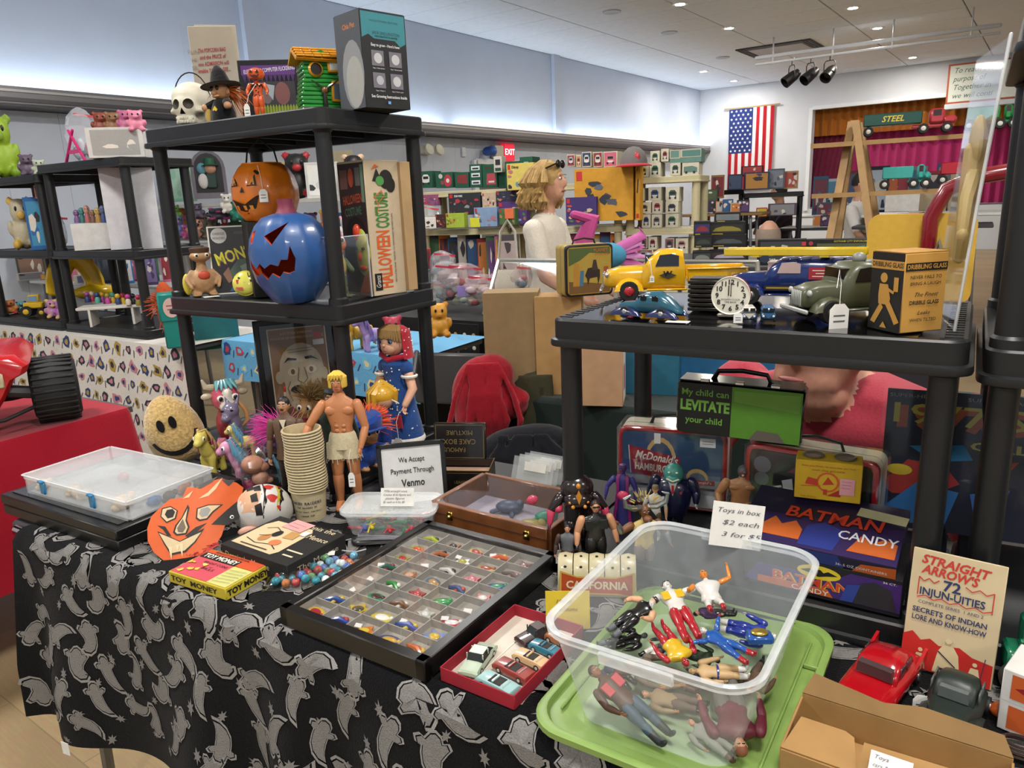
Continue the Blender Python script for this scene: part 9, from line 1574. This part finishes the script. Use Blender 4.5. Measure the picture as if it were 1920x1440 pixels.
# --- ladder shelf with pressed steel trucks
p=GD(1600,300,4.8);u=V((math.cos(face_cam(p)),math.sin(face_cam(p)),0));wk=mat('#9c7a4c',.55,var=.15,scale=12);t=thing('ladder_shelf','wooden a-frame ladder shelf with two long planks','shelf',(0,0,0));pu=lambda px,py,dd=0:GD(px,py,4.8+dd)
for(a,b,dd)in(((1598,228),(1552,470),0),((1602,226),(1570,455),.35),((1605,226),(1637,470),-.1),((1611,230),(1650,450),.3)):MB().loft([[pu(x,y,dd)+u*sx*.022+V((0,sy*.03,0))for sx,sy in((-1,-1),(1,-1),(1,1),(-1,1))]for x,y in(a,b)]+[[q_+(pu(*b,dd)-pu(*a,dd))*((pu(*b,dd).z-.01)/(pu(*a,dd).z-pu(*b,dd).z))for q_ in[pu(*b,dd)+u*sx*.022+V((0,sy*.03,0))for sx,sy in((-1,-1),(1,-1),(1,1),(-1,1))]]],wk).build('leg',t)
for(a,b)in(((1520,270),(1830,249)),((1522,364),(1790,352))):MB().loft([[pu(*q,dd)+V((0,0,dz))for dd,dz in((-.12,0),(.12,0),(.12,-.028),(-.12,-.028))]for q in(a,b)],wk).build('plank',t)
def steeltruck(px0,px1,py,lb,cab,box,txt=None,dist=4.75):
 a,b=pu(px0,py,dist-4.8),pu(px1,py-(px1-px0)*.055,dist-4.8);L_=(b-a).length;t=thing('steel_truck',lb,'toy truck',(a+b)/2,face_cam(a));w_=.09;r_=.03
 if box:MB().box((-L_*.17,0,.1),(L_*.62,w_,.075),box,b=.006).build('trailer',t)
 if txt:MB().text(txt,.05,mat('#c8b03a',.5),T(-L_*.17,-w_/2-.001,.1)@R(90,'X'),bold=.02,shear=.3).build('lettering',t)
 MB().box((L_*.25,0,.045),(L_*.42,w_*.6,.02),cab,b=.004).box((L_*.29,0,.1),(L_*.16,w_,.09),cab,b=.014).box((L_*.42,0,.075),(L_*.15,w_*.9,.05),cab,b=.016).build('cab',t);MB().box((L_*.29,-w_/2-.001,.12),(L_*.08,.003,.035),mat('#3a2a2a',.2)).build('window',t)
 for x in(-.42,.16,.4):wheel(t,x*L_,-w_*.42,r_,.022,mat('#c4c2ba',.4));wheel(t,x*L_,w_*.42,r_,.022,mat('#c4c2ba',.4))
 return t
steeltruck(1622,1780,257,'red and green steel semi trailer on the top plank',gl('#a8323a'),gl('#16443a'),'STEEL');steeltruck(1655,1738,356,'turquoise toy pickup on the lower plank',gl('#3a9a92'),gl('#3a9a92'));steeltruck(1765,1840,347,'red racing toy on the lower plank',gl('#a81c2c'),gl('#a81c2c'));steeltruck(1815,1900,245,'green toy truck at the top plank end',gl('#1f7a3c'),gl('#1f7a3c'))
# --- yellow ride-on panel with red bar behind the trucks
p=GD(1715,560,2.05);t=thing('yellow_ride_panel','yellow panel of a ride on toy with curved dark red bar','ride-on toy',(p.x,p.y,0),face_cam(p));ym=mat('#c8a23a',.45);z0=p.z
MB().loft([[(x,y,z0+.11+z)for x,z in rr(.26,.24,.03)]for y in(-.012,.012)],ym).build('panel',t);MB().box((0,0,z0-.02),(.26,.03,.03),gl('#1f3a86')).build('blue_edge',t);MB().tube([(.02,-.03,z0+.12),(.02,-.03,z0+.22),(.05,-.03,z0+.29),(.12,-.03,z0+.32),(.22,-.03,z0+.335)],.02,gl('#7a1420'),n=12).build('red_bar',t);MB().box((0,.02,z0/2),(.2,.02,z0),mat('#22242a',.5)).build('upright',t)
MB().tube([(.03,-.04,z0+.1),(.045,-.05,z0+.16),(.06,-.05,z0+.1)],.008,mat('#7a7058',.6)).build('buckle',t)
# --- goods below the stage
rg=random.Random(17);cs=['#3a6a8a','#b8c8d8','#7a3a4a','#2a2a3a','#c86a3a','#5a8aa8','#8a8a90','#a83a4a','#4a5a86','#c8b89a'];nm_=['pale blue','orange framed','white','dark','silver','crimson','sky blue','grey','violet','cream','teal','rust','navy','yellow']
table('stage_table','white table of goods in front of the stage',-2.6,2.4,9.6,10.4,1.06,'#c9c9c6')
for i,(px,w_,h)in enumerate(((1538,26,34),(1565,28,30),(1592,26,44),(1640,44,52),(1668,24,40),(1690,30,36),(1718,30,52),(1746,38,44),(1772,34,58),(1800,36,50),(1545,26,18),(1580,30,16),(1690,40,14),(1740,40,14))):sitem(px,(366 if i<10 else 398),(9.95 if i<10 else 9.7)+.03*(i%3),'box',w_,h,cs[i%10],nm_[i]+' boxed toy on the stage table','box',cs[(i*3+2)%10],d=.12,zb=1.061,grp='boxed toys below the stage')
for px,w_,h,c,lb in((1690,56,36,'#cfcdc8','white printed carton beside the buyer'),(1738,60,34,'#a8977c','tan carton beside the white printed carton')):p=GD(px,404,6.2);sitem(px,396,p.y,'box',w_,h,c,lb,'box',d=.2)
p=GD(1740,400,6.2);table('carton_table','white table under the cartons beside the buyer',p.x-.5,p.x+.9,p.y-.1,p.y+.5,p.z-.0,'#d2d2d0')
# --- under the front table and in the right shelf
solo(MB().loft([[(x,y,z)for x,y in rr(a,b,.04)]for a,b,z in((.34,.26,0),(.38,.3,.2),(.4,.32,.21),(.4,.32,.235),(.36,.28,.24))],mat('#141c30',.4)),'storage_tote','dark navy storage tote under the front table','storage tote',(-1.12,.86,0));solo(MB().box((0,0,.13),(.2,.2,.26),mat('#c9c6c0',.6),b=.006),'white_carton','white carton beside the tote under the front table','box',(-1.42,.95,0))
for i,(x,z,lb,kd)in enumerate(((.1,1.1965,'clear case with green model on the right shelf',0),(.1,1.27,'silvery plastic bag on the right shelf',1))):t=thing('right_shelf_item',lb,'display case' if not kd else 'plastic bag',(x+.02,1.16,z),.1);(MB().box((0,0,.03),(.09,.07,.06),mat('#eef2f4',.05,alpha=.14)).build('case',t),MB().box((0,0,.008),(.08,.06,.014),mat('#2c3428',.4),b=.004).build('model',t))if not kd else(crumple((.06,.05,.05),18,10,3,.32)(mat('#b8bcc4',.1,alpha=.3),(0,0,.065)).build('film',t,ang=10),MB().box((0,-.02,.0),(.11,.05,.012),mat('#8a2030',.4),b=.003).build('header',t))
# --- more goods filling the stalls
CN=[('#8a2a34','dark red'),('#2f5a8a','mid blue'),('#c8a23a','mustard'),('#3a6a44','leaf green'),('#b8b4ac','pale grey'),('#5a3a6a','plum'),('#c06a8a','rose'),('#2a2c30','charcoal'),('#c87a3a','tangerine'),('#5aa0a8','aqua')]
def fill(n,x0,x1,py,y,w_,h,what,cat,kind,zb,seed,dd=None,wh=''):
 g=random.Random(seed);used={}
 for i in range(n):
  px=x0+(x1-x0)*(i+.5)/n;c,nm2=CN[(i*3+seed)%10];c3=CN[(i*7+seed+4)%10][0];k=used[nm2]=used.get(nm2,0)+1
  lb=f'{nm2} {what}'+('' if k==1 else ', the second of that colour' if k==2 else ', the third of that colour')+wh
  sitem(px,py,y+g.uniform(0,.05),kind,w_*g.uniform(.8,1.15),h*g.uniform(.75,1.2),c,lb,cat,c3,d=dd,grp=what+wh,zb=zb)
zp=GY(400,450,4.4).z
fill(8,452,690,440,4.55,32,40,'plush','plush toy','plush',zp,3,None,' in the back row of the plush stall')
fill(7,318,450,420,4.62,22,26,'plush','plush toy','plush',zp,5,None,' high at the plush stall left end')
fill(9,790,950,467,onrow(870,460,-.12).y,24,26,'packed box','box','box',zB2-.449,2,.1,' low on the left cream unit')
fill(5,1065,1165,462,onrow(1115,460,-.1).y,22,24,'packed box','box','box',zB2-.449,6,.1,' low on the middle cream unit')
fill(8,1525,1640,424,7.9,20,22,'packed toy','box','box',None,4,.1,' behind the ladder legs')
q=GY(1580,426,7.9);table('ladder_rear_table','table of packed toys behind the ladder legs',q.x-.6,q.x+.6,7.85,8.4,q.z-.001)
fill(6,1660,1790,420,6.9,26,22,'small carton','box','box',None,8,.1,' beside the buyer')
q=GY(1725,422,6.9);table('carton_rear_table','low table of small cartons beside the buyer',q.x-.5,q.x+.5,6.85,7.3,q.z-.001)
fill(5,0,150,596,LSY+.16,26,30,'plush','plush toy','plush',.8015,6,None,' at the back of the left stall bottom shelf')
fill(6,10,150,545,3.36,24,40,'blister pack','box','box',.882,7,.05,' on the rear left stall')
fill(6,160,330,515,3.5,24,34,'blister pack','box','box',.882,1,.05,' at the rear left stall end')
fill(7,1300,1400,398,7.1,20,22,'model kit','box','box',None,9,.1,' left of the far black shelves')
q=GY(1350,400,7.1);table('model_rear_table','wooden table of model kits left of the far black shelves',q.x-.4,q.x+.4,7.05,7.4,q.z-.001,'#8a6a42')
D.scenes.remove(TMP)
